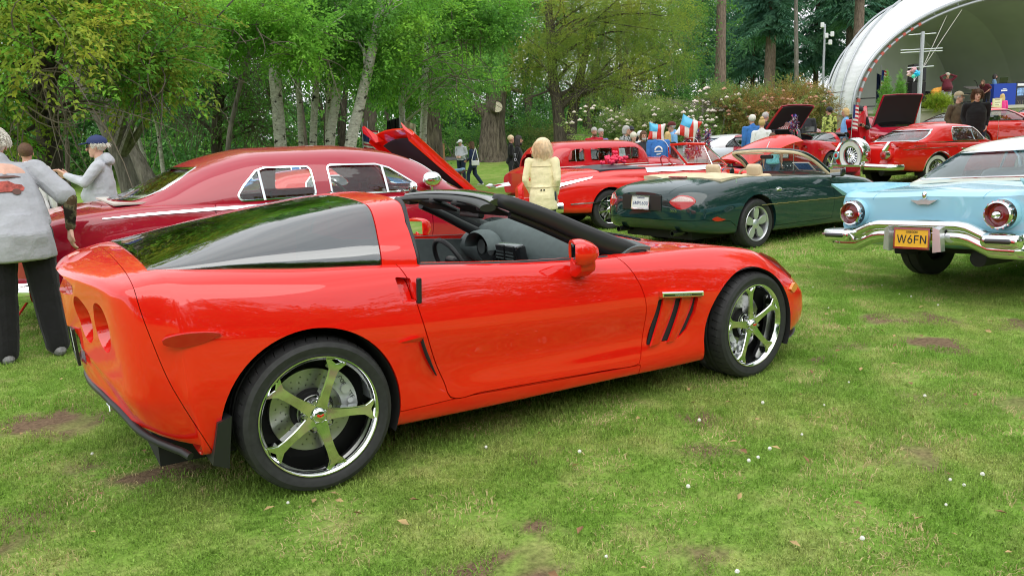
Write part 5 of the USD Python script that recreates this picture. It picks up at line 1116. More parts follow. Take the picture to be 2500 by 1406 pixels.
 # outside details on the near side and the tail
 for s in (-1, 1):
  put('door_mirror', cat([xf(ball((0, 0, 0), 1, 14, (.03, .05, .05)), (1.86, s*1.02, 1.10)), cyl((1.88, s*.93, 1.03), (1.87, s*1.02, 1.09), .009, n=8)]), chrome, c)
  put('spotlight', cat([arr(ball((0, 0, 0), 1, 20, (.095, .075, .075)).translate([2.10, s*.93, 1.16])), cyl((2.10, s*.90, 1.0), (2.10, s*.93, 1.12), .012, n=8)]), chrome, c)
  put('tail_lamp', xf(lathe([(0, -.05), (.04, -.045), (.06, -.02), (.065, .04)], 24, 'x'), (-1.13, s*.66, .66)), lens_dark, c)
  put('lamp_bezel', xf(lathe([(.064, -.02), (.078, -.02), (.082, .0), (.082, .10)], 24, 'x'), (-1.13, s*.66, .66)), chrome, c)
 for x0, sg in ((-1.33, -1), (3.63, 1)):
  pts = [(x0-sg*.22, -.86, .48), (x0-sg*.06, -.74, .48), (x0, -.4, .48), (x0+sg*.02, 0, .48), (x0, .4, .48), (x0-sg*.06, .74, .48), (x0-sg*.22, .86, .48)]
  put('bumper', tube(smooth_path(pts, 30), .075, 14, flat=(.45, 1.0), up=(0, 0, 1)), chrome, c)
  for y in (-.35, .35): put('overrider', rbox(x0-.05, x0+.05, y-.035, y+.035, .40, .64, .03), chrome, c)
 put('bonnet_ornament', xf(cat([hull([(3.32, 0, 1.03), (3.62, -.015, 1.02), (3.62, .015, 1.02), (3.36, -.02, 1.0), (3.36, .02, 1.0), (3.60, 0, 1.06)]), hull([(3.3, 0, 1.03), (3.42, -.12, 1.05), (3.46, -.12, 1.045), (3.42, 0, 1.01)]), hull([(3.3, 0, 1.03), (3.42, .12, 1.05), (3.46, .12, 1.045), (3.42, 0, 1.01)])]), (-.12, 0, -.02)), chrome, c)
 put('wiper', tube([(2.30, -.3, 1.10), (2.18, -.55, 1.19)], .008, 6), steel, c)
 for x, z in (rw, fw):
  for s in (-1, 1): road_wheel(c, (x, s*.77, .34), 0 if s < 0 else PI, .34, .20, .20, rim_hubcap, detail=False, disc=False)
 liners(c, [rw, fw], .39, .94, .60); put('underbody', box(-1.0, 3.2, -.6, .6, .24, .34), matte_black, c)
 return c
SALOON = saloon()
# ---- dark green grand tourer convertible
XK = {-1.20: [(0,.44),(.30,.44),(.42,.46),(.47,.52),(.47,.59),(.45,.67),(.38,.74),(.26,.775),(0,.79)],
 -1.12: [(0,.32),(.52,.32),(.68,.345),(.735,.43),(.735,.55),(.70,.68),(.61,.775),(.42,.825),(0,.845)],
 -.95: [(0,.27),(.64,.27),(.80,.295),(.855,.40),(.86,.55),(.825,.70),(.72,.81),(.52,.865),(0,.885)],
 -.50: [(0,.22),(.74,.22),(.86,.245),(.90,.38),(.912,.56),(.885,.74),(.79,.855),(.60,.91),(0,.94)],
 0.0: [(0,.20),(.78,.20),(.87,.225),(.912,.36),(.925,.56),(.905,.765),(.83,.885),(.70,.935),(0,.965)],
 .50: [(0,.19),(.78,.19),(.87,.21),(.905,.33),(.918,.55),(.897,.755),(.84,.875),(.76,.92),(0,.945)],
 1.40: [(0,.18),(.78,.18),(.865,.20),(.897,.32),(.908,.54),(.887,.735),(.83,.85),(.75,.895),(0,.92)],
 2.00: [(0,.18),(.78,.18),(.865,.20),(.897,.33),(.908,.54),(.885,.72),(.815,.84),(.66,.885),(0,.93)],
 2.59: [(0,.20),(.76,.20),(.86,.23),(.905,.36),(.912,.54),(.88,.70),(.78,.80),(.55,.825),(0,.865)],
 3.10: [(0,.24),(.66,.24),(.76,.27),(.80,.38),(.80,.50),(.76,.60),(.66,.68),(.45,.71),(0,.745)],
 3.52: [(0,.36),(.25,.36),(.36,.38),(.41,.43),(.41,.48),(.38,.53),(.31,.57),(.20,.595),(0,.61)]}
def tourer():
 c = thing('convertible_tourer', 'dark green open tourer with tan folded top and silver five spoke wheels', 'car', (7.20, 3.93, float(height(7.2, 3.9))), .05)
 B = Body(XK, 100, 70); rw, fw = (0, .325), (2.588, .325)
 b = wells(B.s, [rw, fw], .385, .58)
 b = b-extrude([(.20, .36), (1.62, .36), (1.75, .60), (1.85, .80), (1.85, 1.3), (.20, 1.3)], -.74, .74, 'xz')-extrude([(-.35, .80), (.3, .80), (.3, 1.3), (-.42, 1.3)], -.66, .66, 'xz')
 b = b-(extrude(rounded([(-.37, .55), (.37, .55), (.37, .76), (-.37, .76)], .03), -1.4, -.9, 'yz')-B.inset(.022))
 ln = lambda o: side(offset(o, .003), .5)
 dr = [(.30, .30), (.42, .27), (1.66, .27), (1.70, .5), (1.66, .9), (1.6, 1.2), (.26, 1.2), (.25, .7), (.26, .45)]
 d = b ^ side(offset(dr, -.003), .5); b = b-side(offset(dr, .003), .5)
 bp = [(-1.6, .445), (-.96, .445), (-.52, .40), (-.36, .30), (-.3, .1), (-1.6, .1)]
 bu = b ^ extrude(offset(bp, -.003), -1.3, 1.3, 'xz'); b = b-extrude(offset(bp, .003), -1.3, 1.3, 'xz')
 lid = smooth_poly([(-1.25, -.42), (-.9, -.52), (-.45, -.60), (-.44, .60), (-.9, .52), (-1.25, .42)], 50)
 b = b-(extrude(offset(lid, .003), .775, 1.3, 'xy')-extrude(offset(lid, -.003), .7, 1.4, 'xy'))
 put('body', b, racing, c, 40); put('bumper', bu, racing, c, 40)
 for sg in (-1, 1): put('door', d ^ m3.Manifold.cube([9, 4, 4], True).translate([0, sg*2.0005, 0]), racing, c, 40)
 for s in (-1, 1):
  lo = np.array(smooth_poly([(-.17, .0), (-.09, .072), (.02, .082), (.10, .045), (.125, -.005), (.08, -.065), (-.09, -.072)], 36))
  S = B.band(-.010, .012)
  y0, z0 = .655, .675
  prism = extrude(lo*[1, .95]+[y0*s if s > 0 else -y0, z0] if s > 0 else lo*[-1, .95]+[-y0, z0], -1.4, -.55, 'yz')
  up = m3.Manifold.cube([3, 3, 1], True).translate([0, 0, z0+.5+.005]); prism2 = extrude(offset(lo*[s, .95]+[y0*s, z0], -.014), -1.4, -.5, 'yz')
  put('tail_lamp', (S ^ prism)-(prism2 ^ up), lens_red, c, 40); put('reversing_lens', (B.band(-.007, .012) ^ prism2) ^ up, lens_clear, c, 40)
  put('side_marker', B.band(-.008, .01) ^ extrude(smooth_poly([(-.72, .405), (-.64, .428), (-.56, .40), (-.50, .385), (-.58, .372), (-.68, .38)], 24)+np.array([-.12, .045]), *((-1.3, -.5) if s < 0 else (.5, 1.3)), 'xz'), lens_red, c, 30)
  put('exhaust_tip', xf(lathe([(.030, -.1), (.038, -.1), (.038, .15), (.030, .15), (.030, -.1)], 20, 'x'), (-1.06, s*.50, .27)), gloss_black, c)
  put('door_handle', cat([xf(ball((0, 0, 0), 1, 16, (.085, .012, .032)), (.44, s*.893, .745)), xf(ball((0, 0, 0), 1, 16, (.055, .02, .02)), (.45, s*.90, .748))]), chrome, c)
  put('rubbing_strip', B.band(-.009, .004) ^ side([(.05, .575), (.05, .560), (1.95, .545), (1.95, .560)], .5) ^ m3.Manifold.cube([9, 4, 4], True).translate([0, s*2.0005, 0]), racing, c, 30)
  put('strip_inlay', B.band(-.011, .004) ^ side([(.05, .570), (.05, .566), (1.95, .551), (1.95, .555)], .5) ^ m3.Manifold.cube([9, 4, 4], True).translate([0, s*2.0005, 0]), plain('gold_line', (.45, .32, .12), .4), c, 30)
  mb = np.array([1.66, s*.875, .855]); put('door_mirror', cat([xf(rbox(-.06, .05, -.09, .10, -.055, .06, .03), mb+[0, s*.10, .06]), hull([tuple(mb+[-.03, 0, -.02]), tuple(mb+[.06, 0, -.02]), tuple(mb+[-.03, s*.08, .03]), tuple(mb+[.05, s*.08, .03]), tuple(mb+[0, s*.07, .08]), tuple(mb+[.03, 0, .01])])]), black_paint, c)
  put('mirror_glass', xf(box(-.066, -.062, -.075, .085, -.04, .045), mb+[0, s*.10, .06]), mirror_glass, c)
 for s_, (px_, w_) in ((1, (0, 0)),):
  number_plate(c, (-1.222, 0, .655), .305, .155, plate_white, ink_blue, [('6MPL600', .044, -.03), ('California', .022, .05)], 8)
  put('plate_panel', rbox(-1.214, -1.17, -.36, .36, .555, .755, .01), trim_black, c)
 v, f = text('XK8', .035, .003);
 def on_tail(v, f, y, z, m, nm):
  P = np.stack([0*v[:, 0]-1.4, -v[:, 0]+y, v[:, 1]+z], 1); xs = np.interp(np.abs(P[:, 1]), [0, .45, .60, .72, .80, .86], [-1.205, -1.19, -1.165, -1.125, -1.06, -.95]); P[:, 0] = xs-.012-v[:, 2]; put(nm, (P, f), m, c, 0)
 on_tail(v, f, -.55, .545, chrome, 'badge')
 # tan cockpit
 put('cockpit', cat([box(.22, 1.6, -.735, .735, .37, .40), box(.21, .24, -.73, .73, .37, .88), box(.24, 1.65, -.738, -.725, .38, .85), box(.24, 1.65, .725, .738, .38, .85)]), tan_leather, c)
 for y in (-.37, .37):
  put('seat', rbox(.76, 1.24, y-.26, y+.26, .38, .56, .06)+solid(xf(arr(rbox(-.08, .08, -.27, .27, 0, .50, .07)), (.74, y, .46), ry=-.25)), tan_leather, c, 50)
  put('headrest', xf(rbox(-.045, .045, -.125, .125, -.09, .09, .045), (.60, y, .99), ry=-.2), tan_leather, c, 50)
 put('dashboard', rbox(1.55, 1.85, -.72, .72, .62, .88, .05), plain('dark_wood', (.10, .05, .025), .25), c)
 put('steering_wheel', tube(xf((np.stack([0*ang, .19*np.cos(ang), .19*np.sin(ang)], 1), np.zeros((0, 3), int)), (1.42, .37, .80), ry=-.45)[0], .015, 8, closed=True), tan_leather, c)
 r = np.random.default_rng(4); gx, gy = np.meshgrid(np.linspace(-.48, .22, 22), np.linspace(-.70, .70, 40), indexing='ij')
 gz = .940+.045*np.sin(np.clip((gx+.48)/.70, 0, 1)*PI)**.8*(1-(gy/.76)**4)+.045*(meshkit.fbm(np.stack([gx*5, gy*3.2, 0*gx], -1), 3, 3)-.45)
 put('folded_top', thick(np.stack([gx, gy, gz], -1), .05), tan_canvas, c, 60)
 put('high_brake_light', rbox(-.56, -.50, -.15, .15, .942, .958, .007), lens_red, c)
 # windscreen
 A, T = np.array([1.93, -.71, .875]), np.array([1.30, -.56, 1.225]); p = smooth_path([A+[.10, -.04, -.05], A, (A+T)/2+[.02, -.012, .03], T, (1.26, -.42, 1.245), (1.25, 0, 1.26)], 30); p = np.vstack([p, p[-2::-1]*[1, -1, 1]])
 put('windscreen_frame', tube(p, .030, 10, flat=(1.2, .8)), racing, c, 50); put('frame_trim', tube(p[3:-3]+[-.035, 0, -.020], .022, 8), tan_canvas, c)
 G = np.array([[(A*[1, 0, 1]*(1-a)+T*[1, 0, 1]*a+[.16*(1-b*b)*(1-a)-.05*(1-b*b)*a, (.70*(1-a)+.56*a)*b, .02*math.sin(PI*a)+.03*a*(1-b*b)]) for b in np.linspace(-1, 1, 15)] for a in np.linspace(0, 1, 10)])
 put('windscreen', thick(G, .005), glass_clear, c, 50)
 put('rear_view_mirror', rbox(1.33, 1.36, -.11, .11, 1.12, 1.18, .02), trim_black, c); put('mirror_glass', box(1.325, 1.329, -.095, .095, 1.13, 1.17), mirror_glass, c)
 put('sun_visor', box(1.28, 1.43, -.48, -.12, 1.19, 1.205), tan_canvas, c, 0); put('sun_visor', box(1.28, 1.43, .12, .48, 1.19, 1.205), tan_canvas, c, 0)
 put('window_card', xf(box(-.004, .004, -.14, .14, -.10, .10), (1.68, -.40, 1.0), ry=-.95), plate_white, c, 0); put('card_print', xf(box(-.006, -.0042, -.12, .12, -.085, .085), (1.68, -.40, 1.0), ry=-.95), plain('card_blue', (.05, .16, .42), .5, noise=.6, scale=30), c, 0)
 put('aerial', cyl((-.30, -.80, .86), (-.30, -.80, .93), .006, n=8), chrome, c)
 for x, z in (rw, fw):
  for s in (-1, 1): road_wheel(c, (x, s*.79, .325), 0 if s < 0 else PI, .325, .245, .228, rim_spokes(5, alloy, .048, .075, .9, .012, fat=True), spin=PI/2, detail=False)
 liners(c, [rw, fw], .385, .91, .58); put('underbody', box(-.9, 3.2, -.6, .6, .17, .28), matte_black, c)
 return c
tourer()
# ---- two-seat hardtop with fins: light blue one nearest at the right, red one farther back
TBD = {-1.16: [(0,.47),(.60,.47),(.74,.485),(.80,.53),(.825,.62),(.825,.73),(.795,.845),(.62,.835),(0,.845)],
 -1.13: [(0,.44),(.62,.44),(.775,.455),(.835,.51),(.86,.62),(.858,.75),(.828,.880),(.64,.862),(0,.872)],
 -1.02: [(0,.40),(.66,.40),(.805,.42),(.862,.49),(.878,.63),(.875,.775),(.842,.905),(.66,.882),(0,.895)],
 -.60: [(0,.34),(.70,.34),(.825,.36),(.875,.48),(.89,.64),(.885,.785),(.848,.915),(.69,.905),(0,.928)],
 0.0: [(0,.30),(.72,.30),(.84,.32),(.88,.46),(.893,.64),(.886,.785),(.842,.905),(.72,.915),(0,.945)],
 .80: [(0,.28),(.74,.28),(.86,.30),(.885,.44),(.892,.63),(.883,.775),(.835,.885),(.75,.905),(0,.93)],
 2.0: [(0,.28),(.74,.28),(.86,.30),(.885,.44),(.890,.62),(.878,.76),(.82,.865),(.70,.88),(0,.925)],
 2.6: [(0,.30),(.72,.30),(.84,.32),(.88,.45),(.885,.60),(.87,.74),(.80,.83),(.58,.86),(0,.905)],
 3.2: [(0,.34),(.66,.34),(.79,.36),(.84,.46),(.845,.58),(.825,.69),(.75,.77),(.54,.80),(0,.84)],
 3.42: [(0,.44),(.45,.44),(.62,.46),(.72,.51),(.74,.58),(.72,.65),(.64,.71),(.45,.735),(0,.76)]}
TBC = {-.36: [(0,.80),(.66,.80),(.70,.925),(.62,.94),(.40,.955),(0,.96)], -.08: [(0,.80),(.70,.80),(.735,.925),(.66,1.03),(.49,1.105),(0,1.135)],
 .16: [(0,.80),(.71,.80),(.745,.925),(.675,1.08),(.53,1.19),(0,1.232)], .42: [(0,.80),(.715,.80),(.748,.925),(.69,1.11),(.555,1.255),(0,1.30)],
 .80: [(0,.80),(.715,.80),(.748,.92),(.70,1.12),(.565,1.275),(0,1.33)], 1.15: [(0,.80),(.715,.80),(.745,.915),(.695,1.10),(.555,1.255),(0,1.305)],
 1.40: [(0,.80),(.71,.80),(.735,.91),(.665,1.04),(.53,1.18),(0,1.22)], 1.62: [(0,.80),(.69,.80),(.71,.90),(.62,.96),(.48,1.02),(0,1.05)], 1.80: [(0,.80),(.66,.80),(.67,.885),(.56,.90),(.4,.93),(0,.94)]}
def hardtop():
 c = thing('hardtop_coupe', 'light blue finned two seater with white hardtop and round red tail lamps', 'car', (6.72, -.33, .055), -.05)
 UsdGeom.Xformable(c).AddRotateXOp().Set(-2.6)
 B = Body(TBD, 100, 70); C = Body(TBC, 80, 56); rw, fw = (0, .345), (2.59, .345)
 b = wells(B.s, [rw, fw], .375, .60)-extrude([(.40, .45), (1.60, .45), (1.7, 1.2), (.40, 1.2)], -.70, .70, 'xz')-extrude([(-.25, .78), (.5, .78), (.5, 1.2), (-.3, 1.2)], -.64, .64, 'xz')
 fins = []
 for s in (-1, 1):
  fins.append(hull([(-1.30, s*.842, .975), (-1.28, s*.855, .955), (-1.11, s*.868, .86), (-1.10, s*.80, .86), (-.95, s*.872, .83), (-.9, s*.79, .87), (.35, s*.836, .895), (.30, s*.80, .89), (-.6, s*.862, .95), (-.6, s*.83, .955)]))
  fins.append(solid(xf(lathe([(0, -.06), (.118, -.06), (.130, .02), (.125, .30), (0, .34)], 40, 'x'), (-1.15, s*.665, .70))))
 b = m3.Manifold.batch_boolean([b]+fins, m3.OpType.Add)
 # boot lid: shut line across the tail and along the deck
 tail_line = extrude(rounded([(-.50, .70), (.50, .70), (.50, 1.2), (-.50, 1.2)], .06), -1.6, -.30, 'yz')
 tl2 = extrude(rounded([(-.494, .706), (.494, .706), (.494, 1.2), (-.494, 1.2)], .06), -1.7, -.306, 'yz')
 groove = (tail_line-tl2)-B.inset(.02)
 b = b-groove
 dr = [(.52, .36), (1.72, .36), (1.76, .6), (1.74, 1.1), (.50, 1.1)]
 d = b ^ side(offset(dr, -.003), .5); b = b-side(offset(dr, .003), .5)
 put('body', b, powder, c, 35)
 for sg in (-1, 1): put('door', d ^ m3.Manifold.cube([9, 4, 4], True).translate([0, sg*2.0005, 0]), powder, c, 40)
 sw_ = rounded([(.50, .945), (1.52, .945), (1.36, 1.13), (1.20, 1.225), (.62, 1.235), (.53, 1.15)], .03)
 rw_ = rounded([(-.655, .962), (.655, .962), (.60, 1.10), (.52, 1.195), (-.52, 1.195), (-.60, 1.10)], .05)
 fw2 = rounded([(-.66, .95), (.66, .95), (.55, 1.21), (-.55, 1.21)], .03)
 cabin_parts(c, C, cream, [sw_], rw_, fw2, .40, 1.25, glass_smoke, chrome, .010, B.inset(.010), .03, 'hardtop')
 put('roof_bead', C.band(-.010, .006) ^ extrude([(-1, .918), (1.25, .905), (1.25, .925), (-1, .938)], -1.3, 1.3, 'xz'), chrome, c, 30)
 for s in (-1, 1):
  x0, y0, z0 = -1.20, s*.665, .70; q8 = (1, .80, .80)
  put('lamp_bezel', xf(lathe([(.108, -.03), (.118, -.055), (.132, -.05), (.140, -.02), (.142, .02), (.108, .02), (.108, -.03)], 48, 'x'), (x0-.02, y0, z0), s=q8), chrome, c)
  put('lamp_ring', xf(lathe([(.120, -.058), (.140, -.036), (.148, .01)], 48, 'x'), (x0-.012, y0, z0), s=q8), gloss_black, c)
  for k in range(16): put('ring_notch', xf(xf(box(-.03, -.01, -.008, .008, .126, .143), rx=k*PI/8), (x0-.028, y0, z0), s=q8), chrome, c, 0)
  put('tail_lamp', xf(lathe([(0, -.045), (.05, -.044), (.09, -.036), (.112, -.02)], 48, 'x'), (x0-.01, y0, z0), s=q8), lens_dark, c)
  put('lamp_bullet', xf(lathe([(0, -.115), (.02, -.110), (.036, -.09), (.045, -.06), (.05, -.035)], 32, 'x'), (x0-.01, y0, z0), s=q8), chrome, c)
  put('reversing_slot', rbox(-1.40, -1.34, s*.74-.105, s*.74+.105, .485, .53, .018), gloss_black, c)
  put('overhang_bumper', rbox(-1.39, -1.26, s*.74-.150, s*.74+.150, .45, .565, .04), chrome, c)
  put('fin_bead', tube([(-.25, s*.60, .90), (-.1, s*.62, .91)], .006, 6), chrome, c)
 zs = lambda y: np.interp(abs(y), [0, .36, .44, .60, .72, .95], [.60, .60, .585, .515, .512, .512])
 ys = np.r_[np.linspace(-.95, .95, 60)]
 def bar(h0, h1, x0, bulge, nm, mm=chrome):
  P = []
  for y in ys:
   zc = zs(y); xo = x0+.20*np.clip((abs(y)-.78)/.2, 0, 1)**2; row = []
   for a in np.linspace(-1, 1, 11): row.append((xo-bulge*math.sqrt(max(0, 1-a*a*.93)), y, zc+(h0+h1)/2+a*(h1-h0)/2))
   P.append(row)
  put(nm, thick(np.array(P), .01), mm, c, 50)
 bar(-.028, .042, -1.24, .06, 'rear_bumper'); bar(-.145, -.032, -1.225, .045, 'bumper_pan')
 for s in (-1, 1): put('plate_guard', hull([(-1.36, s*.20, .39), (-1.36, s*.20, .60), (-1.345, s*.265, .40), (-1.345, s*.25, .58), (-1.28, s*.26, .40), (-1.28, s*.25, .60), (-1.28, s*.20, .39), (-1.28, s*.2, .6)]), alloy, c)
 number_plate(c, (-1.335, 0, .50), .305, .155, plate_yellow, ink_dark, [('W6FN', .068, -.040), ('OREGON', .018, .045)], 4)
 put('plate_frame_lettering', (lambda q: (np.stack([-1.347-q[0][:, 2]+.0, -q[0][:, 0], q[0][:, 1]+.414], 1), q[1]))(text('Thunderbird', .016, .002)), chrome, c, 0)
 wing = [(0, -.018), (.05, -.022), (.09, .0), (.125, .018), (.05, .014), (.02, .024), (0, .018), (-.02, .024), (-.05, .014), (-.125, .018), (-.09, 0), (-.05, -.022)]
 put('boot_emblem', extrude(wing, -1.185, -1.165, 'yz').translate([0, 0, .795]), alloy, c)
 put('boot_lock', xf(ball((0, 0, 0), 1, 16, (.018, .022, .035)), (-1.17, 0, .852)), chrome, c)
 # cabin contents
 put('cockpit', cat([box(.42, 1.6, -.69, .69, .46, .50)]), plain('pale_carpet', (.35, .38, .40), .9), c); put('seat', rbox(.58, .86, -.62, .62, .55, 1.02, .09), plain('pale_blue_vinyl', (.50, .60, .64), .45), c)
 put('dashboard', rbox(1.50, 1.68, -.66, .66, .74, .93, .04), powder, c)
 put('steering_wheel', tube(xf((np.stack([0*ang, .20*np.cos(ang), .20*np.sin(ang)], 1), np.zeros((0, 3), int)), (1.22, .34, .88), ry=-.5)[0], .013, 8, closed=True), plain('pale_wheel', (.55, .58, .6), .4), c)
 for s in (-1, 1):
  put('vent_frame', tube([(1.16, s*.735, .93), (1.14, s*.63, 1.17)], .012, 6), chrome, c)
  put('door_handle', rbox(.60, .76, min(s*.875, s*.91), max(s*.875, s*.91), .755, .79, .012), chrome, c)
 pts = [(3.46, y, .50) for y in (-.80, -.4, 0, .4, .80)]; put('front_bumper', tube(smooth_path([(3.25, -.9, .5)]+pts+[(3.25, .9, .5)], 24), .075, 12, flat=(.5, 1), up=(0, 0, 1)), chrome, c)
 for s in (-1, 1): put('headlamp', xf(lathe([(0, .05), (.08, .035), (.10, .0)], 24, 'x'), (3.30, s*.63, .68)), lens_clear, c)
 put('muffler', xf(lathe([(0, -.35), (.07, -.34), (.07, .3), (0, .32)], 16, 'x'), (-.75, -.42, .33)), matte_black, c)
 for x, z in (rw, fw):
  for s in (-1, 1): road_wheel(c, (x, s*.73, .345), 0 if s < 0 else PI, .345, .21, .205, rim_wire, detail=False, disc=False, tyre_wall=white_wall)
 liners(c, [rw, fw], .375, .885, .60); put('underbody', box(-.6, 3.1, -.48, .48, .30, .40), matte_black, c)
 return c
BLUE = hardtop()
RED2 = recolor(BLUE, 'hardtop_coupe', 'red finned two seater with red hardtop and a chrome spare wheel on its tail', (15.75, 6.32, float(height(15.4, 6.6))), -.20, [(powder, scarlet), (cream, scarlet)], ('lamp_bezel', 'tail_lamp', 'lamp_ring', 'ring_notch', 'lamp_bullet', 'licence_plate', 'plate_guard', 'plate_frame', 'rear_bumper', 'bumper_pan', 'reversing', 'overhang', 'boot_'))
def red_hardtop_tail(c):
 t = lathe([(.18, -.10), (.30, -.115), (.345, -.10), (.365, -.05), (.37, .06), (.35, .11), (.0, .12)], 56, 'x')
 put('spare_wheel_cover', xf(t, (-1.42, 0, .71), ry=-.10), chrome, c, 30)
 put('spare_tyre_wall', xf(lathe([(.205, -.112), (.30, -.122)], 48, 'x'), (-1.425, 0, .71), ry=-.10), white_wall, c)
 sp = [xf(tube([(-.12, .05*math.cos(b), .05*math.sin(b)), (-.07, .20*math.cos(a), .20*math.sin(a))], .005, 5), (-1.42, 0, .71), ry=-.10) for a, b in [(i*2*PI/32, i*2*PI/32+(.5 if i % 2 else -.5)) for i in range(32)]]
 put('spare_spokes', cat(sp), chrome, c); put('spare_hub', xf(lathe([(0, -.15), (.04, -.14), (.07, -.09)], 24, 'x'), (-1.42, 0, .71), ry=-.10), chrome, c)
 put('bumper_shelf', rbox(-1.66, -1.20, -.42, .42, .475, .515, .018), chrome, c); put('shelf_panel', rbox(-1.63, -1.60, -.40, .40, .26, .48, .012), chrome, c)
 number_plate(c, (-1.645, .20, .37), .30, .15, plate_blue, ink_yellow, [('57 J44', .07, -.035)], 0)
 for s in (-1, 1):
  put('rear_bumper', tube(smooth_path([(-1.52, s*.40, .47), (-1.42, s*.62, .46), (-1.30, s*.86, .45), (-1.05, s*.95, .45)], 20), .062, 12, flat=(.6, 1), up=(0, 0, 1)), chrome, c)
  put('lamp_pod', hull([(-1.32, s*.70, .80), (-1.32, s*.64, .80), (-1.18, s*.72, .97), (-1.18, s*.64, .97), (-1.1, s*.72, .74), (-1.1, s*.62, .74), (-1.30, s*.67, .74)]), chrome, c)
  put('lamp_bezel', xf(lathe([(.05, -.06), (.085, -.06), (.098, .0), (.10, .1)], 28, 'x'), (-1.25, s*.67, .70)), chrome, c)
  put('tail_lamp', xf(lathe([(0, -.075), (.04, -.07), (.055, -.05)], 24, 'x'), (-1.25, s*.67, .70)), lens_red, c)
 Bq = Body(TBD, 60, 50)
 put_each('side_strip', Bq.band(-.008, .005) ^ side([(-1.0, .80), (.5, .83), (.5, .822), (-1.0, .790)], .5), chrome, c)
 put_each('arch_trim', Bq.band(-.010, .004) ^ (side([(.40*math.cos(a), .345+.40*math.sin(a)) for a in np.linspace(0, PI, 24)], .5)-side([(.382*math.cos(a), .345+.382*math.sin(a)) for a in np.linspace(-.2, PI+.2, 28)], .4, 1.5)), chrome, c)
 for sg in (-1,):
  v, f = text('Thunderbird', .045, .003); P = np.stack([v[:, 0]-.55, -.885-v[:, 2], v[:, 1]+.845], 1); put('script_badge', (P, f), chrome, c, 0)
 put('aerial', cyl((2.0, -.6, .88), (2.0, -.6, 1.35), .004, n=6), chrome, c)
red_hardtop_tail(RED2)
# ---- open red convertible of the early fifties with its bonnet raised
CVT = {-1.16: [(0,.36),(.45,.36),(.55,.38),(.60,.45),(.62,.55),(.60,.66),(.54,.74),(.40,.78),(0,.80)],
 -1.0: [(0,.32),(.55,.32),(.68,.34),(.73,.44),(.745,.58),(.73,.72),(.66,.83),(.50,.875),(0,.90)],
 -.5: [(0,.28),(.66,.28),(.78,.30),(.82,.42),(.83,.60),(.82,.80),(.76,.93),(.60,.985),(0,1.01)],
 .2: [(0,.27),(.72,.27),(.84,.29),(.87,.40),(.88,.60),(.875,.82),(.845,.945),(.78,.985),(0,1.01)],
 2.2: [(0,.27),(.72,.27),(.84,.29),(.885,.40),(.895,.60),(.885,.80),(.845,.92),(.76,.96),(0,.99)],
 3.0: [(0,.28),(.72,.28),(.84,.30),(.89,.41),(.895,.58),(.87,.74),(.80,.84),(.58,.88),(0,.93)],
 3.7: [(0,.36),(.55,.36),(.68,.38),(.76,.46),(.78,.56),(.75,.66),(.66,.73),(.45,.77),(0,.80)]}
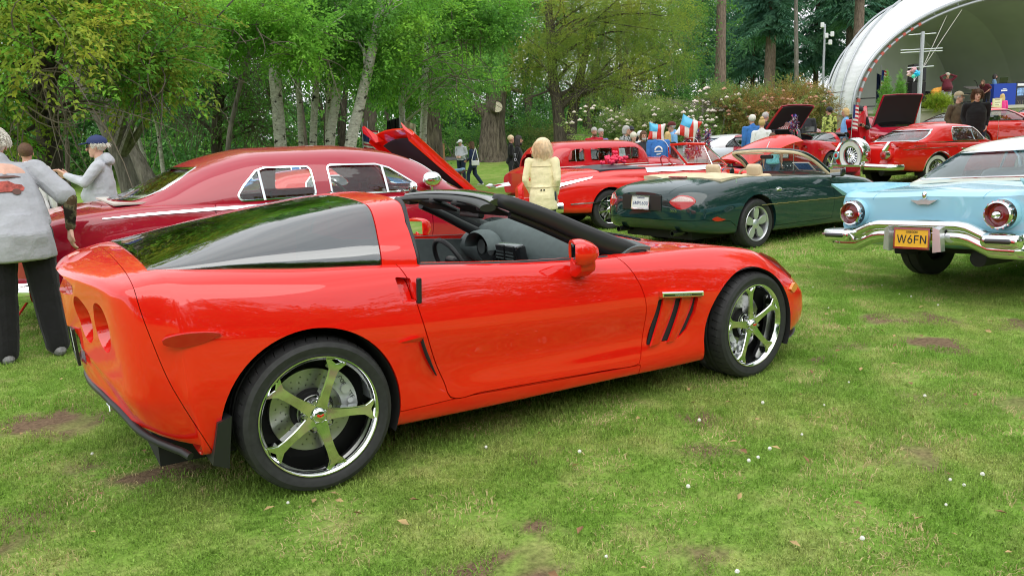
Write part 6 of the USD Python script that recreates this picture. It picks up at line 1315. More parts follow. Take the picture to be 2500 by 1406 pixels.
def convertible():
 c = thing('vintage_convertible', 'bright red fifties convertible with chrome trim, top down and bonnet raised', 'car', (7.74, 7.25, 0), -.27, scale=(.93, 1, 1))
 B = Body(CVT, 90, 60); rw, fw = (0, .34), (2.9, .34)
 fend = {-1.22: [(0,.42),(.05,.42),(.09,.45),(.10,.54),(.09,.63),(.05,.69),(0,.70)], -1.05: [(0,.34),(.12,.34),(.17,.40),(.18,.55),(.17,.70),(.11,.80),(0,.83)], -.4: [(0,.30),(.14,.30),(.20,.38),(.205,.56),(.195,.76),(.13,.87),(0,.90)], .5: [(0,.30),(.12,.30),(.17,.38),(.18,.56),(.17,.76),(.11,.86),(0,.885)], 1.15: [(0,.34),(.05,.34),(.08,.40),(.085,.55),(.08,.74),(.05,.83),(0,.85)]}
 fx, fq = sections(fend, 60, 40, 1.2, 1.0); fs = loft_solid(fx, fq)
 b = B.s+fs.translate([0, -.75, 0])+fs.translate([0, .75, 0])
 b = wells(b, [rw, fw], .375, .58)-extrude([(.30, .45), (2.05, .45), (2.25, 1.2), (.30, 1.2)], -.745, .745, 'xz')-extrude([(2.45, .5), (3.6, .5), (3.55, 1.2), (2.45, 1.2)], -.55, .55, 'xz')
 dr = [(1.0, .32), (2.12, .32), (2.15, 1.2), (.98, 1.2)]
 d = b ^ side(offset(dr, -.003), .5); b = b-side(offset(dr, .003), .5)
 put('body', b, torch2, c, 38)
 for sg in (-1, 1): put('door', d ^ m3.Manifold.cube([9, 4, 4], True).translate([0, sg*2.0005, 0]), torch2, c, 40)
 for s in (-1, 1):
  mv = (lambda q: q) if s < 0 else mirror_y
  put('fender_spear', mv(hull([(-1.12, -.945, .715), (-1.0, -.93, .81), (-.93, -.955, .77), (-.30, -.86, .905), (-.35, -.90, .87), (-1.1, -.90, .76)])), chrome, c)
  put('tail_lamp', mv(arr(xf(ball((0, 0, 0), 1, 16, (.05, .05, .11)), (-1.17, -.79, .60)))), lens_red, c); put('lamp_bezel', mv(arr(xf(ball((0, 0, 0), 1, 16, (.045, .062, .13)), (-1.15, -.79, .61)))), chrome, c)
  put('side_strip', mv(hull([(-.78, -.958, .475), (-.78, -.958, .455), (.95, -.945, .50), (.95, -.945, .470), (-.78, -.93, .46), (.95, -.90, .48)])), chrome, c)
  put('door_cap', mv(hull([(x, y, z) for x in (.75, 2.28) for y, z in ((-.80, .985), (-.80, 1.005), (-.86, .95), (-.87, .93), (-.76, .99))])), chrome, c)
  put('fender_tip', mv(hull([(1.05, -.84, .80), (1.22, -.80, .86), (1.10, -.83, .88), (1.28, -.80, .80), (1.16, -.845, .80)])), chrome, c)
 put('rear_bumper', tube(smooth_path([(-.95, -1.0, .42), (-1.25, -.93, .42), (-1.36, -.6, .42), (-1.40, 0, .42), (-1.36, .6, .42), (-1.25, .93, .42), (-.95, 1.0, .42)], 40), .085, 14, flat=(.45, 1), up=(0, 0, 1)), chrome, c)
 put('hood_boot', thick(np.array([[(x, y, 1.0+.06*math.sin(PI*np.clip((x+.15)/1.0, 0, 1))*(1-(y/.8)**4)) for y in np.linspace(-.79, .79, 24)] for x in np.linspace(-.15, .80, 12)]), .04), plain('dark_vinyl', (.03, .035, .045), .4), c, 60)
 put('cockpit', cat([box(.32, 2.2, -.74, .74, .46, .50), box(.3, .33, -.74, .74, .5, .96), box(.33, 2.1, -.743, -.73, .48, .95), box(.33, 2.1, .73, .743, .48, .95)]), red_leather, c)
 put('seat', rbox(.62, .88, -.68, .68, .52, 1.0, .08), red_leather, c); put('seat', rbox(1.25, 1.50, -.68, .68, .52, 1.0, .08), red_leather, c)
 put('dashboard', rbox(2.10, 2.32, -.74, .74, .72, .97, .04), torch2, c)
 put('steering_wheel', tube(xf((np.stack([0*ang, .21*np.cos(ang), .21*np.sin(ang)], 1), np.zeros((0, 3), int)), (1.86, .36, .98), ry=-.55)[0], .013, 8, closed=True), red_leather, c)
 for s in (-1, 1):
  put('windscreen_pillar', tube([(2.50, s*.72, .98), (2.08, s*.62, 1.36)], .026, 8, flat=(1.2, .7)), chrome if s < 0 else torch2, c)
  put('vent_frame', tube([(2.14, s*.80, .985), (2.04, s*.66, 1.33)], .013, 6), chrome, c)
  put('vent_glass', thick(np.array([[(2.14, s*.80, .99), (2.47, s*.735, .99)], [(2.06, s*.66, 1.33), (2.09, s*.63, 1.345)]]), .004), glass_clear, c, 0)
 put('windscreen_frame', tube([(2.08, -.63, 1.36), (2.06, 0, 1.375), (2.08, .63, 1.36)], .030, 8, flat=(1, .8)), torch2, c); put('windscreen_frame', tube([(2.50, -.72, .985), (2.56, 0, 1.0), (2.50, .72, .985)], .02, 8), chrome, c)
 put('windscreen', thick(np.array([[(2.50*(1-a)+2.08*a+.04*(1-b*b), (.71*(1-a)+.61*a)*b, .99*(1-a)+1.36*a) for b in np.linspace(-1, 1, 9)] for a in (0, .5, 1)]), .004), glass_clear, c, 50)
 put('rear_view_mirror', rbox(2.08, 2.10, -.10, .10, 1.24, 1.29, .01), chrome, c)
 P = np.array([[(1.45*u, w*(.66-.14*u), .05*(1-w*w)-.10*abs(w)**3-.10*u**6) for w in np.linspace(-1, 1, 25)] for u in np.linspace(0, 1, 22)])
 v, f = thick(P, .03); put('bonnet', xf((v, f), (2.92, 0, 1.02), ry=-.36), torch2, c, 50)
 put('bonnet_stay', cyl((3.35, -.45, .85), (3.62, -.45, 1.36), .010, n=6), steel, c)
 put('engine', rbox(2.7, 3.4, -.22, .22, .60, .92, .04), matte_black, c); put('air_cleaner', lathe([(0, .98), (.16, .98), (.17, 1.03), (0, 1.05)], 24), chrome, c, loc=(3.05, 0, 0))
 for x, z in (rw, fw):
  for s in (-1, 1): road_wheel(c, (x, s*.80, .335), 0 if s < 0 else PI, .335, .235, .232, rim_spokes(8, chrome, .020, .065, .9, .0), spin=.2, detail=False)
 liners(c, [rw, fw], .375, .93, .58); put('underbody', box(-1.0, 3.5, -.56, .56, .24, .34), matte_black, c)
 return c
torch2 = paint('signal_red_paint', (0.72, 0.014, 0.008))
CONV = convertible()
# ---- tall red saloon of the thirties behind it
def thirties():
 c = thing('thirties_saloon', 'tall deep red thirties saloon with three side windows beside the red convertible', 'car', (8.85, 9.72, 0), 0)
 cab = {-.62: [(0,.55),(.52,.55),(.58,.72),(.60,.95),(.52,1.18),(.34,1.26),(0,1.28)], -.45: [(0,.50),(.60,.50),(.66,.72),(.68,1.0),(.63,1.28),(.45,1.40),(0,1.43)], -.1: [(0,.45),(.65,.45),(.70,.72),(.72,1.02),(.675,1.33),(.50,1.46),(0,1.50)],
           .8: [(0,.45),(.66,.45),(.71,.72),(.73,1.02),(.69,1.34),(.52,1.47),(0,1.515)], 1.5: [(0,.45),(.65,.45),(.70,.72),(.715,1.01),(.675,1.33),(.50,1.455),(0,1.495)], 1.78: [(0,.45),(.62,.45),(.66,.72),(.675,1.0),(.62,1.28),(.45,1.38),(0,1.41)], 1.95: [(0,.45),(.56,.45),(.60,.72),(.61,.96),(.54,1.14),(.38,1.20),(0,1.22)]}
 C = Body(cab, 70, 56)
 W = [rounded([(-.28, 1.085), (-.28, 1.19), (-.20, 1.31), (-.06, 1.345), (.14, 1.345), (.14, 1.085)], .03), rounded([(.28, 1.085), (.28, 1.345), (.86, 1.345), (.86, 1.085)], .045), rounded([(1.02, 1.085), (1.02, 1.345), (1.50, 1.345), (1.60, 1.30), (1.60, 1.085)], .045)]
 cabin_parts(c, C, crimson, W, rounded([(-.36, 1.10), (.36, 1.10), (.33, 1.27), (-.33, 1.27)], .04), rounded([(-.46, 1.10), (.46, 1.10), (.42, 1.32), (-.42, 1.32)], .03), -.2, 1.5, glass_clear, crimson, .007, None, .05)
 for s in (-1, 1):
  put('vent_bar', tube([(1.36, s*.70, 1.09), (1.36, s*.68, 1.34)], .010, 6), chrome, c); put('vent_bar', tube([(-.08, s*.70, 1.09), (-.08, s*.67, 1.34)], .009, 6), chrome, c)
  put('belt_strip', C.band(-.010, .004) ^ extrude([(-.5, .985), (1.9, .985), (1.9, 1.0), (-.5, 1.0)], *((-1.3, -.3) if s < 0 else (.3, 1.3)), 'xz'), plain('pale_strip', (.75, .70, .68), .3), c, 30)
 hood = {1.9: [(0,.50),(.50,.50),(.58,.70),(.60,.92),(.50,1.06),(.28,1.115),(0,1.13)], 2.6: [(0,.50),(.42,.50),(.49,.70),(.50,.90),(.41,1.03),(.22,1.085),(0,1.10)], 3.15: [(0,.48),(.32,.48),(.38,.68),(.385,.87),(.31,.99),(.16,1.045),(0,1.06)], 3.28: [(0,.5),(.24,.5),(.28,.68),(.28,.85),(.22,.95),(.1,1.0),(0,1.02)]}
 hx, hq = sections(hood, 50, 44, 1, 1); put('bonnet', loft_solid(hx, hq), crimson, c, 45)
 put('bonnet_strip', hull([(1.95, -.605, .93), (1.95, -.605, .915), (3.15, -.39, .88), (3.15, -.39, .865), (1.95, -.58, .93), (3.15, -.37, .87)]), chrome, c)
 put('bonnet_mascot', hull([(3.24, 0, 1.04), (3.20, -.02, 1.06), (3.20, .02, 1.06), (3.12, 0, 1.14), (3.10, 0, 1.05)]), crimson, c)
 trunk = {-1.12: [(0,.50),(.38,.50),(.44,.60),(.45,.74),(.38,.86),(0,.90)], -.95: [(0,.42),(.48,.42),(.54,.58),(.55,.76),(.47,.92),(0,.98)], -.5: [(0,.42),(.54,.42),(.60,.6),(.61,.8),(.55,1.0),(0,1.08)]}
 tx, tq = sections(trunk, 30, 40, 1, 1); put('boot', loft_solid(tx, tq), crimson, c, 45)
 for s in (-1, 1):
  for x0, x1, nm in ((-.72, .85, 'rear_fender'), (2.1, 3.55, 'front_fender')):
   F = {}
   for u in np.linspace(0, 1, 9):
    h = math.sin(PI*u)**.55; F[x0+(x1-x0)*u] = [(0, .30+.0*h), (.13, .30), (.165, .34+.1*h), (.17, .38+.28*h), (.11, .42+.42*h), (0, .45+.45*h)]
   a, q = sections(F, 40, 30, 1, 1); g = loft_solid(a, q).translate([0, s*.80, 0])
   xc = .08 if x0 < 0 else 2.86
   g = g-solid(cyl((xc, -2, .33), (xc, 2, .33), .36, n=40)); put(nm, g, crimson, c, 45)
  put('running_board', box(.85, 2.15, min(s*.60, s*.93), max(s*.60, s*.93), .29, .34), crimson, c)
  for x in (.08, 2.86): road_wheel(c, (x, s*.80, .33), 0 if s < 0 else PI, .33, .2, .2, rim_hubcap, detail=False, disc=False)
  put('tail_lamp', xf(ball((0, 0, 0), 1, 14, (.05, .04, .06)), (-.78, s*.78, .62)), lens_red, c)
  put('headlamp', xf(lathe([(0, .10), (.08, .09), (.10, .06), (.08, -.06), (0, -.12)], 24, 'x'), (3.1, s*.55, .85)), chrome, c)
 put('rear_bumper', tube([(-1.2, -.8, .42), (-1.28, 0, .42), (-1.2, .8, .42)], .05, 10, flat=(.5, 1), up=(0, 0, 1)), chrome, c)
 put('seat', rbox(-.1, .25, -.6, .6, .5, 1.0, .08), plain('grey_upholstery', (.12, .11, .105), .8), c); put('seat', rbox(.8, 1.05, -.6, .6, .5, 1.02, .08), plain('grey_upholstery', (.12, .11, .105), .8), c)
 put('steering_wheel', tube(xf((np.stack([0*ang, .2*np.cos(ang), .2*np.sin(ang)], 1), np.zeros((0, 3), int)), (1.42, .3, 1.10), ry=-.6)[0], .013, 8, closed=True), matte_black, c); put('dashboard', rbox(1.60, 1.75, -.6, .6, .85, 1.06, .03), matte_black, c)
 put('underbody', box(-1.0, 3.2, -.5, .5, .26, .5), matte_black, c)
 return c
thirties()
# ---- crimson sports coupe with a rear wing and one upswinging door, seen between the others
Z6 = recolor(vt, 'sports_coupe', 'crimson sports coupe with tall black rear wing and its door swung upright', (18.15, 10.9, float(height(18.2, 10.5))), .02, [(torch, crimson)])
z6p = str(Z6.GetPath())
ddoor = stage.GetPrimAtPath(z6p+'/door'); ddm = None
def swing(prim, pivot, ry):
 m = Gf.Matrix4d().SetTranslate(Gf.Vec3d(*[-q for q in pivot]))*Gf.Matrix4d().SetRotate(Gf.Rotation(Gf.Vec3d(0, 1, 0), math.degrees(ry)))*Gf.Matrix4d().SetTranslate(Gf.Vec3d(*pivot))
 UsdGeom.Xformable(prim).AddTransformOp().Set(m)
swing(ddoor, (1.75, -.90, .55), 1.22)
for nm in ('door_panel', 'door_mirror', 'belt_seal'):
 q = stage.GetPrimAtPath(z6p+'/'+nm)
 if q: swing(q, (1.75, -.90, .55), 1.22)
put('rear_wing', rbox(-.98, -.66, -.80, .80, 1.30, 1.325, .01), gloss_black, Z6)
for y in (-.42, .42): put('wing_strut', hull([(-.86, y-.012, 1.305), (-.74, y-.012, 1.305), (-.82, y-.012, 1.03), (-.64, y-.012, 1.03), (-.86, y+.012, 1.305), (-.74, y+.012, 1.305), (-.82, y+.012, 1.03), (-.64, y+.012, 1.03)]), gloss_black, Z6)
for y in (-.80, .80): put('wing_end', box(-1.02, -.62, y-.008, y+.008, 1.24, 1.36), gloss_black, Z6, 0)
# ---- silver coupe with a black wing farther back
SLV = {-1.08: [(0,.36),(.55,.36),(.70,.40),(.76,.55),(.76,.72),(.70,.88),(.5,.92),(0,.94)], -1.0: [(0,.30),(.62,.30),(.80,.34),(.85,.52),(.85,.74),(.78,.92),(.6,.965),(0,.985)], 0: [(0,.22),(.72,.22),(.88,.27),(.925,.48),(.91,.72),(.83,.91),(.68,.96),(0,.99)], 1.0: [(0,.21),(.72,.21),(.87,.26),(.91,.46),(.905,.70),(.84,.88),(.74,.93),(0,.96)], 2.2: [(0,.21),(.72,.21),(.87,.26),(.91,.46),(.90,.68),(.82,.84),(.66,.89),(0,.94)], 3.3: [(0,.26),(.62,.26),(.78,.30),(.84,.46),(.83,.62),(.74,.74),(.55,.78),(0,.82)], 3.6: [(0,.36),(.4,.36),(.55,.40),(.60,.48),(.60,.58),(.52,.66),(.38,.69),(0,.71)]}
SLC = {-.75: [(0,.8),(.62,.8),(.66,.93),(.58,.96),(.38,.975),(0,.98)], -.2: [(0,.8),(.70,.8),(.76,.93),(.68,1.10),(.48,1.18),(0,1.205)], .4: [(0,.8),(.72,.8),(.78,.92),(.69,1.18),(.52,1.29),(0,1.33)], 1.0: [(0,.8),(.72,.8),(.78,.92),(.69,1.19),(.52,1.31),(0,1.355)], 1.5: [(0,.8),(.71,.8),(.77,.91),(.67,1.12),(.5,1.23),(0,1.27)], 2.2: [(0,.8),(.66,.8),(.70,.88),(.6,.92),(.4,.95),(0,.96)]}
def silver():
 c = thing('silver_coupe', 'silver white fastback coupe with black rear wing beyond the open red bonnet', 'car', (17.75, 14.2, float(height(17.7, 14))+.1), -.12)
 B = Body(SLV, 70, 50); C = Body(SLC, 60, 46); sp = [(0, .34), (2.72, .34)]
 put('body', wells(B.s, sp, .38, .58), silver_paint, c, 40)
 cabin_parts(c, C, white_paint, [rounded([(.05, .96), (.25, 1.12), (.55, 1.24), (1.15, 1.255), (1.45, 1.16), (1.85, .96)], .02)], rounded([(-.60, .99), (.60, .99), (.50, 1.24), (-.50, 1.24)], .04), rounded([(-.60, .98), (.60, .98), (.5, 1.26), (-.5, 1.26)], .04), .3, 1.2, glass_smoke, trim_black, .012, B.inset(.01), .03)
 put('rear_wing', rbox(-1.12, -.82, -.78, .78, 1.15, 1.18, .012), gloss_black, c)
 for y in (-.55, .55): put('wing_strut', box(-1.02, -.92, y-.015, y+.015, .93, 1.16), gloss_black, c, 0)
 for s in (-1, 1):
  put('tail_lamp', rbox(-1.12, -1.06, min(s*.44, s*.74), max(s*.44, s*.74), .66, .84, .02), lens_red, c); put('door_mirror', rbox(1.45, 1.60, min(s*.86, s*1.04), max(s*.86, s*1.04), .93, 1.03, .03), black_paint, c)
  for x, z in sp: road_wheel(c, (x, s*.79, .34), 0 if s < 0 else PI, .34, .24, .24, rim_spokes(5, alloy, .03), detail=False, disc=False)
 put('seat', rbox(.75, 1.0, -.6, .6, .5, 1.12, .08), seat_black, c)
 put('underbody', box(-.9, 3.2, -.6, .6, .2, .4), matte_black, c); return c
SILVER = silver()
# ---- cars of which little more than bonnets, lids or flanks show
def lifted_bonnet(c, m, lining, hinge, L, w0, w1, ang, bow=.06, thickness=.05, name='bonnet'):
 P = np.array([[(L*u, w*(w0*(1-u)+w1*u), bow*(1-w*w)-.03*u**4) for w in np.linspace(-1, 1, 21)] for u in np.linspace(0, 1, 14)])
 v, f = thick(P, .02); put(name, xf((v, f), hinge, ry=ang), m, c, 50)
 v, f = thick(P*[.96, .94, 1]+[.02, 0, -.028], .02); put('bonnet_lining', xf((v, f), hinge, ry=ang), lining, c, 50)
 for w in (-1, 1):
  r = np.array([(L*u, w*(w0*(1-u)+w1*u)*.97, -.035-.03*u**4) for u in np.linspace(.02, .98, 8)]); put('bonnet_rib', xf(tube(r, .022, 6), hinge, ry=ang), m, c)
C4 = recolor(BLUE, 'hardtop_coupe', 'light red coupe behind the dark red saloon with its bonnet tilted forward', (1.85, 7.2, -.10), 0, [(powder, torch), (cream, torch), (lens_dark, lens_red)], ('licence_plate', 'plate_', 'lamp_bullet', 'lamp_ring', 'ring_notch', 'boot_', 'rear_bumper', 'bumper_pan', 'overhang', 'reversing'))
P = np.array([[(-1.75*u, w*(.62+.16*u), .12*(1-abs(w)**3)+.0) for w in np.linspace(-1, 1, 21)] for u in np.linspace(0, 1, 12)])
v, f = thick(P, .03); put('bonnet', xf((v, f), (3.45, 0, .62), ry=.70), torch, C4, 50)
v, f = thick(P*[.84, .70, 1]+[-.12, 0, -.045], .02); put('bonnet_lining', xf((v, f), (3.45, 0, .62), ry=.70), matte_black, C4, 50)
for w in (-1, 1):
 put('bonnet_horn', xf(hull([(-1.60, w*.60, .05), (-1.60, w*.78, 0), (-1.98, w*.74, .02), (-1.98, w*.70, .05), (-1.70, w*.62, -.06), (-1.9, w*.78, -.03)]), (3.45, 0, .62), ry=.70), torch, C4)
 put('bonnet_side', xf(hull([(0, w*.62, 0), (0, w*.60, -.06), (-1.75, w*.78, 0), (-1.75, w*.75, -.10), (-1.0, w*.74, -.10)]), (3.45, 0, .62), ry=.70), torch, C4)
recolor(SALOON, 'blue_saloon', 'bright blue old car almost hidden behind the man in the grey hoodie', (1.75, 9.3, 0), 0, [(maroon, plain('bright_blue_paint', (.04, .25, .62), .3, coat=1.0))])
d1 = recolor(SILVER, 'dark_red_coupe', 'dark red coupe with its black lined bonnet raised high near the canopy', (18.9, 13.9, float(height(19, 13.6))), -1.7, [(silver_paint, maroon), (white_paint, maroon)], ('rear_wing', 'wing_'))
lifted_bonnet(d1, maroon, matte_black, (1.55, 0, 1.08), 1.35, .70, .62, -.85)
d2 = recolor(SILVER, 'dark_red_coupe', 'dark red car with its wide bonnet raised, black inside, beside the conical shrubs', (24.3, 13.2, float(height(24.3, 13))), -2.05, [(silver_paint, maroon), (white_paint, maroon)], ('rear_wing', 'wing_'))
lifted_bonnet(d2, maroon, matte_black, (1.75, 0, 1.02), 1.08, .72, .66, -1.1)
recolor(SILVER, 'red_coupe', 'bright red coupe with dark rear glass half hidden behind the couple', (22.3, 8.9, float(height(23, 9.2))), -.25, [(silver_paint, torch), (white_paint, torch)], ('rear_wing', 'wing_'))
recolor(SILVER, 'red_coupe', 'red car whose flank shows right of the couple under the stage wall', (25.6, 7.9, float(height(26, 8))), -.3, [(silver_paint, torch2), (white_paint, torch2)], ('rear_wing', 'wing_'))
recolor(SALOON, 'sky_blue_saloon', 'sky blue old car under the flag beside the rhododendrons', (20.3, 17.6, float(height(20.5, 17))-.25), -.1, [(maroon, sky_paint)], ())
recolor(SALOON, 'maroon_saloon', 'maroon old car between the sky blue car and the raised dark bonnet', (23.6, 16.9, float(height(23.6, 17))-.15), -.2, [(maroon, plain('oxblood_paint', (.16, .012, .01), .3, coat=1.0))], ())
recolor(SILVER, 'white_car', 'white parked car glimpsed through the stems of the rhododendrons', (24.5, 26.5, float(height(24.5, 27))+.2), .4, [(silver_paint, white_paint)], ('rear_wing', 'wing_'))
recolor(SILVER, 'dark_coupe', 'dark red car with raised lid among the crowd by the flag balloons', (13.3, 16.2, 0), .1, [(silver_paint, crimson), (white_paint, crimson)], ('rear_wing', 'wing_'))
# ------------------------------------------------------------------ people
def seg(a, b, ra, rb, n=10):
 return m3.Manifold.hull(m3.Manifold.sphere(ra, n).translate(list(map(float, a)))+m3.Manifold.sphere(rb, n).translate(list(map(float, b))))
def ell(c, r, n=16): return m3.Manifold.sphere(1.0, n).scale(list(map(float, r))).translate(list(map(float, c)))
def hull_of(*ms): return m3.Manifold.batch_hull(list(ms))
def union(ms): return m3.Manifold.batch_boolean(ms, m3.OpType.Add)
def soften(m, L=.035, it=8, fold=0.0, seed=0, sc=6.0):
 v, f = arr(m.refine_to_length(L)); t = trimesh.Trimesh(v, f, process=False)
 if it: trimesh.smoothing.filter_taubin(t, iterations=it)
 v = np.array(t.vertices)
 if fold:
  n = np.array(t.vertex_normals); q = v*np.array([sc, sc, sc*.55])+seed
  v = v+n*((meshkit.fbm(q, 3, seed)-.5)*2*fold)[:, None]+n*(np.abs(meshkit.noise(v*np.array([9, 9, 15.0])+seed*3, seed)-.5)*-1.2*fold)[:, None]
 return v, f
hair_m = {'grey': plain('grey_hair', (.42, .41, .39), .8, noise=.25, scale=60, bump=.6, bscale=120), 'white': plain('white_hair', (.70, .67, .60), .8, noise=.2, scale=60, bump=.6, bscale=120), 'brown': plain('brown_hair', (.11, .055, .028), .7, noise=.3, scale=60, bump=.6, bscale=120),
          'dark': plain('dark_hair', (.022, .016, .013), .6, noise=.3, scale=60, bump=.6, bscale=120), 'blond': plain('blond_hair', (.58, .40, .17), .7, noise=.25, scale=60, bump=.6, bscale=120), 'strawberry': plain('fair_hair', (.80, .62, .40), .6, noise=.25, scale=18, bump=.7, bscale=90)}
ARMS = {'down': ((-.02, .228, 1.14), (.05, .235, .89)), 'front': ((-.03, .26, 1.14), (.20, .10, 1.04)), 'phone': ((.03, .25, 1.14), (.26, .09, 1.21)), 'pockets': ((-.07, .235, 1.14), (.05, .205, .93)), 'head': ((.10, .36, 1.57), (.06, .10, 1.68)), 'cross': ((.02, .26, 1.15), (.20, -.06, 1.17)), 'point': ((.14, .26, 1.22), (.36, .12, 1.32)), 'side_out': ((.05, .42, 1.33), (.12, .66, 1.30)), 'back': ((-.14, .24, 1.15), (-.16, .06, .98))}
LEGS = {'stand': (((.02, .10, .50), (0, .11, .085)), ((.02, -.10, .50), (0, -.11, .085))), 'walk': (((.17, .09, .52), (.20, .09, .10)), ((-.04, -.09, .51), (-.30, -.09, .16))), 'wide': (((.03, .13, .50), (0, .16, .085)), ((.03, -.13, .50), (0, -.16, .085))), 'step': (((.10, .12, .50), (.10, .15, .085)), ((-.02, -.10, .50), (-.12, -.11, .085)))}
def person(label, base, yaw, H=1.75, top=None, sleeve='long', hem=.88, trousers=None, shoes=None, hair='brown', hstyle='short', hat=None, hat_m=None, arms='down', arm2=None, legs='stand', bulk=1.0, belly=0.0, lean=0.0, side=0.0, head_yaw=0.0, head_down=0.0, skin_m=None, hood=False, beard=None, coat=False, shorts=False, glasses=False, cuffs=None, seed=0, fine=False, group=None, legpts=None, hip_drop=0.0, strands=0, slen=.1, puff=1.0, hthick=1.0):
 k = H/1.75; x = thing('person', label, 'person', base, yaw, group, scale=k); sk = skin_m or skin
 cl, sl = math.cos(lean), math.sin(lean)
 def B(p):                                     # upper body bends at the hips
  p = np.array(p, float); z = p[2]-.95
  if z > 0: p = np.array([p[0]*cl+z*sl, p[1]+z*side, .95+z*cl-p[0]*sl*.6])
  p[2] -= hip_drop; return p
 w = bulk; n = 14 if fine else 10
 neck, head = B((-.01, 0, 1.475)), B((.025+.03*head_down, 0, 1.625-.02*head_down))
 sh = [B((0, .19*w, 1.405)), B((0, -.19*w, 1.405))]
 aL = ARMS[arms] if isinstance(arms, str) else arms; aR = ARMS[arm2 or arms] if isinstance(arm2 or arms, str) else (arm2 or arms)
 el = [B((aL[0][0], aL[0][1]*(.6+.4*w), aL[0][2])), B((aR[0][0], -aR[0][1]*(.6+.4*w), aR[0][2]))]; wr = [B((aL[1][0], aL[1][1], aL[1][2])), B((aR[1][0], -aR[1][1], aR[1][2]))]
 lp = legpts or LEGS[legs]; hips = [np.array((0, .095*w, .90-hip_drop)), np.array((0, -.095*w, .90-hip_drop))]
 # body: one continuous surface
 R = trimesh.transformations.euler_matrix(0, .35*head_down, head_yaw)[:3, :3]
 hp = lambda p: R@np.array(p, float)+head
 hd = [hull_of(ell(hp((-.012, 0, .035)), (.098, .078, .088)), ell(hp((.022, 0, -.050)), (.066, .058, .062))), ell(hp((.055, 0, -.090)), (.030, .034, .026)), seg(hp((.090, 0, .012)), hp((.108, 0, -.022)), .010, .015, 8)]+[ell(hp((-.005, s*.079, -.005)), (.020, .010, .030), 8) for s in (-1, 1)]
 bd = [hull_of(ell(B((0, 0, 1.30)), (.10, .155*w, .14)), ell(B((0, 0, .98)), (.10, .14*w, .10))), seg(neck-[0, 0, .04], head-[.01, 0, .07], .060, .054, n)]
 for i in (0, 1):
  bd += [seg(sh[i], el[i], .052, .043, n), seg(el[i], wr[i], .041, .029, n), seg(hips[i], lp[i][0]-np.array([0, 0, 0]), .082, .056, n), seg(lp[i][0], lp[i][1], .055, .038, n)]
  # hand: palm, four fingers and a thumb
  d = wr[i]-el[i]; d /= np.linalg.norm(d); s = 1 if i == 0 else -1
  u = np.cross(d, [1.0, 0, 0] if abs(d[0]) < .8 else [0, 0, 1.0]); u /= np.linalg.norm(u); v = np.cross(u, d)
  across, pal = (v, u*s) if abs(d[2]) > .5 else (u, v)
  p0, p1 = wr[i]+d*.02, wr[i]+d*.095
  bd.append(hull_of(*[m3.Manifold.sphere(.013, 8).translate(list(map(float, q))) for q in (p0+across*.024, p0-across*.024, p1+across*.036, p1-across*.036)]))
  for j, (o, L) in enumerate(((-.033, .062), (-.011, .074), (.011, .070), (.033, .054))):
   a = p1+across*o; m_ = a+d*L*.55+pal*.012*s; e = a+d*L*.85+pal*.036*s
   bd += [seg(a, m_, .0095, .0088, 6), seg(m_, e, .0088, .0075, 6)]
  th = p0+across*(-.030)+d*.01; bd += [seg(th, th-across*.028+d*.032, .013, .010, 6), seg(th-across*.028+d*.032, th-across*.030+d*.062+pal*.01*s, .010, .008, 6)]
 put('body', soften(union(hd+bd), .022 if fine else .045, 4), sk, x, True)
 for s in (-1, 1): put('eye', ell(hp((.083, s*.031, .010)), (.010, .013, .008), 8), plain('eye_dark', (.03, .02, .016), .2), x, True)
 put('mouth', ell(hp((.086, 0, -.052)), (.007, .024, .006), 8), plain('lips', (.30, .10, .09), .5), x, True)
 # shirt or coat
 tp = []
 bz = hem
 tp.append(hull_of(ell(B((0, 0, 1.37)), (.105, .165*w, .09)), ell(B((.01, 0, 1.25)), (.125*w, .185*w, .12))))
 tp.append(hull_of(ell(B((.01, 0, 1.25)), (.125*w, .185*w, .12)), ell(B((.015+belly, 0, 1.07)), ((.125+belly)*w, (.170+belly*.6)*w, .11)), ell(B((.01+belly*.6, 0, max(bz+.03, .97))), ((.120+belly*.8)*w, (.172+belly*.5)*w, .05))))
 if bz < .93:
  e9 = ell((-.022*w, 0, .89-hip_drop), (.158*w, .188*w, .05)); tp.append(hull_of(ell(B((.0, 0, 1.02)), (.14*w, .172*w, .05)), e9)); tp.append(hull_of(e9, ell((.0+belly*.3, 0, bz-hip_drop), ((.145+belly*.5+.05*(.93-bz))*w, (.180+belly*.3+.06*(.93-bz))*w, .02))))
 for i in (0, 1):
  if sleeve == 'long': tp += [seg(sh[i], el[i], .072*(.7+.3*w), .058, n), seg(el[i], wr[i]-(wr[i]-el[i])*.06, .057, .042, n)]
  else: e = sh[i]+(el[i]-sh[i])*.85; tp += [seg(sh[i], e, .078*(.7+.3*w), .074*(.7+.3*w), n)]
 tp += [hull_of(ell(neck-[0, 0, .045], (.062, .07, .05)), ell(sh[i]*[1, .95, 1]-[0, 0, .01], (.068, .06, .066))) for i in (0, 1)]
 tp.append(seg(neck-[0, 0, .05], neck+[.0, 0, .012], .088, .066, n))
 if hood: tp.append(hull_of(ell(neck+[-.085, 0, -.01], (.06, .12, .05)), ell(neck+[-.06, 0, .05], (.05, .09, .04))))
 tm = union(tp); put('coat' if coat else 'shirt', soften(tm, .028 if fine else .045, 24 if coat else 9, .012 if fine else .010, seed, 5.0), top, x, True)
 if cuffs is not None:
  for i in (0, 1): put('sleeve', soften(union([seg(el[i]+(sh[i]-el[i])*.35, el[i], .056, .052, n), seg(el[i], wr[i], .052, .036, n)]), .025, 3, .008, seed+5, 9), cuffs, x, True)
 # trousers
 tr = [hull_of(ell((0, 0, .96-hip_drop), (.112*w, .152*w, .04)), ell((-.015, 0, .86-hip_drop), (.135*w, .170*w, .08)))]
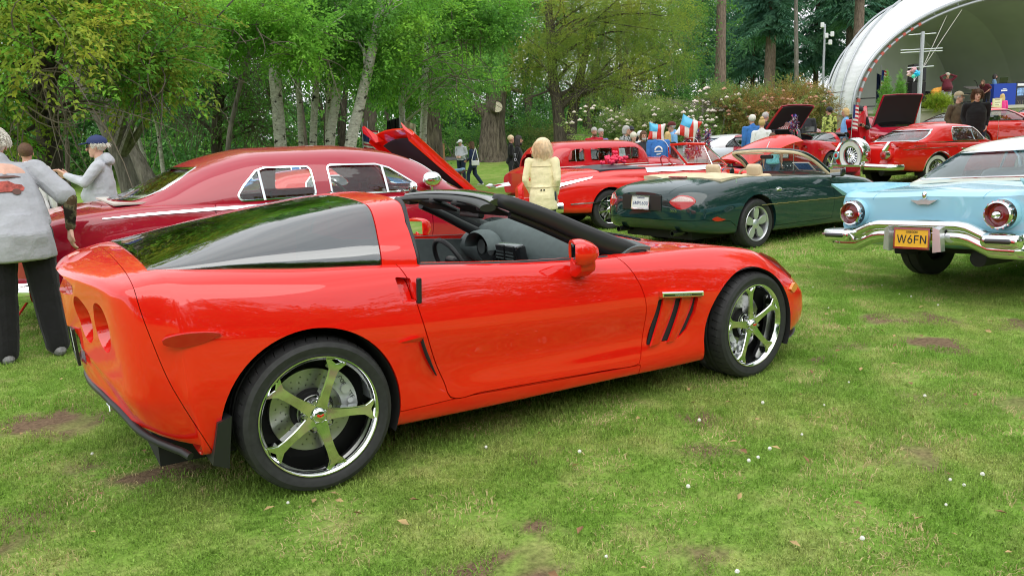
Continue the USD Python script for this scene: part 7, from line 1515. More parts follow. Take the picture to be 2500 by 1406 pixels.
 for i in (0, 1):
  kx, ax = np.array(lp[i][0], float), np.array(lp[i][1], float)
  tr.append(seg(hips[i]-[0, 0, .02], kx, .105*w, .085*w, n))
  if not shorts: tr.append(seg(kx, ax, .082*w, .070*w, n))
  else: tr.append(seg(kx, kx+[0, 0, -.03], .085, .09, n))
 put('shorts' if shorts else 'trousers', soften(union(tr), .03 if fine else .05, 6, .010, seed+2, 6.0), trousers, x, True)
 for i in (0, 1):
  ax = np.array(lp[i][1], float); a = ax-[0, 0, .035]
  put('shoe', soften(hull_of(ell(a+[-.045, 0, -.012], (.045, .040, .038), 10), ell(a+[.06, 0, -.018], (.05, .046, .034), 10), ell(a+[.145, 0, -.026], (.045, .044, .024), 10), ell(a+[-.02, 0, .03], (.045, .042, .03), 10)), .03, 2), shoes, x, True)
 # hair, hats
 hm = hair_m[hair]
 if hstyle != 'bald':
  cap_ = ell(hp((-.016, 0, .045)), (.110, .090, .100), 20)
  c0 = R@np.array([.118, 0, -.075])+head
  cut = m3.Manifold.cube([.15, .26, .20], True).rotate([0, 0, math.degrees(head_yaw)]).translate(list(map(float, c0+R@np.array([.01, 0, .015]))))
  low = m3.Manifold.cube([.4, .4, .2], True).translate(list(map(float, head+[0, 0, -.145])))
  h = [cap_-cut-low]
  if hstyle == 'long': h += [hull_of(ell(hp((-.045, 0, .02)), (.075, .088, .08)), ell(hp((-.065, 0, -.13)), (.055, .098, .06)), ell(hp((-.06, 0, -.20)), (.035, .075, .03)))]+[hull_of(ell(hp((0, s*.078, .02)), (.05, .022, .05), 10), ell(hp((.005, s*.085, -.12)), (.04, .02, .05), 10)) for s in (-1, 1)]
  if hstyle == 'bob': h += [hull_of(ell(hp((-.03, 0, .03)), (.098, .102, .088)), ell(hp((-.045, 0, -.07)), (.075, .105, .05)))-cut]
  if hstyle == 'bun': h += [ell(hp((-.06, 0, .14)), (.055, .055, .05))]
  if hstyle == 'shag': h += [hull_of(ell(hp((-.03, 0, .05)), (.122, .130, .112)), ell(hp((-.06, 0, -.06)), (.10, .125, .08)), ell(hp((-.07, 0, -.17)), (.06, .085, .05)))-cut]+[hull_of(ell(hp((.03, s*.088, .0)), (.03, .018, .05), 8), ell(hp((.02, s*.09, -.13)), (.022, .012, .05), 8)) for s in (-1, 1)]
  put('hair', soften(union(h), .02, 3, .009 if hstyle in ('shag', 'long', 'bob') else .004, seed+9, 16), hm, x, True)
 if strands:
  rs = np.random.default_rng(seed+77); T = []
  for _ in range(strands):
   a, e = rs.uniform(-PI, PI), math.asin(rs.uniform(-.25, 1)); d = np.array([math.cos(a)*math.cos(e), math.sin(a)*math.cos(e), math.sin(e)])
   if (d[0] > .45 and d[2] < .55) or (hat and d[2] > .1): continue
   p = np.array([-.016, 0, .04])+d*[.110, .092, .100]; L = slen*rs.uniform(.6, 1.15); o = d*[1, 1, .3]; o /= np.linalg.norm(o)
   q1 = p+o*.03*puff+np.array([0, 0, .012*puff-.10*L]); q2 = q1+o*.020*puff+rs.normal(0, .014, 3)*puff+[0, 0, -.45*L]; q3 = q2-o*.012*puff+rs.normal(0, .02, 3)*puff+[-.01, 0, -.45*L]
   T.append(tube(smooth_path([hp(p-d*.012), hp(p+d*.008*puff), hp(q1), hp(q2), hp(q3)], 7), np.array([.005, .006, .006, .0055, .005, .004, .002])*hthick, 3))
  put('hair_strands', cat(T), hm, x, True, kind='stuff')
 if beard: put('beard', soften(hull_of(ell(hp((.060, 0, -.085)), (.042, .055, .045)), ell(hp((.03, 0, -.07)), (.05, .064, .035)))-ell(hp((.1, 0, -.045)), (.03, .028, .012)), .02, 2, .004, seed, 20), hair_m[beard], x, True)
 if hat in ('cap', 'cap_back'):
  dm = ell(hp((-.012, 0, .055)), (.116, .096, .092), 20)-m3.Manifold.cube([.5, .5, .2], True).translate(list(map(float, head+[0, 0, -.062])))
  sx = 1 if hat == 'cap' else -1
  br = hull_of(*[m3.Manifold.sphere(.006, 6).translate(list(map(float, hp((sx*a, b, z))))) for a, b, z in ((.08, .075, .055), (.08, -.075, .055), (.165, .05, .042), (.165, -.05, .042), (.185, 0, .040))])
  put('cap', soften(dm, .025, 2), hat_m, x, True); put('cap_brim', br, hat_m, x, True)
  put('cap_button', ell(hp((-.012, 0, .147)), (.01, .01, .006), 8), hat_m, x, True)
 if hat == 'beanie': put('knit_hat', soften(hull_of(ell(hp((-.014, 0, .065)), (.118, .098, .098), 18), ell(hp((-.02, 0, .02)), (.114, .096, .04), 18))-m3.Manifold.cube([.5, .5, .2], True).translate(list(map(float, head+[0, 0, -.085]))), .025, 2, .003, seed, 30), hat_m, x, True)
 if glasses:
  for s in (-1, 1): put('lens', xf(ell(hp((.098, s*.034, .012)), (.006, .028, .022), 10)), gloss_black, x, True)
  put('glasses_frame', cat([tube([hp((.098, s*.06, .016)), hp((.0, s*.084, .012))], .004, 5) for s in (-1, 1)]+[tube([hp((.102, -.012, .016)), hp((.102, .012, .016))], .004, 5)]), gloss_black, x, True)
 return x, tm, B
def where(px, py_top, t, H):
 """Standing spot for somebody whose head top is seen there at that distance."""
 s, z = at_px(px, py_top, t); b = st(s, t); return b, max(1.45, min(1.93, z-b[2])) if H is None else H
def look(ds, dt): v = ds*RT+dt*AH; return math.atan2(v[1], v[0])
C_ = cloth
jeans = C_('blue_denim', (.045, .085, .17), .2); dkjeans = C_('dark_denim', (.018, .030, .06), .2); black_c = C_('black', (.012, .012, .013)); grey_c = C_('grey', (.36, .37, .40), .08); ltgrey = C_('light_grey', (.46, .48, .52), .08); charcoal = C_('charcoal', (.035, .036, .042)); navy_c = C_('navy', (.016, .028, .075)); khaki = C_('khaki', (.38, .31, .20)); white_c = C_('white', (.74, .75, .76), .05); red_c = C_('red', (.48, .015, .035)); blue_c = C_('blue', (.045, .17, .48)); ltblue = C_('light_blue', (.20, .42, .72)); maroon_c = C_('maroon', (.10, .012, .022)); cream_c = C_('cream', (.80, .73, .45), .06); brown_c = C_('brown', (.10, .075, .045), .2); purple_c = C_('purple', (.20, .17, .40)); pink_c = C_('pink', (.72, .05, .25)); olive_c = C_('olive', (.20, .20, .16), .15); teal_c = C_('teal', (.18, .50, .55), .35)
def pattern(name, cols, scale, kind='camo'):
 if kind == 'camo':
  return mat(name, {'tc': ('texture_coordinate', {}), 'n': ('noise_texture', {'scale': scale, 'detail': 2.0}), 'r': ('rgb_ramp', {'interpolate': False, 'ramp': [(0.0, cols[0]), (.44, cols[1]), (.52, cols[2]), (.60, cols[3])]}), 'p': ('principled_bsdf', {'roughness': .9, 'specular_ior_level': .2})}, [('tc.object', 'n.vector'), ('n.fac', 'r.fac'), ('r.color', 'p.base_color')], 'p.BSDF')
 return mat(name, {'tc': ('texture_coordinate', {}), 'c': ('checker_texture', {'scale': scale, 'color1': cols[0], 'color2': cols[1]}), 'p': ('principled_bsdf', {'roughness': .9, 'specular_ior_level': .2})}, [('tc.object', 'c.vector'), ('c.color', 'p.base_color')], 'p.BSDF')
camo = pattern('camouflage_cloth', [(.02, .016, .012), (.06, .06, .035), (.14, .12, .07), (.09, .06, .035)], 14)
plaid = pattern('plaid_flannel', [(.42, .43, .42), (.05, .055, .06)], 16, 'check'); lime_camo = pattern('lime_camo', [(.05, .07, .02), (.28, .36, .08), (.50, .58, .16), (.16, .2, .06)], 10)
white_shoe = plain('white_shoe', (.62, .62, .60), .5); grey_shoe = plain('grey_shoe', (.18, .18, .18), .6, noise=.3); black_shoe = plain('black_shoe', (.02, .02, .02), .5); brown_shoe = plain('brown_shoe', (.09, .055, .03), .6)
# the big man in the grey shirt, back to us, one hand on the dark red saloon
m1, tm, B1 = person('large man in grey printed shirt and camouflage sleeves, back turned, at left edge', (-1.0, 2.66, 0), look(-.66, .75), 1.84, grey_c, 'short', .72, black_c, grey_shoe, 'white', 'short', arms=((.10, .30, 1.10), (.22, .30, .86)), arm2=((-.04, .35, 1.12), (.10, .36, .90)), legs='wide', bulk=1.15, belly=.07, strands=1300, slen=.03, puff=.35, hthick=.4, lean=.62, side=0, skin_m=skin_pale, seed=1, fine=True, cuffs=camo)
def on_back(tm, prism, m, name, x, g=.006):
 c = np.array([0, 0, 1.2]); A = m3.Manifold(tm.to_mesh()); o = A.translate([-g, 0, 0]); r = (o-A) ^ prism
 if not r.is_empty(): put(name, r, m, x, 40)
tm1 = tm.refine_to_length(.03); Lc = .30
def back_prism(outline):   # outline in (right, up) as read on the back; prism along x
 P = np.asarray(outline, float); return extrude(np.stack([-P[:, 0], P[:, 1]], 1), -.8, .10, 'yz')
car_o = np.array([(-.13, -.02), (-.12, .02), (-.08, .035), (-.05, .065), (.03, .07), (.07, .04), (.12, .03), (.135, .0), (.12, -.025), (-.1, -.03)])
on_back(tm1, back_prism(car_o*[.85, .75]+[-.02, 1.20]), plain('print_red', (.34, .07, .055), .9, noise=.5, scale=40), 'shirt_print', m1)
for dy, w_ in ((.13, .10), (.105, .13)):
 on_back(tm1, back_prism([(-w_-.02, 1.19+.8*dy), (w_-.02, 1.19+.8*dy), (w_-.02, 1.203+.8*dy), (-w_-.02, 1.203+.8*dy)]), plain('print_dark', (.12, .06, .05), .9), 'shirt_print', m1)
for cx in (-.085, .06): on_back(tm1, back_prism([(cx+.028*math.cos(a)-.02, 1.178+.02*math.sin(a)) for a in np.linspace(0, 2*PI, 16)[:-1]]), plain('print_dark', (.12, .06, .05), .9), 'shirt_print', m1, .008)
# the man in the blue cap taking a picture
b, H = where(238, 334, 9.3, None)
m2, tm2, _ = person('old man in dark blue cap and grey hoodie raising a small camera', b, look(-.95, -.25), H, ltgrey, 'long', .86, dkjeans, grey_shoe, 'white', 'short', 'cap', plain('navy_cap', (.012, .025, .11), .7), arms='point', arm2=((.13, .24, 1.20), (.36, .06, 1.30)), bulk=1.12, belly=.05, hood=True, glasses=True, strands=700, slen=.03, puff=.35, hthick=.5, skin_m=skin_pale, seed=2, fine=True)
put('camera', rbox(.455, .50, -.04, .07, 1.29, 1.37, .008), gloss_black, m2)
b, H = where(60, 352, 10.2, None); person('brown haired person mostly hidden behind the large man in grey', b, look(-.4, .9), H, white_c, 'long', .88, jeans, grey_shoe, 'brown', 'short', bulk=1.05, seed=3)
# people on the open lawn
def P_(label, px, py, t, yaw, H=None, **k):
 b, H = where(px, py, t, H); return person(label, b, yaw, H, **k)
P_('stooping man in olive shirt and blue jeans seen from behind by the camp chair', 1040, 352, 36.5, look(.25, .95), 1.80, top=olive_c, sleeve='short', trousers=jeans, shoes=brown_shoe, hair='dark', arms='front', bulk=1.15, lean=.18, seed=4)
P_('man in light grey hoodie and white cap with hands in his pockets', 1124, 342, 35, look(-.45, -.9), 1.74, top=ltgrey, trousers=dkjeans, shoes=grey_shoe, hair='grey', hat='cap', hat_m=white_c, arms='front', bulk=1.12, belly=.04, hood=True, skin_m=skin_pale, head_yaw=-.3, head_down=.4, seed=5)
pw, _, _ = P_('woman in navy coat walking with a white shoulder bag', 1152, 348, 29.7, look(-.75, .25), 1.66, top=navy_c, hem=.76, coat=True, trousers=dkjeans, shoes=white_shoe, hair='brown', hstyle='long', arms='front', legs='walk', seed=6)
bag = thing('shoulder_bag', 'small white bag hanging at the hip of the woman in navy', 'bag', st(at_px(1161, 405, 29.35)[0], 29.35), look(0, 1))
put('pouch', rbox(-.04, .04, -.14, .14, .80, .98, .03), white_c, bag); put('strap', tube(smooth_path([(0, .13, .97), (.06, .05, 1.25), (.12, -.02, 1.42), (.08, -.06, 1.25), (0, -.12, .97)], 16), .012, 6), white_c, bag)
P_('man in black top standing behind the long haired man', 1246, 334, 27, look(.95, .1), 1.80, top=black_c, trousers=charcoal, shoes=black_shoe, hair='strawberry', arms='front', seed=7)
lh, _, _ = P_('long haired bearded man in long black coat, lettered sleeve, checked trouser stripe', 1264, 354, 20.5, look(.92, -.1), 1.70, top=black_c, hem=.62, coat=True, trousers=black_c, shoes=black_shoe, hair='dark', hstyle='long', beard='dark', arms='pockets', seed=8)
for i, ch in enumerate('TO'):
 v, f = text(ch, .07, .004, True); put('sleeve_lettering', (np.stack([v[:, 0]-.045, -.325-v[:, 2]*1, v[:, 1]+1.22-.11*i], 1), f), plain('print_grey', (.4, .4, .45), .8), lh, 0)
stripe = [box(-.02+.022*(i % 2), .0+.022*(i % 2), -.192, -.188, .10+.024*j, .122+.024*j) for j in range(22) for i in (j % 2,)]
put('checked_stripe', cat(stripe), white_c, lh, 0, kind='stuff')
cw, tmc, _ = P_('woman with fluffy fair hair in a cream jacket, seen from behind', 1322, 341, 11.0, look(.35, .93), None, top=cream_c, hem=.66, coat=True, trousers=dkjeans, shoes=grey_shoe, hair='strawberry', hstyle='shag', arms=((-.07, .25, 1.13), (.07, .20, .89)), bulk=1.14, belly=.045, strands=1800, slen=.19, puff=.95, hthick=.45, skin_m=skin_pale, head_yaw=.5, seed=9, fine=True)
tmc = tmc.refine_to_length(.04)
for cx in (.03, .075): on_back(tmc, back_prism([(cx+.012*math.cos(a), .97+.012*math.sin(a)) for a in np.linspace(0, 2*PI, 12)[:-1]]), matte_black, 'coat_button', cw, .012)
on_back(tmc, back_prism([(-.3, 1.005), (.3, 1.005), (.3, 1.016), (-.3, 1.016)]), C_('cream_seam', (.52, .46, .27)), 'coat_seam', cw, .009); on_back(tmc, back_prism([(-.17, 1.33), (.17, 1.33), (.17, 1.338), (-.17, 1.338)]), C_('cream_seam', (.52, .46, .27)), 'coat_seam', cw, .009)
# crowd behind the red saloon of the thirties
P_('smiling man in bright red jacket with light collar', 1450, 299, 25.5, look(.15, -1), 1.93, top=red_c, trousers=jeans, shoes=grey_shoe, hair='grey', beard='brown', bulk=1.1, seed=10)
P_('person in purple half hidden behind the man in the red jacket', 1466, 303, 26.3, look(.4, -1), 1.9, top=purple_c, trousers=jeans, shoes=grey_shoe, hair='grey', seed=11)
P_('grey haired person in black and white plaid flannel shirt', 1521, 298, 24, look(.8, -.6), 1.92, top=plaid, trousers=jeans, shoes=grey_shoe, hair='grey', hstyle='bob', lean=.12, seed=12)
P_('man in black with dark cap and sunglasses behind the plaid shirt', 1540, 296, 26.5, look(.1, -1), 1.93, top=black_c, trousers=jeans, shoes=grey_shoe, hair='dark', hat='cap', hat_m=charcoal, glasses=True, seed=13)
P_('smiling woman in cream knitted hat and red scarf', 1546, 318, 22.5, look(.3, -1), 1.68, top=maroon_c, trousers=jeans, shoes=grey_shoe, hair='white', hat='beanie', hat_m=C_('cream_knit', (.68, .64, .54)), skin_m=skin_pale, seed=14)
P_('blond person whose head shows just above the red saloon roof', 1505, 334, 22, look(.2, 1), 1.55, top=ltgrey, trousers=jeans, shoes=grey_shoe, hair='strawberry', hstyle='bob', seed=15)
P_('greying bearded man in charcoal fleece facing us', 1571, 321, 20.5, look(.05, -1), 1.70, top=charcoal, trousers=jeans, shoes=grey_shoe, hair='brown', hstyle='bob', beard='grey', bulk=1.12, seed=16)
P_('person in white hat behind the bearded man', 1563, 317, 23.5, look(.6, -.8), 1.72, top=white_c, trousers=jeans, shoes=grey_shoe, hair='white', hat='beanie', hat_m=white_c, seed=17)
bj, tmj, _ = P_('person in blue jacket with tan sleeves and a white back emblem', 1607, 312, 19.8, look(.12, 1), 1.75, top=blue_c, trousers=jeans, shoes=grey_shoe, hair='brown', cuffs=C_('tan_sleeve', (.45, .34, .20)), bulk=1.15, seed=18)
tmj = tmj.refine_to_length(.04); arc_ = [(.10*math.cos(a), 1.22+.10*math.sin(a)) for a in np.linspace(0, PI, 14)]+[(.065*math.cos(a), 1.22+.065*math.sin(a)) for a in np.linspace(PI, 0, 12)]
on_back(tmj, back_prism(arc_), white_c, 'back_emblem', bj, .01); on_back(tmj, back_prism([(-.1, 1.17), (.1, 1.17), (.1, 1.20), (-.1, 1.20)]), white_c, 'back_emblem', bj, .01); on_back(tmj, back_prism([(-.05, 1.10), (.06, 1.12), (.06, 1.145), (-.05, 1.13)]), white_c, 'back_emblem', bj, .01)
P_('dark haired woman in purple behind the balloon', 1608, 292, 27, look(-.9, -.3), 1.88, top=purple_c, trousers=jeans, shoes=grey_shoe, hair='brown', seed=19)
P_('man in light blue hoodie and dark red cap looking down', 1641, 296, 23, look(-.95, -.1), 1.93, top=ltblue, trousers=jeans, shoes=grey_shoe, hair='grey', hat='cap', hat_m=C_('dark_red_cap', (.10, .02, .02)), hood=True, bulk=1.1, glasses=True, seed=20)
P_('woman with long light brown hair in black beside the blue hoodie', 1630, 318, 22, look(.2, 1), 1.66, top=black_c, trousers=jeans, shoes=grey_shoe, hair='blond', hstyle='long', seed=21)
P_('white haired man in blue jacket by the silver coupe', 1837, 294, 22.6, look(-.2, 1), 1.90, top=blue_c, trousers=jeans, shoes=grey_shoe, hair='white', bulk=1.1, seed=22)
P_('woman with blond hair in a bun beside the blue jacket', 1860, 302, 21.3, look(.3, .9), 1.76, top=white_c, trousers=jeans, shoes=grey_shoe, hair='blond', hstyle='bun', seed=23)
P_('child in light teal top bending behind the raised red bonnet', 1888, 330, 18.5, look(.2, .9), 1.46, top=teal_c, sleeve='short', trousers=jeans, shoes=grey_shoe, hair='brown', lean=.35, seed=24)
P_('man with cropped grey hair in black near the sky blue car', 1868, 276, 26, look(.8, .4), 1.93, top=black_c, trousers=jeans, shoes=grey_shoe, hair='grey', seed=25)
P_('bearded man in black and white sweatshirt facing us by the shrubs', 1905, 257, 31, look(0, -1), 1.88, top=black_c, trousers=black_c, shoes=grey_shoe, hair='dark', beard='dark', arms='back', seed=26)
P_('child in red jacket beside the dark jacketed man', 1939, 263, 31, look(-.3, -.9), 1.75, top=red_c, trousers=jeans, shoes=grey_shoe, hair='brown', seed=27)
P_('man with dark hair in dark jacket beside the child in red', 1955, 266, 30, look(-.9, .1), 1.75, top=charcoal, trousers=jeans, shoes=grey_shoe, hair='dark', seed=28)
P_('person in grey knitted hat leaning by the raised dark bonnet', 1974, 254, 27.5, look(-.5, -.7), 1.88, top=charcoal, trousers=jeans, shoes=grey_shoe, hair='grey', hat='beanie', hat_m=grey_c, lean=.2, seed=29)
P_('man in lime green camouflage jacket and dark cap', 2026, 259, 27, look(-.3, .9), 1.85, top=lime_camo, trousers=jeans, shoes=grey_shoe, hair='dark', hat='cap_back', hat_m=charcoal, seed=30)
P_('blond woman in bright blue jacket behind the small flag', 2066, 261, 24.5, look(-.9, .2), 1.76, top=ltblue, trousers=jeans, shoes=grey_shoe, hair='blond', hstyle='bob', seed=31)
ph, _, _ = P_('man in black jacket and grey beanie looking at his phone', 2098, 257, 23, look(-.2, -.95), 1.78, top=black_c, trousers=charcoal, shoes=black_shoe, hair='dark', hat='beanie', hat_m=charcoal, arms='phone', head_down=1.0, beard='dark', seed=32)
put('phone', rbox(.36, .37, -.05, .05, 1.20, 1.27, .004), gloss_black, ph)
P_('older man in brown jacket, tan cap and checked shirt', 2340, 236, 20, look(.3, -.9), 1.84, top=brown_c, trousers=jeans, shoes=brown_shoe, hair='grey', hat='cap', hat_m=khaki, arms='pockets', bulk=1.1, skin_m=skin_pale, head_yaw=.5, seed=33, fine=True)
P_('woman with wavy fair hair in a black jacket', 2386, 233, 19.6, look(-.25, -.95), 1.84, top=black_c, hem=.80, trousers=dkjeans, shoes=black_shoe, hair='brown', hstyle='bob', arms='pockets', bulk=1.2, strands=900, slen=.12, puff=.6, hthick=.5, skin_m=skin_pale, seed=34, fine=True)
# ------------------------------------------------------------------ open air stage under its white canopy
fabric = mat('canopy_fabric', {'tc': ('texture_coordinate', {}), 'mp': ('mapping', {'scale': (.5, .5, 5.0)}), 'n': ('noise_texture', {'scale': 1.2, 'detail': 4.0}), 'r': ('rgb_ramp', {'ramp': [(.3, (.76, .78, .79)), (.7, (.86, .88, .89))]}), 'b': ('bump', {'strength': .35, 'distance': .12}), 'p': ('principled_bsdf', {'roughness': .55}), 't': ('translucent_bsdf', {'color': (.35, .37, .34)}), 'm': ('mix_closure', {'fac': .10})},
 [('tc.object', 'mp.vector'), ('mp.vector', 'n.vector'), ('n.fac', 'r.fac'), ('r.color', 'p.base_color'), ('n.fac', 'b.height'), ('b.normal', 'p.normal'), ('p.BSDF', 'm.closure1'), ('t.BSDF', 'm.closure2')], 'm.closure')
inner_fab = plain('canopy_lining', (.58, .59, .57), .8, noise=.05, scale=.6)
galv = plain('galvanised_steel', (.42, .44, .46), .4, metal=.7, noise=.15, scale=20)
concrete = plain('concrete', (.36, .33, .28), .9, noise=.18, scale=3, bump=.3, bscale=30); deck = plain('stage_floor', (.22, .21, .20), .8, noise=.2, scale=6)
def W3(s, t, z): p = CAM[:2]+s*RT+t*AH; return np.array([p[0], p[1], z])
can = thing('stage_canopy', 'big white tensioned fabric canopy arching over the open air stage', 'canopy', (0, 0, 0))
ribs = []
for (fx, fy, ft), (ax, ay, at_), ex in (((2085, 250, 38), (2660, -40, 42.5), .92), ((2053, 255, 39.5), (2480, -70, 45.5), .95), ((2030, 250, 42), (2300, 2, 49.5), 1.0), ((2017, 246, 45.5), (2200, 70, 53), 1.0)):
 fs, fz = at_px(fx, fy, ft); as_, az = at_px(ax, ay, at_); fz -= .5
 F, A = np.array([fs, ft]), np.array([as_, at_]); P = []
 for a in np.linspace(0, PI, 41):
  q = A+(F-A)*math.cos(a); z = fz+(az-fz)*max(0, math.sin(a))**ex; P.append(W3(q[0], q[1], z))
 ribs.append(np.array(P))
R_ = np.array(ribs); u_ = np.linspace(0, 3, 25)
S_ = np.stack([PchipInterpolator([0, 1, 2, 3], R_[:, i], axis=0)(u_) for i in range(41)], 1)
sag = np.abs(np.sin(u_*PI))[:, None]; c0 = W3(27, 46, 2.0); dirs = S_-c0; dirs /= np.linalg.norm(dirs, axis=-1, keepdims=True); S_ = S_-dirs*(.22*sag)[..., None]
S_f = np.stack([smooth_path(S_[i], 90) for i in range(25)])
nrm_out = S_f-c0; nrm_out /= np.linalg.norm(nrm_out, axis=-1, keepdims=True)
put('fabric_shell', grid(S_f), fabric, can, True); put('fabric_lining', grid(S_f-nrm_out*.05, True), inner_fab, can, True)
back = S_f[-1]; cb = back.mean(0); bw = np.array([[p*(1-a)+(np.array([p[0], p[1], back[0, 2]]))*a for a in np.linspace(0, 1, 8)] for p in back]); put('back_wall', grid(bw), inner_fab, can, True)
for i, P in enumerate(R_):
 o = P-c0; o /= np.linalg.norm(o, axis=1, keepdims=True); put('rib', tube(smooth_path(P+o*.10, 70), .085 if i == 0 else .05, 8), galv, can)
 if i == 0:
  put('rib', tube(smooth_path(P-o*.30+(c0-P)*.0, 70), .07, 8), galv, can); st_ = smooth_path(P, 46); oo = st_-c0; oo /= np.linalg.norm(oo, axis=1, keepdims=True)
  for k in range(1, 34, 2): put('rib_strut', cyl(st_[k]+oo[k]*.10, st_[k]-oo[k]*.30, .03, n=6), galv, can)
redwhite = plain('faded_red_wrap', (.50, .10, .08), .6)
P = smooth_path(R_[0], 200); o = P-c0; o /= np.linalg.norm(o, axis=1, keepdims=True)
for k in range(3, 34, 3): put('ribbon_wrap', tube((P-o*.30)[k:k+2], .085, 8), redwhite, can)
# platform, wall, railing
stg = thing('stage', 'raised concrete stage with dark railing under the white canopy', 'stage', (0, 0, 0))
zf = at_px(2308, 272, 40)[1]
front = [(16.6, 39.6), (19.5, 38.2), (26.0, 37.4), (36, 37.2)]; rear = [(36, 56), (17.0, 50)]
pl2 = np.array([W3(s, t, 0)[:2] for s, t in front+rear])
zg = float(height(*W3(22, 38, 0)[:2]))
put('platform', extrude(pl2, zg-.6, zf, 'xy'), concrete, stg, 0)
put('stage_floor', extrude(offset(pl2, -.05), zf+.004, zf+.03, 'xy'), deck, stg, 0)
for a, b in zip(front[:-1], front[1:]):
 p, q = W3(*a, zf-.02), W3(*b, zf-.02); d = (q-p)/np.linalg.norm(q-p); nn = np.array([d[1], -d[0], 0]); put('coping', hull([p+nn*.10, p-nn*.15, q+nn*.10, q-nn*.15, p+nn*.10+[0, 0, .14], p-nn*.15+[0, 0, .14], q+nn*.10+[0, 0, .14], q-nn*.15+[0, 0, .14]]), plain('pale_coping', (.46, .43, .38), .8, noise=.1), stg, 0)
for za in (.55, 1.0): put('rail', tube([W3(17.2, 46, zf+za), W3(24, 45.5, zf+za), W3(36, 45, zf+za+.25)], .03, 6), matte_black, stg)
for k in range(8): s = 17.4+k*2.4; put('rail_post', cyl(W3(s, 45.6, zf), W3(s, 45.6, zf+1.05+.012*k), .03, n=6), matte_black, stg)
# mast with cross arms, lamps on the mast behind
fl = thing('flag_mast', 'grey mast with short cross arms and ropes before the stage', 'mast', (0, 0, 0)); t = 35.5
s, z1 = at_px(2252, 78, t); b = st(s, t); p0 = W3(s, t, b[2]-.2)
put('pole', cyl(p0, W3(s+.02, t, z1), .105, .08, 14), galv, fl)
for py, w in ((85, .62), (128, .95), (122, .95), (165, .60)):
 z = at_px(2252, py, t)[1]; put('cross_arm', tube([W3(s-w*.95, t, z-.0), W3(s+w*.95, t, z+.03)], .028, 6), galv, fl)
for tx, ty in ((2348, 25), (2312, 38)):
 s2, z2 = at_px(tx, ty, 40); put('rope', tube([W3(s+.05, t, at_px(2252, 172, t)[1]), W3(s2, 40, z2)], .010, 5), plain('rope', (.55, .53, .48), .9), fl)
lm = thing('floodlight_mast', 'slender lamp mast with four floodlights among the firs', 'lamp mast', (0, 0, 0)); t = 52
s, z1 = at_px(2014, 60, t); b = st(s, t); put('pole', cyl(W3(s, t, b[2]-.2), W3(s, t, z1), .09, .06, 10), galv, lm)
for px, py in ((2008, 62), (2018, 88), (2032, 84), (2027, 104)):
 s2, z2 = at_px(px, py, t-.2); c = W3(s2, t-.2, z2); put('floodlight', xf(rbox(-.16, .16, -.10, .10, -.15, .15, .03), c, rz=YAW), plain('lamp_white', (.62, .64, .62), .3), lm); put('arm', tube([W3(s, t, z2-.1), c], .03, 5), galv, lm)
# things on the stage
def box_thing(name, label, cat_, px, py, t, w, d, h, m, z=None, r=.03):
 s = at_px(px, py, t)[0]; c = thing(name, label, cat_, W3(s, t, zf if z is None else z), math.atan2(RT[1], RT[0])); return c
sp = box_thing('loudspeaker', 'tall black loudspeaker stack left on the stage by the mast', 'loudspeaker', 2236, 250, 39.6, 0, 0, 0, None)
put('cabinet', rbox(-.38, .30, -.3, .3, .0, 1.42, .03), matte_black, sp); put('cabinet', rbox(-.34, .30, -.28, .3, .86+.58, 2.25, .03), trim_black, sp); put('grille', box(-.30, .26, -.30, -.286, 1.5, 2.18), charcoal, sp, 0)
sp2 = box_thing('monitor_speaker', 'low black speaker box on the stage right of the mast', 'loudspeaker', 2258, 262, 38.6, 0, 0, 0, None); put('cabinet', rbox(-.22, .22, -.25, .25, 0, .62, .02), matte_black, sp2); put('grille', box(-.18, .18, -.262, -.251, .06, .56), charcoal, sp2, 0)
ga = box_thing('trash_bin', 'black bin standing on the stage beside the orange scarecrow', 'bin', 2268, 250, 39.8, 0, 0, 0, None); put('bin_body', lathe([(0, 0), (.26, 0), (.30, .95), (.27, .97), (0, .97)], 20), matte_black, ga); put('bin_rim', tube([(.3*math.cos(a), .3*math.sin(a), .95) for a in np.linspace(0, 2*PI, 20)[:-1]], .025, 6, closed=True), trim_black, ga)
straw = plain('orange_straw', (.72, .34, .05), .9, noise=.3, scale=12)
sc_ = box_thing('straw_bundle', 'orange straw figure slumped on the stage edge beside the bin', 'decoration', 2282, 240, 39.2, 0, 0, 0, None); r = np.random.default_rng(5)
put('bundle', soften(union([seg((0, 0, .9), (.35, 0, 1.0), .2, .16), seg((-.05, 0, .9), (-.12, -.1, .25), .13, .08), seg((.32, 0, .95), (.38, -.1, .2), .12, .08), seg((.1, 0, 1.0), (.08, -.05, .4), .12, .1)]), .06, 2, .04, 3, 6), straw, sc_, True)
put('straws', cat([tube([(a, 0, .9), (a+r.normal(0, .12), -.15, r.uniform(.1, .5))], .018, 4) for a in r.uniform(-.1, .4, 26)]), straw, sc_, True, kind='stuff')
pd = box_thing('lectern', 'wooden lectern with a slanted top and thin microphone', 'lectern', 2380, 240, 40.5, 0, 0, 0, None); put('post', rbox(-.13, .13, -.10, .10, 0, 1.05, .02), plain('oak', (.42, .22, .08), .5, noise=.2, scale=8), pd); put('top', xf(rbox(-.48, .48, -.26, .26, -.025, .025, .015), (0, 0, 1.10), rx=.25), plain('dark_top', (.10, .09, .085), .5), pd); put('microphone', tube(smooth_path([(.1, 0, 1.1), (.0, -.05, 1.35), (-.22, -.2, 1.45)], 10), .014, 6), matte_black, pd)
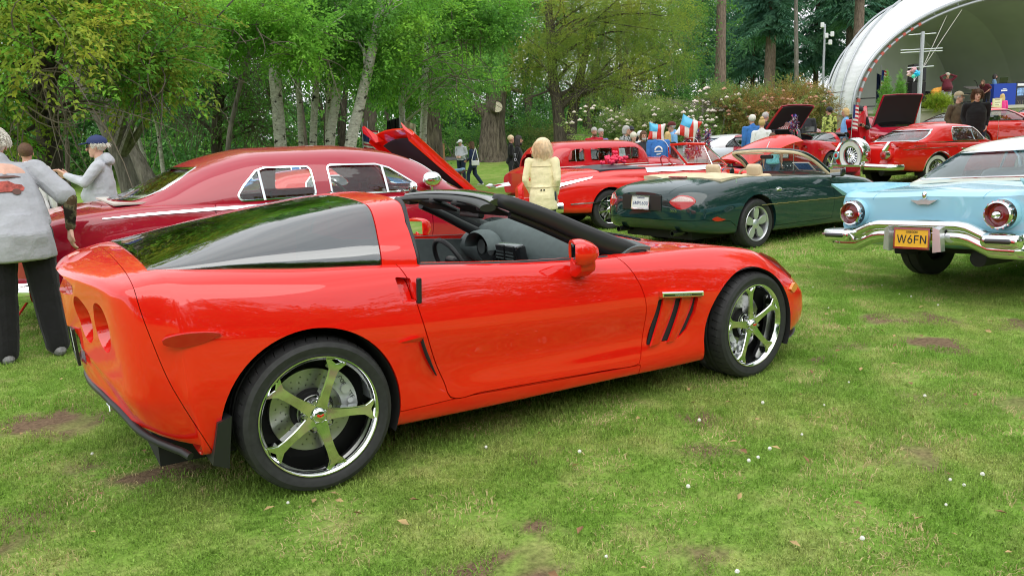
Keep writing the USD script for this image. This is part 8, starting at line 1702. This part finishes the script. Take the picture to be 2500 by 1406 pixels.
dj = box_thing('music_desk', 'desk covered with royal blue cloth and printed banner', 'desk', 2442, 240, 40.2, 0, 0, 0, None); put('cloth', rbox(-.55, .55, -.35, .35, 0, 1.22, .02), plain('royal_blue_cloth', (.012, .05, .34), .8), dj); put('logo', cat([box(-.20, .10, -.358, -.353, .85, .92), box(-.12, .06, -.358, -.353, .95, .98)]), white_c, dj, 0); put('banner', box(.56, .95, -.34, -.33, -.05, 1.28), ink_dark, dj, 0); put('banner_picture', box(.60, .92, -.346, -.341, .62, .98), plain('banner_blue', (.2, .35, .6), .6, noise=.7, scale=9), dj, 0); put('banner_heading', box(.60, .92, -.346, -.341, 1.08, 1.20), white_c, dj, 0)
lt = thing('laptop', 'open black laptop on the blue music desk', 'laptop', W3(at_px(2449, 210, 40)[0], 40.1, zf+1.225), math.atan2(RT[1], RT[0])); put('base', rbox(-.2, .2, -.14, .14, 0, .02, .005), matte_black, lt); put('screen', xf(rbox(-.2, .2, -.008, .008, 0, .28, .005), (0, -.10, .02), rx=.2), gloss_black, lt)
def SP(label, px, t, yaw, H, z=None, **k):
 s = at_px(px, 250, t)[0]; return person(label, W3(s, t, (zf if z is None else z)+.03), yaw, H, **k)
SP('bearded musician in blue shirt standing behind the blue desk', 2424, 41.0, look(.9, -.4), 1.72, top=C_('denim_shirt', (.12, .24, .40)), trousers=black_c, shoes=black_shoe, hair='dark', hstyle='bob', beard='dark', arms='front', seed=40)
SP('stout man in maroon shirt and grey shorts, both hands at his head', 2309, 39.0, look(.05, -1), 1.72, top=maroon_c, sleeve='long', trousers=grey_c, shorts=True, shoes=black_shoe, hair='dark', hat='beanie', hat_m=C_('knit_pattern', (.42, .40, .34), .5, 40), arms='head', legs='wide', bulk=1.22, belly=.06, seed=41)
SP('long haired woman in maroon bending by the blue desk', 2408, 39.6, look(-.8, -.5), 1.55, top=maroon_c, sleeve='short', trousers=black_c, shoes=black_shoe, hair='brown', hstyle='long', lean=.8, arms='front', seed=42)
pg = W3(at_px(2447, 250, 34.5)[0], 34.5, 0); pg[2] = height(pg[0], pg[1])
person('blond girl in bright pink top stretching an arm to the board', pg, look(-.1, .95), 1.62, top=pink_c, trousers=charcoal, shoes=white_shoe, hair='blond', hstyle='long', arms='side_out', arm2='down', seed=43, legs='step')
# sign board, shrubs, flags and planters
sb = thing('notice_board', 'pale yellow notice board with pinned sheets before the stage wall', 'sign', W3(at_px(2433, 270, 34)[0], 34, 0)+[0, 0, float(height(*W3(at_px(2433, 270, 34)[0], 34, 0)[:2]))], math.atan2(RT[1], RT[0]))
zb = at_px(2433, 284, 34)[1]-float(height(*W3(at_px(2433, 270, 34)[0], 34, 0)[:2]))
put('board', box(-.19, .19, -.02, .02, zb-.08, zb+.72), plain('pale_yellow', (.66, .58, .34), .7, noise=.08), sb, 0)
for k, (z0, z1) in enumerate(((.42, .66), (.08, .34))): put('sheet', box(-.13, .13, -.027, -.022, zb+z0, zb+z1), plain('cream_paper', (.72, .68, .50), .8, noise=.15, scale=20), sb, 0)
for k in range(6): put('writing', box(-.11, .11-.02*(k % 3), -.031, -.028, zb+.11+.1*k-(.0 if k < 2 else -.14), zb+.13+.1*k-(.0 if k < 2 else -.14)), plain('brown_ink', (.22, .14, .08), .8), sb, 0)
put('leg', cyl((-.17, 0, -.1), (-.17, 0, zb), .02, n=6), galv, sb); put('leg', cyl((.17, 0, -.1), (.17, 0, zb), .02, n=6), galv, sb)
for px, w, h, lab in ((2163, .60, 2.15, 'left taller of two cone shaped bright green shrubs'), (2196, .56, 2.05, 'right one of two cone shaped bright green shrubs')):
 s = at_px(px, 250, 36.8)[0]; b = st(s, 36.8); hh = at_px(px, 183, 36.8)[1]-b[2]; c = thing('cone_shrub', lab, 'shrub', b)
 crown(c, [(0, 0, hh*z_, w*(1.02-z_)*1.15, w*(1.02-z_)*1.15, hh*.10) for z_ in np.linspace(.08, .94, 12)], 3600, SPR_SHRUB, leaf_cedar, 400+px, .40, name='leaves', down=-.8, bias=.3); put('stem', cyl((0, 0, -.1), (0, 0, hh*.8), .05, .02, 8), bark_dark, c)
for px, py, t, w, h, m, lab in ((2470, 285, 29, 1.15, .75, leaf_lime, 'lime green low shrub before the stage wall at the right edge'), (2288, 268, 38, .5, .45, leaf_lime, 'yellow flowering planter on the stage edge'), (2228, 268, 36, .45, .9, leaf_cedar, 'small green shrub beside the mast'), (2325, 262, 38, .35, .4, leaf_rhodo, 'low planter of reddish leaves behind the couple'), (2495, 248, 38.5, .4, .35, leaf_russet, 'russet planter on the coping at the right edge')):
 s, z = at_px(px, py, t); b = st(s, t); onst = t >= 38; c = thing('planter_shrub' if onst else 'low_shrub', lab, 'shrub', W3(s, t, zf+.1) if onst else b)
 crown(c, [(0, 0, h*.5, w, w, h*.5)], 420, SPR_SHRUB, m, 430+px, .75, name='leaves', down=-.4); put('stems', cat([tube([(0, 0, -.15), (a*w*.5, b_*w*.5, h*.7)], .015, 5) for a, b_ in ((-1, 0), (1, .3), (0, 1), (.3, -1))]), twig_m, c)
# flags
stripe_m = mat('flag_stripes', {'a': ('attribute', {'attribute': 'st'}), 's': ('separate_xyz', {}), 'm': ('math', {'math_type': 'multiply', 'value2': 6.5}), 'f': ('math', {'math_type': 'fraction'}), 'lt': ('math', {'math_type': 'less_than', 'value2': .5}), 'c': ('mix', {'color1': (.75, .74, .72), 'color2': (.50, .02, .04)}), 'ux': ('math', {'math_type': 'less_than', 'value2': .40}), 'vy': ('math', {'math_type': 'greater_than', 'value2': .46}), 'an': ('math', {'math_type': 'multiply'}), 'c2': ('mix', {'color2': (.02, .04, .20)}), 'p': ('principled_bsdf', {'roughness': .8})},
 [('a.vector', 's.vector'), ('s.y', 'm.value1'), ('m.value', 'f.value1'), ('f.value', 'lt.value1'), ('lt.value', 'c.fac'), ('s.x', 'ux.value1'), ('s.y', 'vy.value1'), ('ux.value', 'an.value1'), ('vy.value', 'an.value2'), ('an.value', 'c2.fac'), ('c.color', 'c2.color1'), ('c2.color', 'p.base_color')], 'p.BSDF')
def uv_mesh(name, P, m, parent):
 """A cloth grid with st coordinates along its two axes."""
 n, k = P.shape[:2]; v, f = grid(P); q = put(name, (v, f), m, parent, smooth=0); me = UsdGeom.Mesh(q)
 nn = arr((v, f)); me.SetNormalsInterpolation('vertex')
 fn = np.cross(v[f[:, 1]]-v[f[:, 0]], v[f[:, 2]]-v[f[:, 0]]); N = np.zeros_like(v)
 for c in range(3): np.add.at(N, f[:, c], fn)
 N /= np.linalg.norm(N, axis=1, keepdims=True)+1e-12; me.CreateNormalsAttr(Vt.Vec3fArray.FromNumpy(N.astype(np.float32)))
 uv = np.stack(np.meshgrid(np.linspace(0, 1, n), np.linspace(0, 1, k), indexing='ij'), -1).reshape(-1, 2)
 UsdGeom.PrimvarsAPI(me).CreatePrimvar('st', Sdf.ValueTypeNames.TexCoord2fArray, 'vertex').Set(Vt.Vec2fArray.FromNumpy(uv.astype(np.float32))); return q
def hanging_flag(label, px, py0, py1, t, m, pole_top, wdt=.35, seed=0, tilt=0.0):
 s, z0 = at_px(px, py0, t); _, z1 = at_px(px, py1, t); c = thing('flag', label, 'flag', W3(s, t, 0)); r = np.random.default_rng(seed)
 zt = at_px(px, pole_top, t)[1]; g = float(height(*W3(s, t, 0)[:2])); put('pole', cyl((0, 0, g-.1), (tilt, 0, zt), .018, .014, 8), galv, c)
 U = np.linspace(0, 1, 22); V = np.linspace(0, 1, 14); P = np.zeros((22, 14, 3)); L = z0-z1
 for i, u in enumerate(U):
  for j, v in enumerate(V):
   w = wdt*u; drop = .55*u*L*.5; a = .06*math.sin(u*14+seed)+.03*math.sin(v*5+u*9)
   P[i, j] = np.append(RT*w+AH*a, z1+(L*.95)*v-drop*(.5)*(1-v*.2)-.12*u*0)+[tilt*.8, 0, 0]
 uv_mesh('cloth', P, m, c); return c
cloth_black = C_('flag_black', (.012, .012, .014)); cloth_cream = C_('flag_cream', (.62, .55, .42), .5, 6)
hanging_flag('national flag hanging on a staff left of the raised red bonnet', 884, 312, 372, 22, stripe_m, 286, .42, 1)
hanging_flag('cream and red flag on a staff just right of the national flag', 898, 318, 375, 22.4, C_('flag_tan', (.6, .5, .4), .6, 5), 296, .36, 2)
hanging_flag('black flag on a staff behind the raised red bonnet', 975, 285, 345, 23, cloth_black, 283, -.36, 3)
hanging_flag('cream printed flag on a staff right of the black flag', 986, 292, 370, 23.2, cloth_cream, 290, .32, 4)
hanging_flag('national flag on the stage behind the cone shrubs', 2152, 168, 220, 41, stripe_m, 160, .35, 5)
hanging_flag('dark blue flag on the stage beside the striped one', 2141, 175, 250, 41.3, C_('flag_blue', (.02, .03, .10)), 168, .3, 6)
s, z = at_px(2080, 255, 22.5); fg = thing('small_flag', 'small national flag before the man with the phone', 'flag', W3(s, 22.5, 0)); put('pole', cyl((0, 0, .9), np.append(RT*.04, z+.05), .012, n=6), galv, fg)
P = np.array([[np.append(RT*(.04+.17*u*(1.0)-.02*(1-v))+AH*.03*math.sin(u*7), z-.70*(1-v)-.05*u) for v in np.linspace(0, 1, 12)] for u in np.linspace(0, 1, 14)]); uv_mesh('cloth', P[:, :, :], stripe_m, fg)
# flag draped over the sky blue car, sparkling garlands, star balloons
s, z = at_px(1935, 284, 24); fd_ = thing('draped_flag', 'national flag stretched slantwise before the sky blue car', 'flag', (0, 0, 0)); a, b, c, d = [W3(*at_px(px, py, 24)[:1], 24, at_px(px, py, 24)[1]) for px, py in ((1932, 282), (1936, 297), (1893, 314), (1922, 318))]
P = np.array([[(a*(1-u)+c*u)*(1-v)+(b*(1-u)+d*u)*v+np.append(AH*.04*math.sin(9*u+3*v), 0) for v in np.linspace(1, 0, 12)] for u in np.linspace(0, 1, 20)]); uv_mesh('cloth', P, stripe_m, fd_); put('staff', cyl(a+[0, 0, .05], W3(at_px(1940, 345, 24)[0], 24, .1), .012, n=6), galv, fd_)
tin = [plain('tinsel_red', (.55, .05, .12), .25, metal=.6), plain('tinsel_white', (.75, .72, .78), .25, metal=.6), plain('tinsel_blue', (.10, .08, .30), .25, metal=.6)]
def garland(label, px, py0, py1, t, rad, n, seed):
 s, z0 = at_px(px, py0, t); z1 = at_px(px, py1, t)[1]; c = thing('tinsel_garland', label, 'decoration', W3(s, t, 0), 0, 'tinsel garlands among the cars'); r = np.random.default_rng(seed); put('stick', cyl((0, 0, float(height(*W3(s, t, 0)[:2]))), (0, 0, z0), .01, n=6), galv, c)
 lf = (np.array([[0, 0, 0], [.05, .02, 0], [.10, 0, .01], [.05, -.02, 0]]), np.array([[0, 1, 2], [0, 2, 3]])); z = r.uniform(z1, z0, n); a = r.uniform(0, 2*PI, n); rr = rad*np.sqrt(r.uniform(0, 1, n))*(.55+.45*(z0-z)/(z0-z1))
 instancer('tinsel', [(lf, m) for m in tin], np.stack([rr*np.cos(a), rr*np.sin(a), z], 1), r.integers(0, 3, n), quats(r.uniform(0, 6, n), r.normal(0, .8, n)), np.ones((n, 3)), c)
garland('thick purple and silver tinsel garland below the pillow balloon', 1682, 318, 385, 18, .11, 420, 1); garland('second tinsel garland right of the thick one', 1702, 322, 380, 18, .09, 320, 2); garland('slim tinsel garland nearest the silver coupe', 1727, 320, 368, 18, .08, 260, 3); garland('tinsel garland on a stick before the black rear wing', 1940, 286, 322, 21, .10, 260, 4)
foil = lambda nm, c: plain(nm, c, .22, metal=.25, coat=.6)
stripe_b = mat('balloon_stripes', {'tc': ('texture_coordinate', {}), 's': ('separate_xyz', {}), 'm': ('math', {'math_type': 'multiply', 'value2': 5.2}), 'f': ('math', {'math_type': 'fraction'}), 'lt': ('math', {'math_type': 'less_than', 'value2': .5}), 'c': ('mix', {'color1': (.78, .76, .74), 'color2': (.58, .04, .03)}), 'p': ('principled_bsdf', {'roughness': .2, 'coat_weight': .6})}, [('tc.object', 's.vector'), ('s.x', 'm.value1'), ('m.value', 'f.value1'), ('f.value', 'lt.value1'), ('lt.value', 'c.fac'), ('c.color', 'p.base_color')], 'p.BSDF')
def balloon(label, px, py, t, w, h, kind, mm, rz=0.0, tail=(0, 0)):
 s, z = at_px(px, py, t); c = thing('balloon', label, 'balloon', W3(s, t, z), math.atan2(RT[1], RT[0]))
 U = np.linspace(-1, 1, 15); V = np.linspace(-1, 1, 15); f = []
 for sg in (-1, 1):
  P = np.zeros((15, 15, 3))
  for i, u in enumerate(U):
   for j, v in enumerate(V):
    if kind == 'pillow': q = 1-.16*math.cos(u*PI/2)-.0; q2 = 1-.16*math.cos(v*PI/2); P[i, j] = (u*w*q2, sg*.30*w*max(0, (1-u*u)*(1-v*v))**.5, v*h*q)
    else: a, r = (u+1)*PI, (v+1)/2; rr = r*(1.0 if kind == 'round' else .62+.38*abs(math.cos(2.5*a))); P[i, j] = (rr*w*math.cos(a), sg*.42*w*math.sqrt(max(0, 1-r*r)), rr*h*math.sin(a))
  f.append(grid(P, sg > 0))
 v, ff = cat(f); R = trimesh.transformations.rotation_matrix(rz, [0, 1, 0])[:3, :3]; put('foil', (v@R.T, ff), mm, c, True)
 if kind == 'pillow':
  k = [(-w*1.0, -.02, h*1.0), (w*.05, -.19*w, h*.75), (-w*.1, -.30*w, .0), (-w*1.0, -.06, -h*.1)]
  P = np.array([[(u*w*(1-.16*math.cos(v*PI/2))*1.0, -.305*w*max(0, (1-u*u)*(1-v*v))**.5-.004, v*h*(1-.16*math.cos(u*PI/2))) for v in np.linspace(.0, 1, 9)] for u in np.linspace(-1, .05, 9)]); vv, fv = grid(P); put('star_field', (vv@R.T, fv), foil('foil_blue', (.05, .38, .62)), c, True)
 e = W3(*at_px(tail[0], tail[1], t-.3)[:1], t-.3, at_px(tail[0], tail[1], t-.3)[1])-W3(s, t, z) if tail[0] else np.array([0, 0, -.8])
 q = np.array([e[:2]@RT, e[:2]@AH, e[2]]); put('ribbon', tube(smooth_path([(0, 0, -h*.9), q*.5+[.03, 0, 0], q], 10), .006, 4), white_c, c)
balloon('striped pillow balloon with blue corner tilted over the tinsel', 1681, 313, 17.5, .235, .235, 'pillow', stripe_b, .42, (1708, 365)); balloon('rounder striped balloon before the face of the blue jacketed person', 1603, 322, 17.8, .19, .19, 'pillow', stripe_b, .12, (1634, 368))
for i, (px, py, k, m, lab) in enumerate(((2221, 180, 'star', foil('foil_pink', (.65, .42, .42)), 'pale pink star balloon, left of the cluster on the mast'), (2231, 172, 'star', foil('foil_rose', (.50, .26, .28)), 'rose star balloon on top of the cluster on the mast'), (2239, 180, 'star', foil('foil_cyan', (.0, .38, .66)), 'bright blue star balloon of the cluster on the mast'), (2230, 187, 'round', foil('foil_green', (.05, .5, .35)), 'small green balloon under the cluster on the mast'))):
 balloon(lab, px, py, 34.5-.1*i, .16 if k == 'star' else .08, .16 if k == 'star' else .09, k, m, .3*i, (2231, 200))
# camp chairs, flowers on the boot, path, posts
def camp_chair(label, b, yaw, seat_m, frame_m, lounge=False):
 c = thing('camp_chair', label, 'chair', b, yaw)
 put('seat', thick(np.array([[(x, y, .42-.05*math.sin(PI*(y+.25)/.5)) for y in np.linspace(-.25, .25, 7)] for x in ((-.22, 0, .22) if not lounge else (-.22, .2, .75))]), .02), seat_m, c, 60); put('back', thick(np.array([[(-.22-.16*z, y, .42+z-.0) for y in np.linspace(-.25, .25, 5)] for z in (0, .25, .5)]), .02), seat_m, c, 60)
 xe = .75 if lounge else .22
 for p, q in (((-.22, -.26, .02), (xe, -.26, .42)), ((xe, -.26, .02), (-.24, -.26, .46)), ((-.22, .26, .02), (xe, .26, .42)), ((xe, .26, .02), (-.24, .26, .46)), ((-.22, -.26, .02), (-.30, .26, .42)), ((xe, -.26, .02), (xe, .26, .42)), ((-.24, -.26, .40), (-.40, -.26, .94)), ((-.24, .26, .40), (-.40, .26, .94))): put('leg', cyl(p, q, .011, n=6), frame_m, c)
 for y in (-.30, .30): put('armrest', box(-.28, .24, y-.04, y+.04, .62, .64), seat_m, c, 0)
 return c
redfr = plain('red_frame', (.55, .03, .02), .35, coat=.5)
camp_chair('black camp chair with red legs behind the large man at the left edge', st(at_px(8, 600, 7.4)[0], 7.4), look(.3, .9), black_c, redfr)
q = st(at_px(1086, 400, 34)[0], 34.0); camp_chair('reclining camp chair with a person in it on the far lawn', q, look(.95, -.2), C_('dark_red_canvas', (.14, .03, .035)), matte_black, True)
person('person in pale blue jeans lying back in the reclining camp chair', q+[0, 0, -.02], look(.95, -.2), 1.70, top=C_('dark_print', (.10, .05, .05), .7, 9), trousers=C_('pale_denim', (.26, .42, .62)), shoes=brown_shoe, hair='grey', lean=-.55, arms='front', legpts=(((.42, .10, .50), (.80, .12, .56)), ((.42, -.10, .50), (.80, -.12, .56))), hip_drop=.40, seed=44)
fwr = thing('flower_bouquet', 'bright pink bouquet lying on the tail of the red convertible', 'flowers', (8.05, 6.9, 1.06)); pinkm = plain('pink_petal', (.80, .03, .10), .5, noise=.3, scale=30); r = np.random.default_rng(6)
for k in range(26): put('flower', xf(cat([ball((0, 0, 0), .035, 6), ball((.03, .01, .02), .028, 6), ball((-.02, .025, .01), .03, 6)]), (r.normal(0, .14), r.normal(0, .10), abs(r.normal(0, .07))+.02), rz=r.uniform(0, 6)), pinkm, fwr, True)
pth = np.array([W3(s, 46.5+.8*math.sin(s*.25)+.06*s, 0) for s in np.linspace(-14, 8, 60)]); w = 1.0
PP = np.array([[p+np.append(AH*dy, 0) for dy in (-w, -.3, .3, w)] for p in pth]); PP[..., 2] = height(PP[..., 0], PP[..., 1])+.03
put('path', grid(PP), plain('asphalt_path', (.16, .16, .16), .95, noise=.2, scale=3), None, True, kind='structure')
for px, py0, t, lab in ((1082, 353, 39, 'short brown wooden post beside the path'),):
 s, z = at_px(px, py0, t); b = st(s, t); c = thing('wooden_post', lab, 'post', b); put('post', rbox(-.05, .05, -.05, .05, -.2, z-b[2], .01), plain('weathered_wood', (.22, .12, .06), .9, noise=.3), c); put('cap', rbox(-.06, .06, -.06, .06, z-b[2], z-b[2]+.03, .008), plain('weathered_wood', (.22, .12, .06), .9), c)
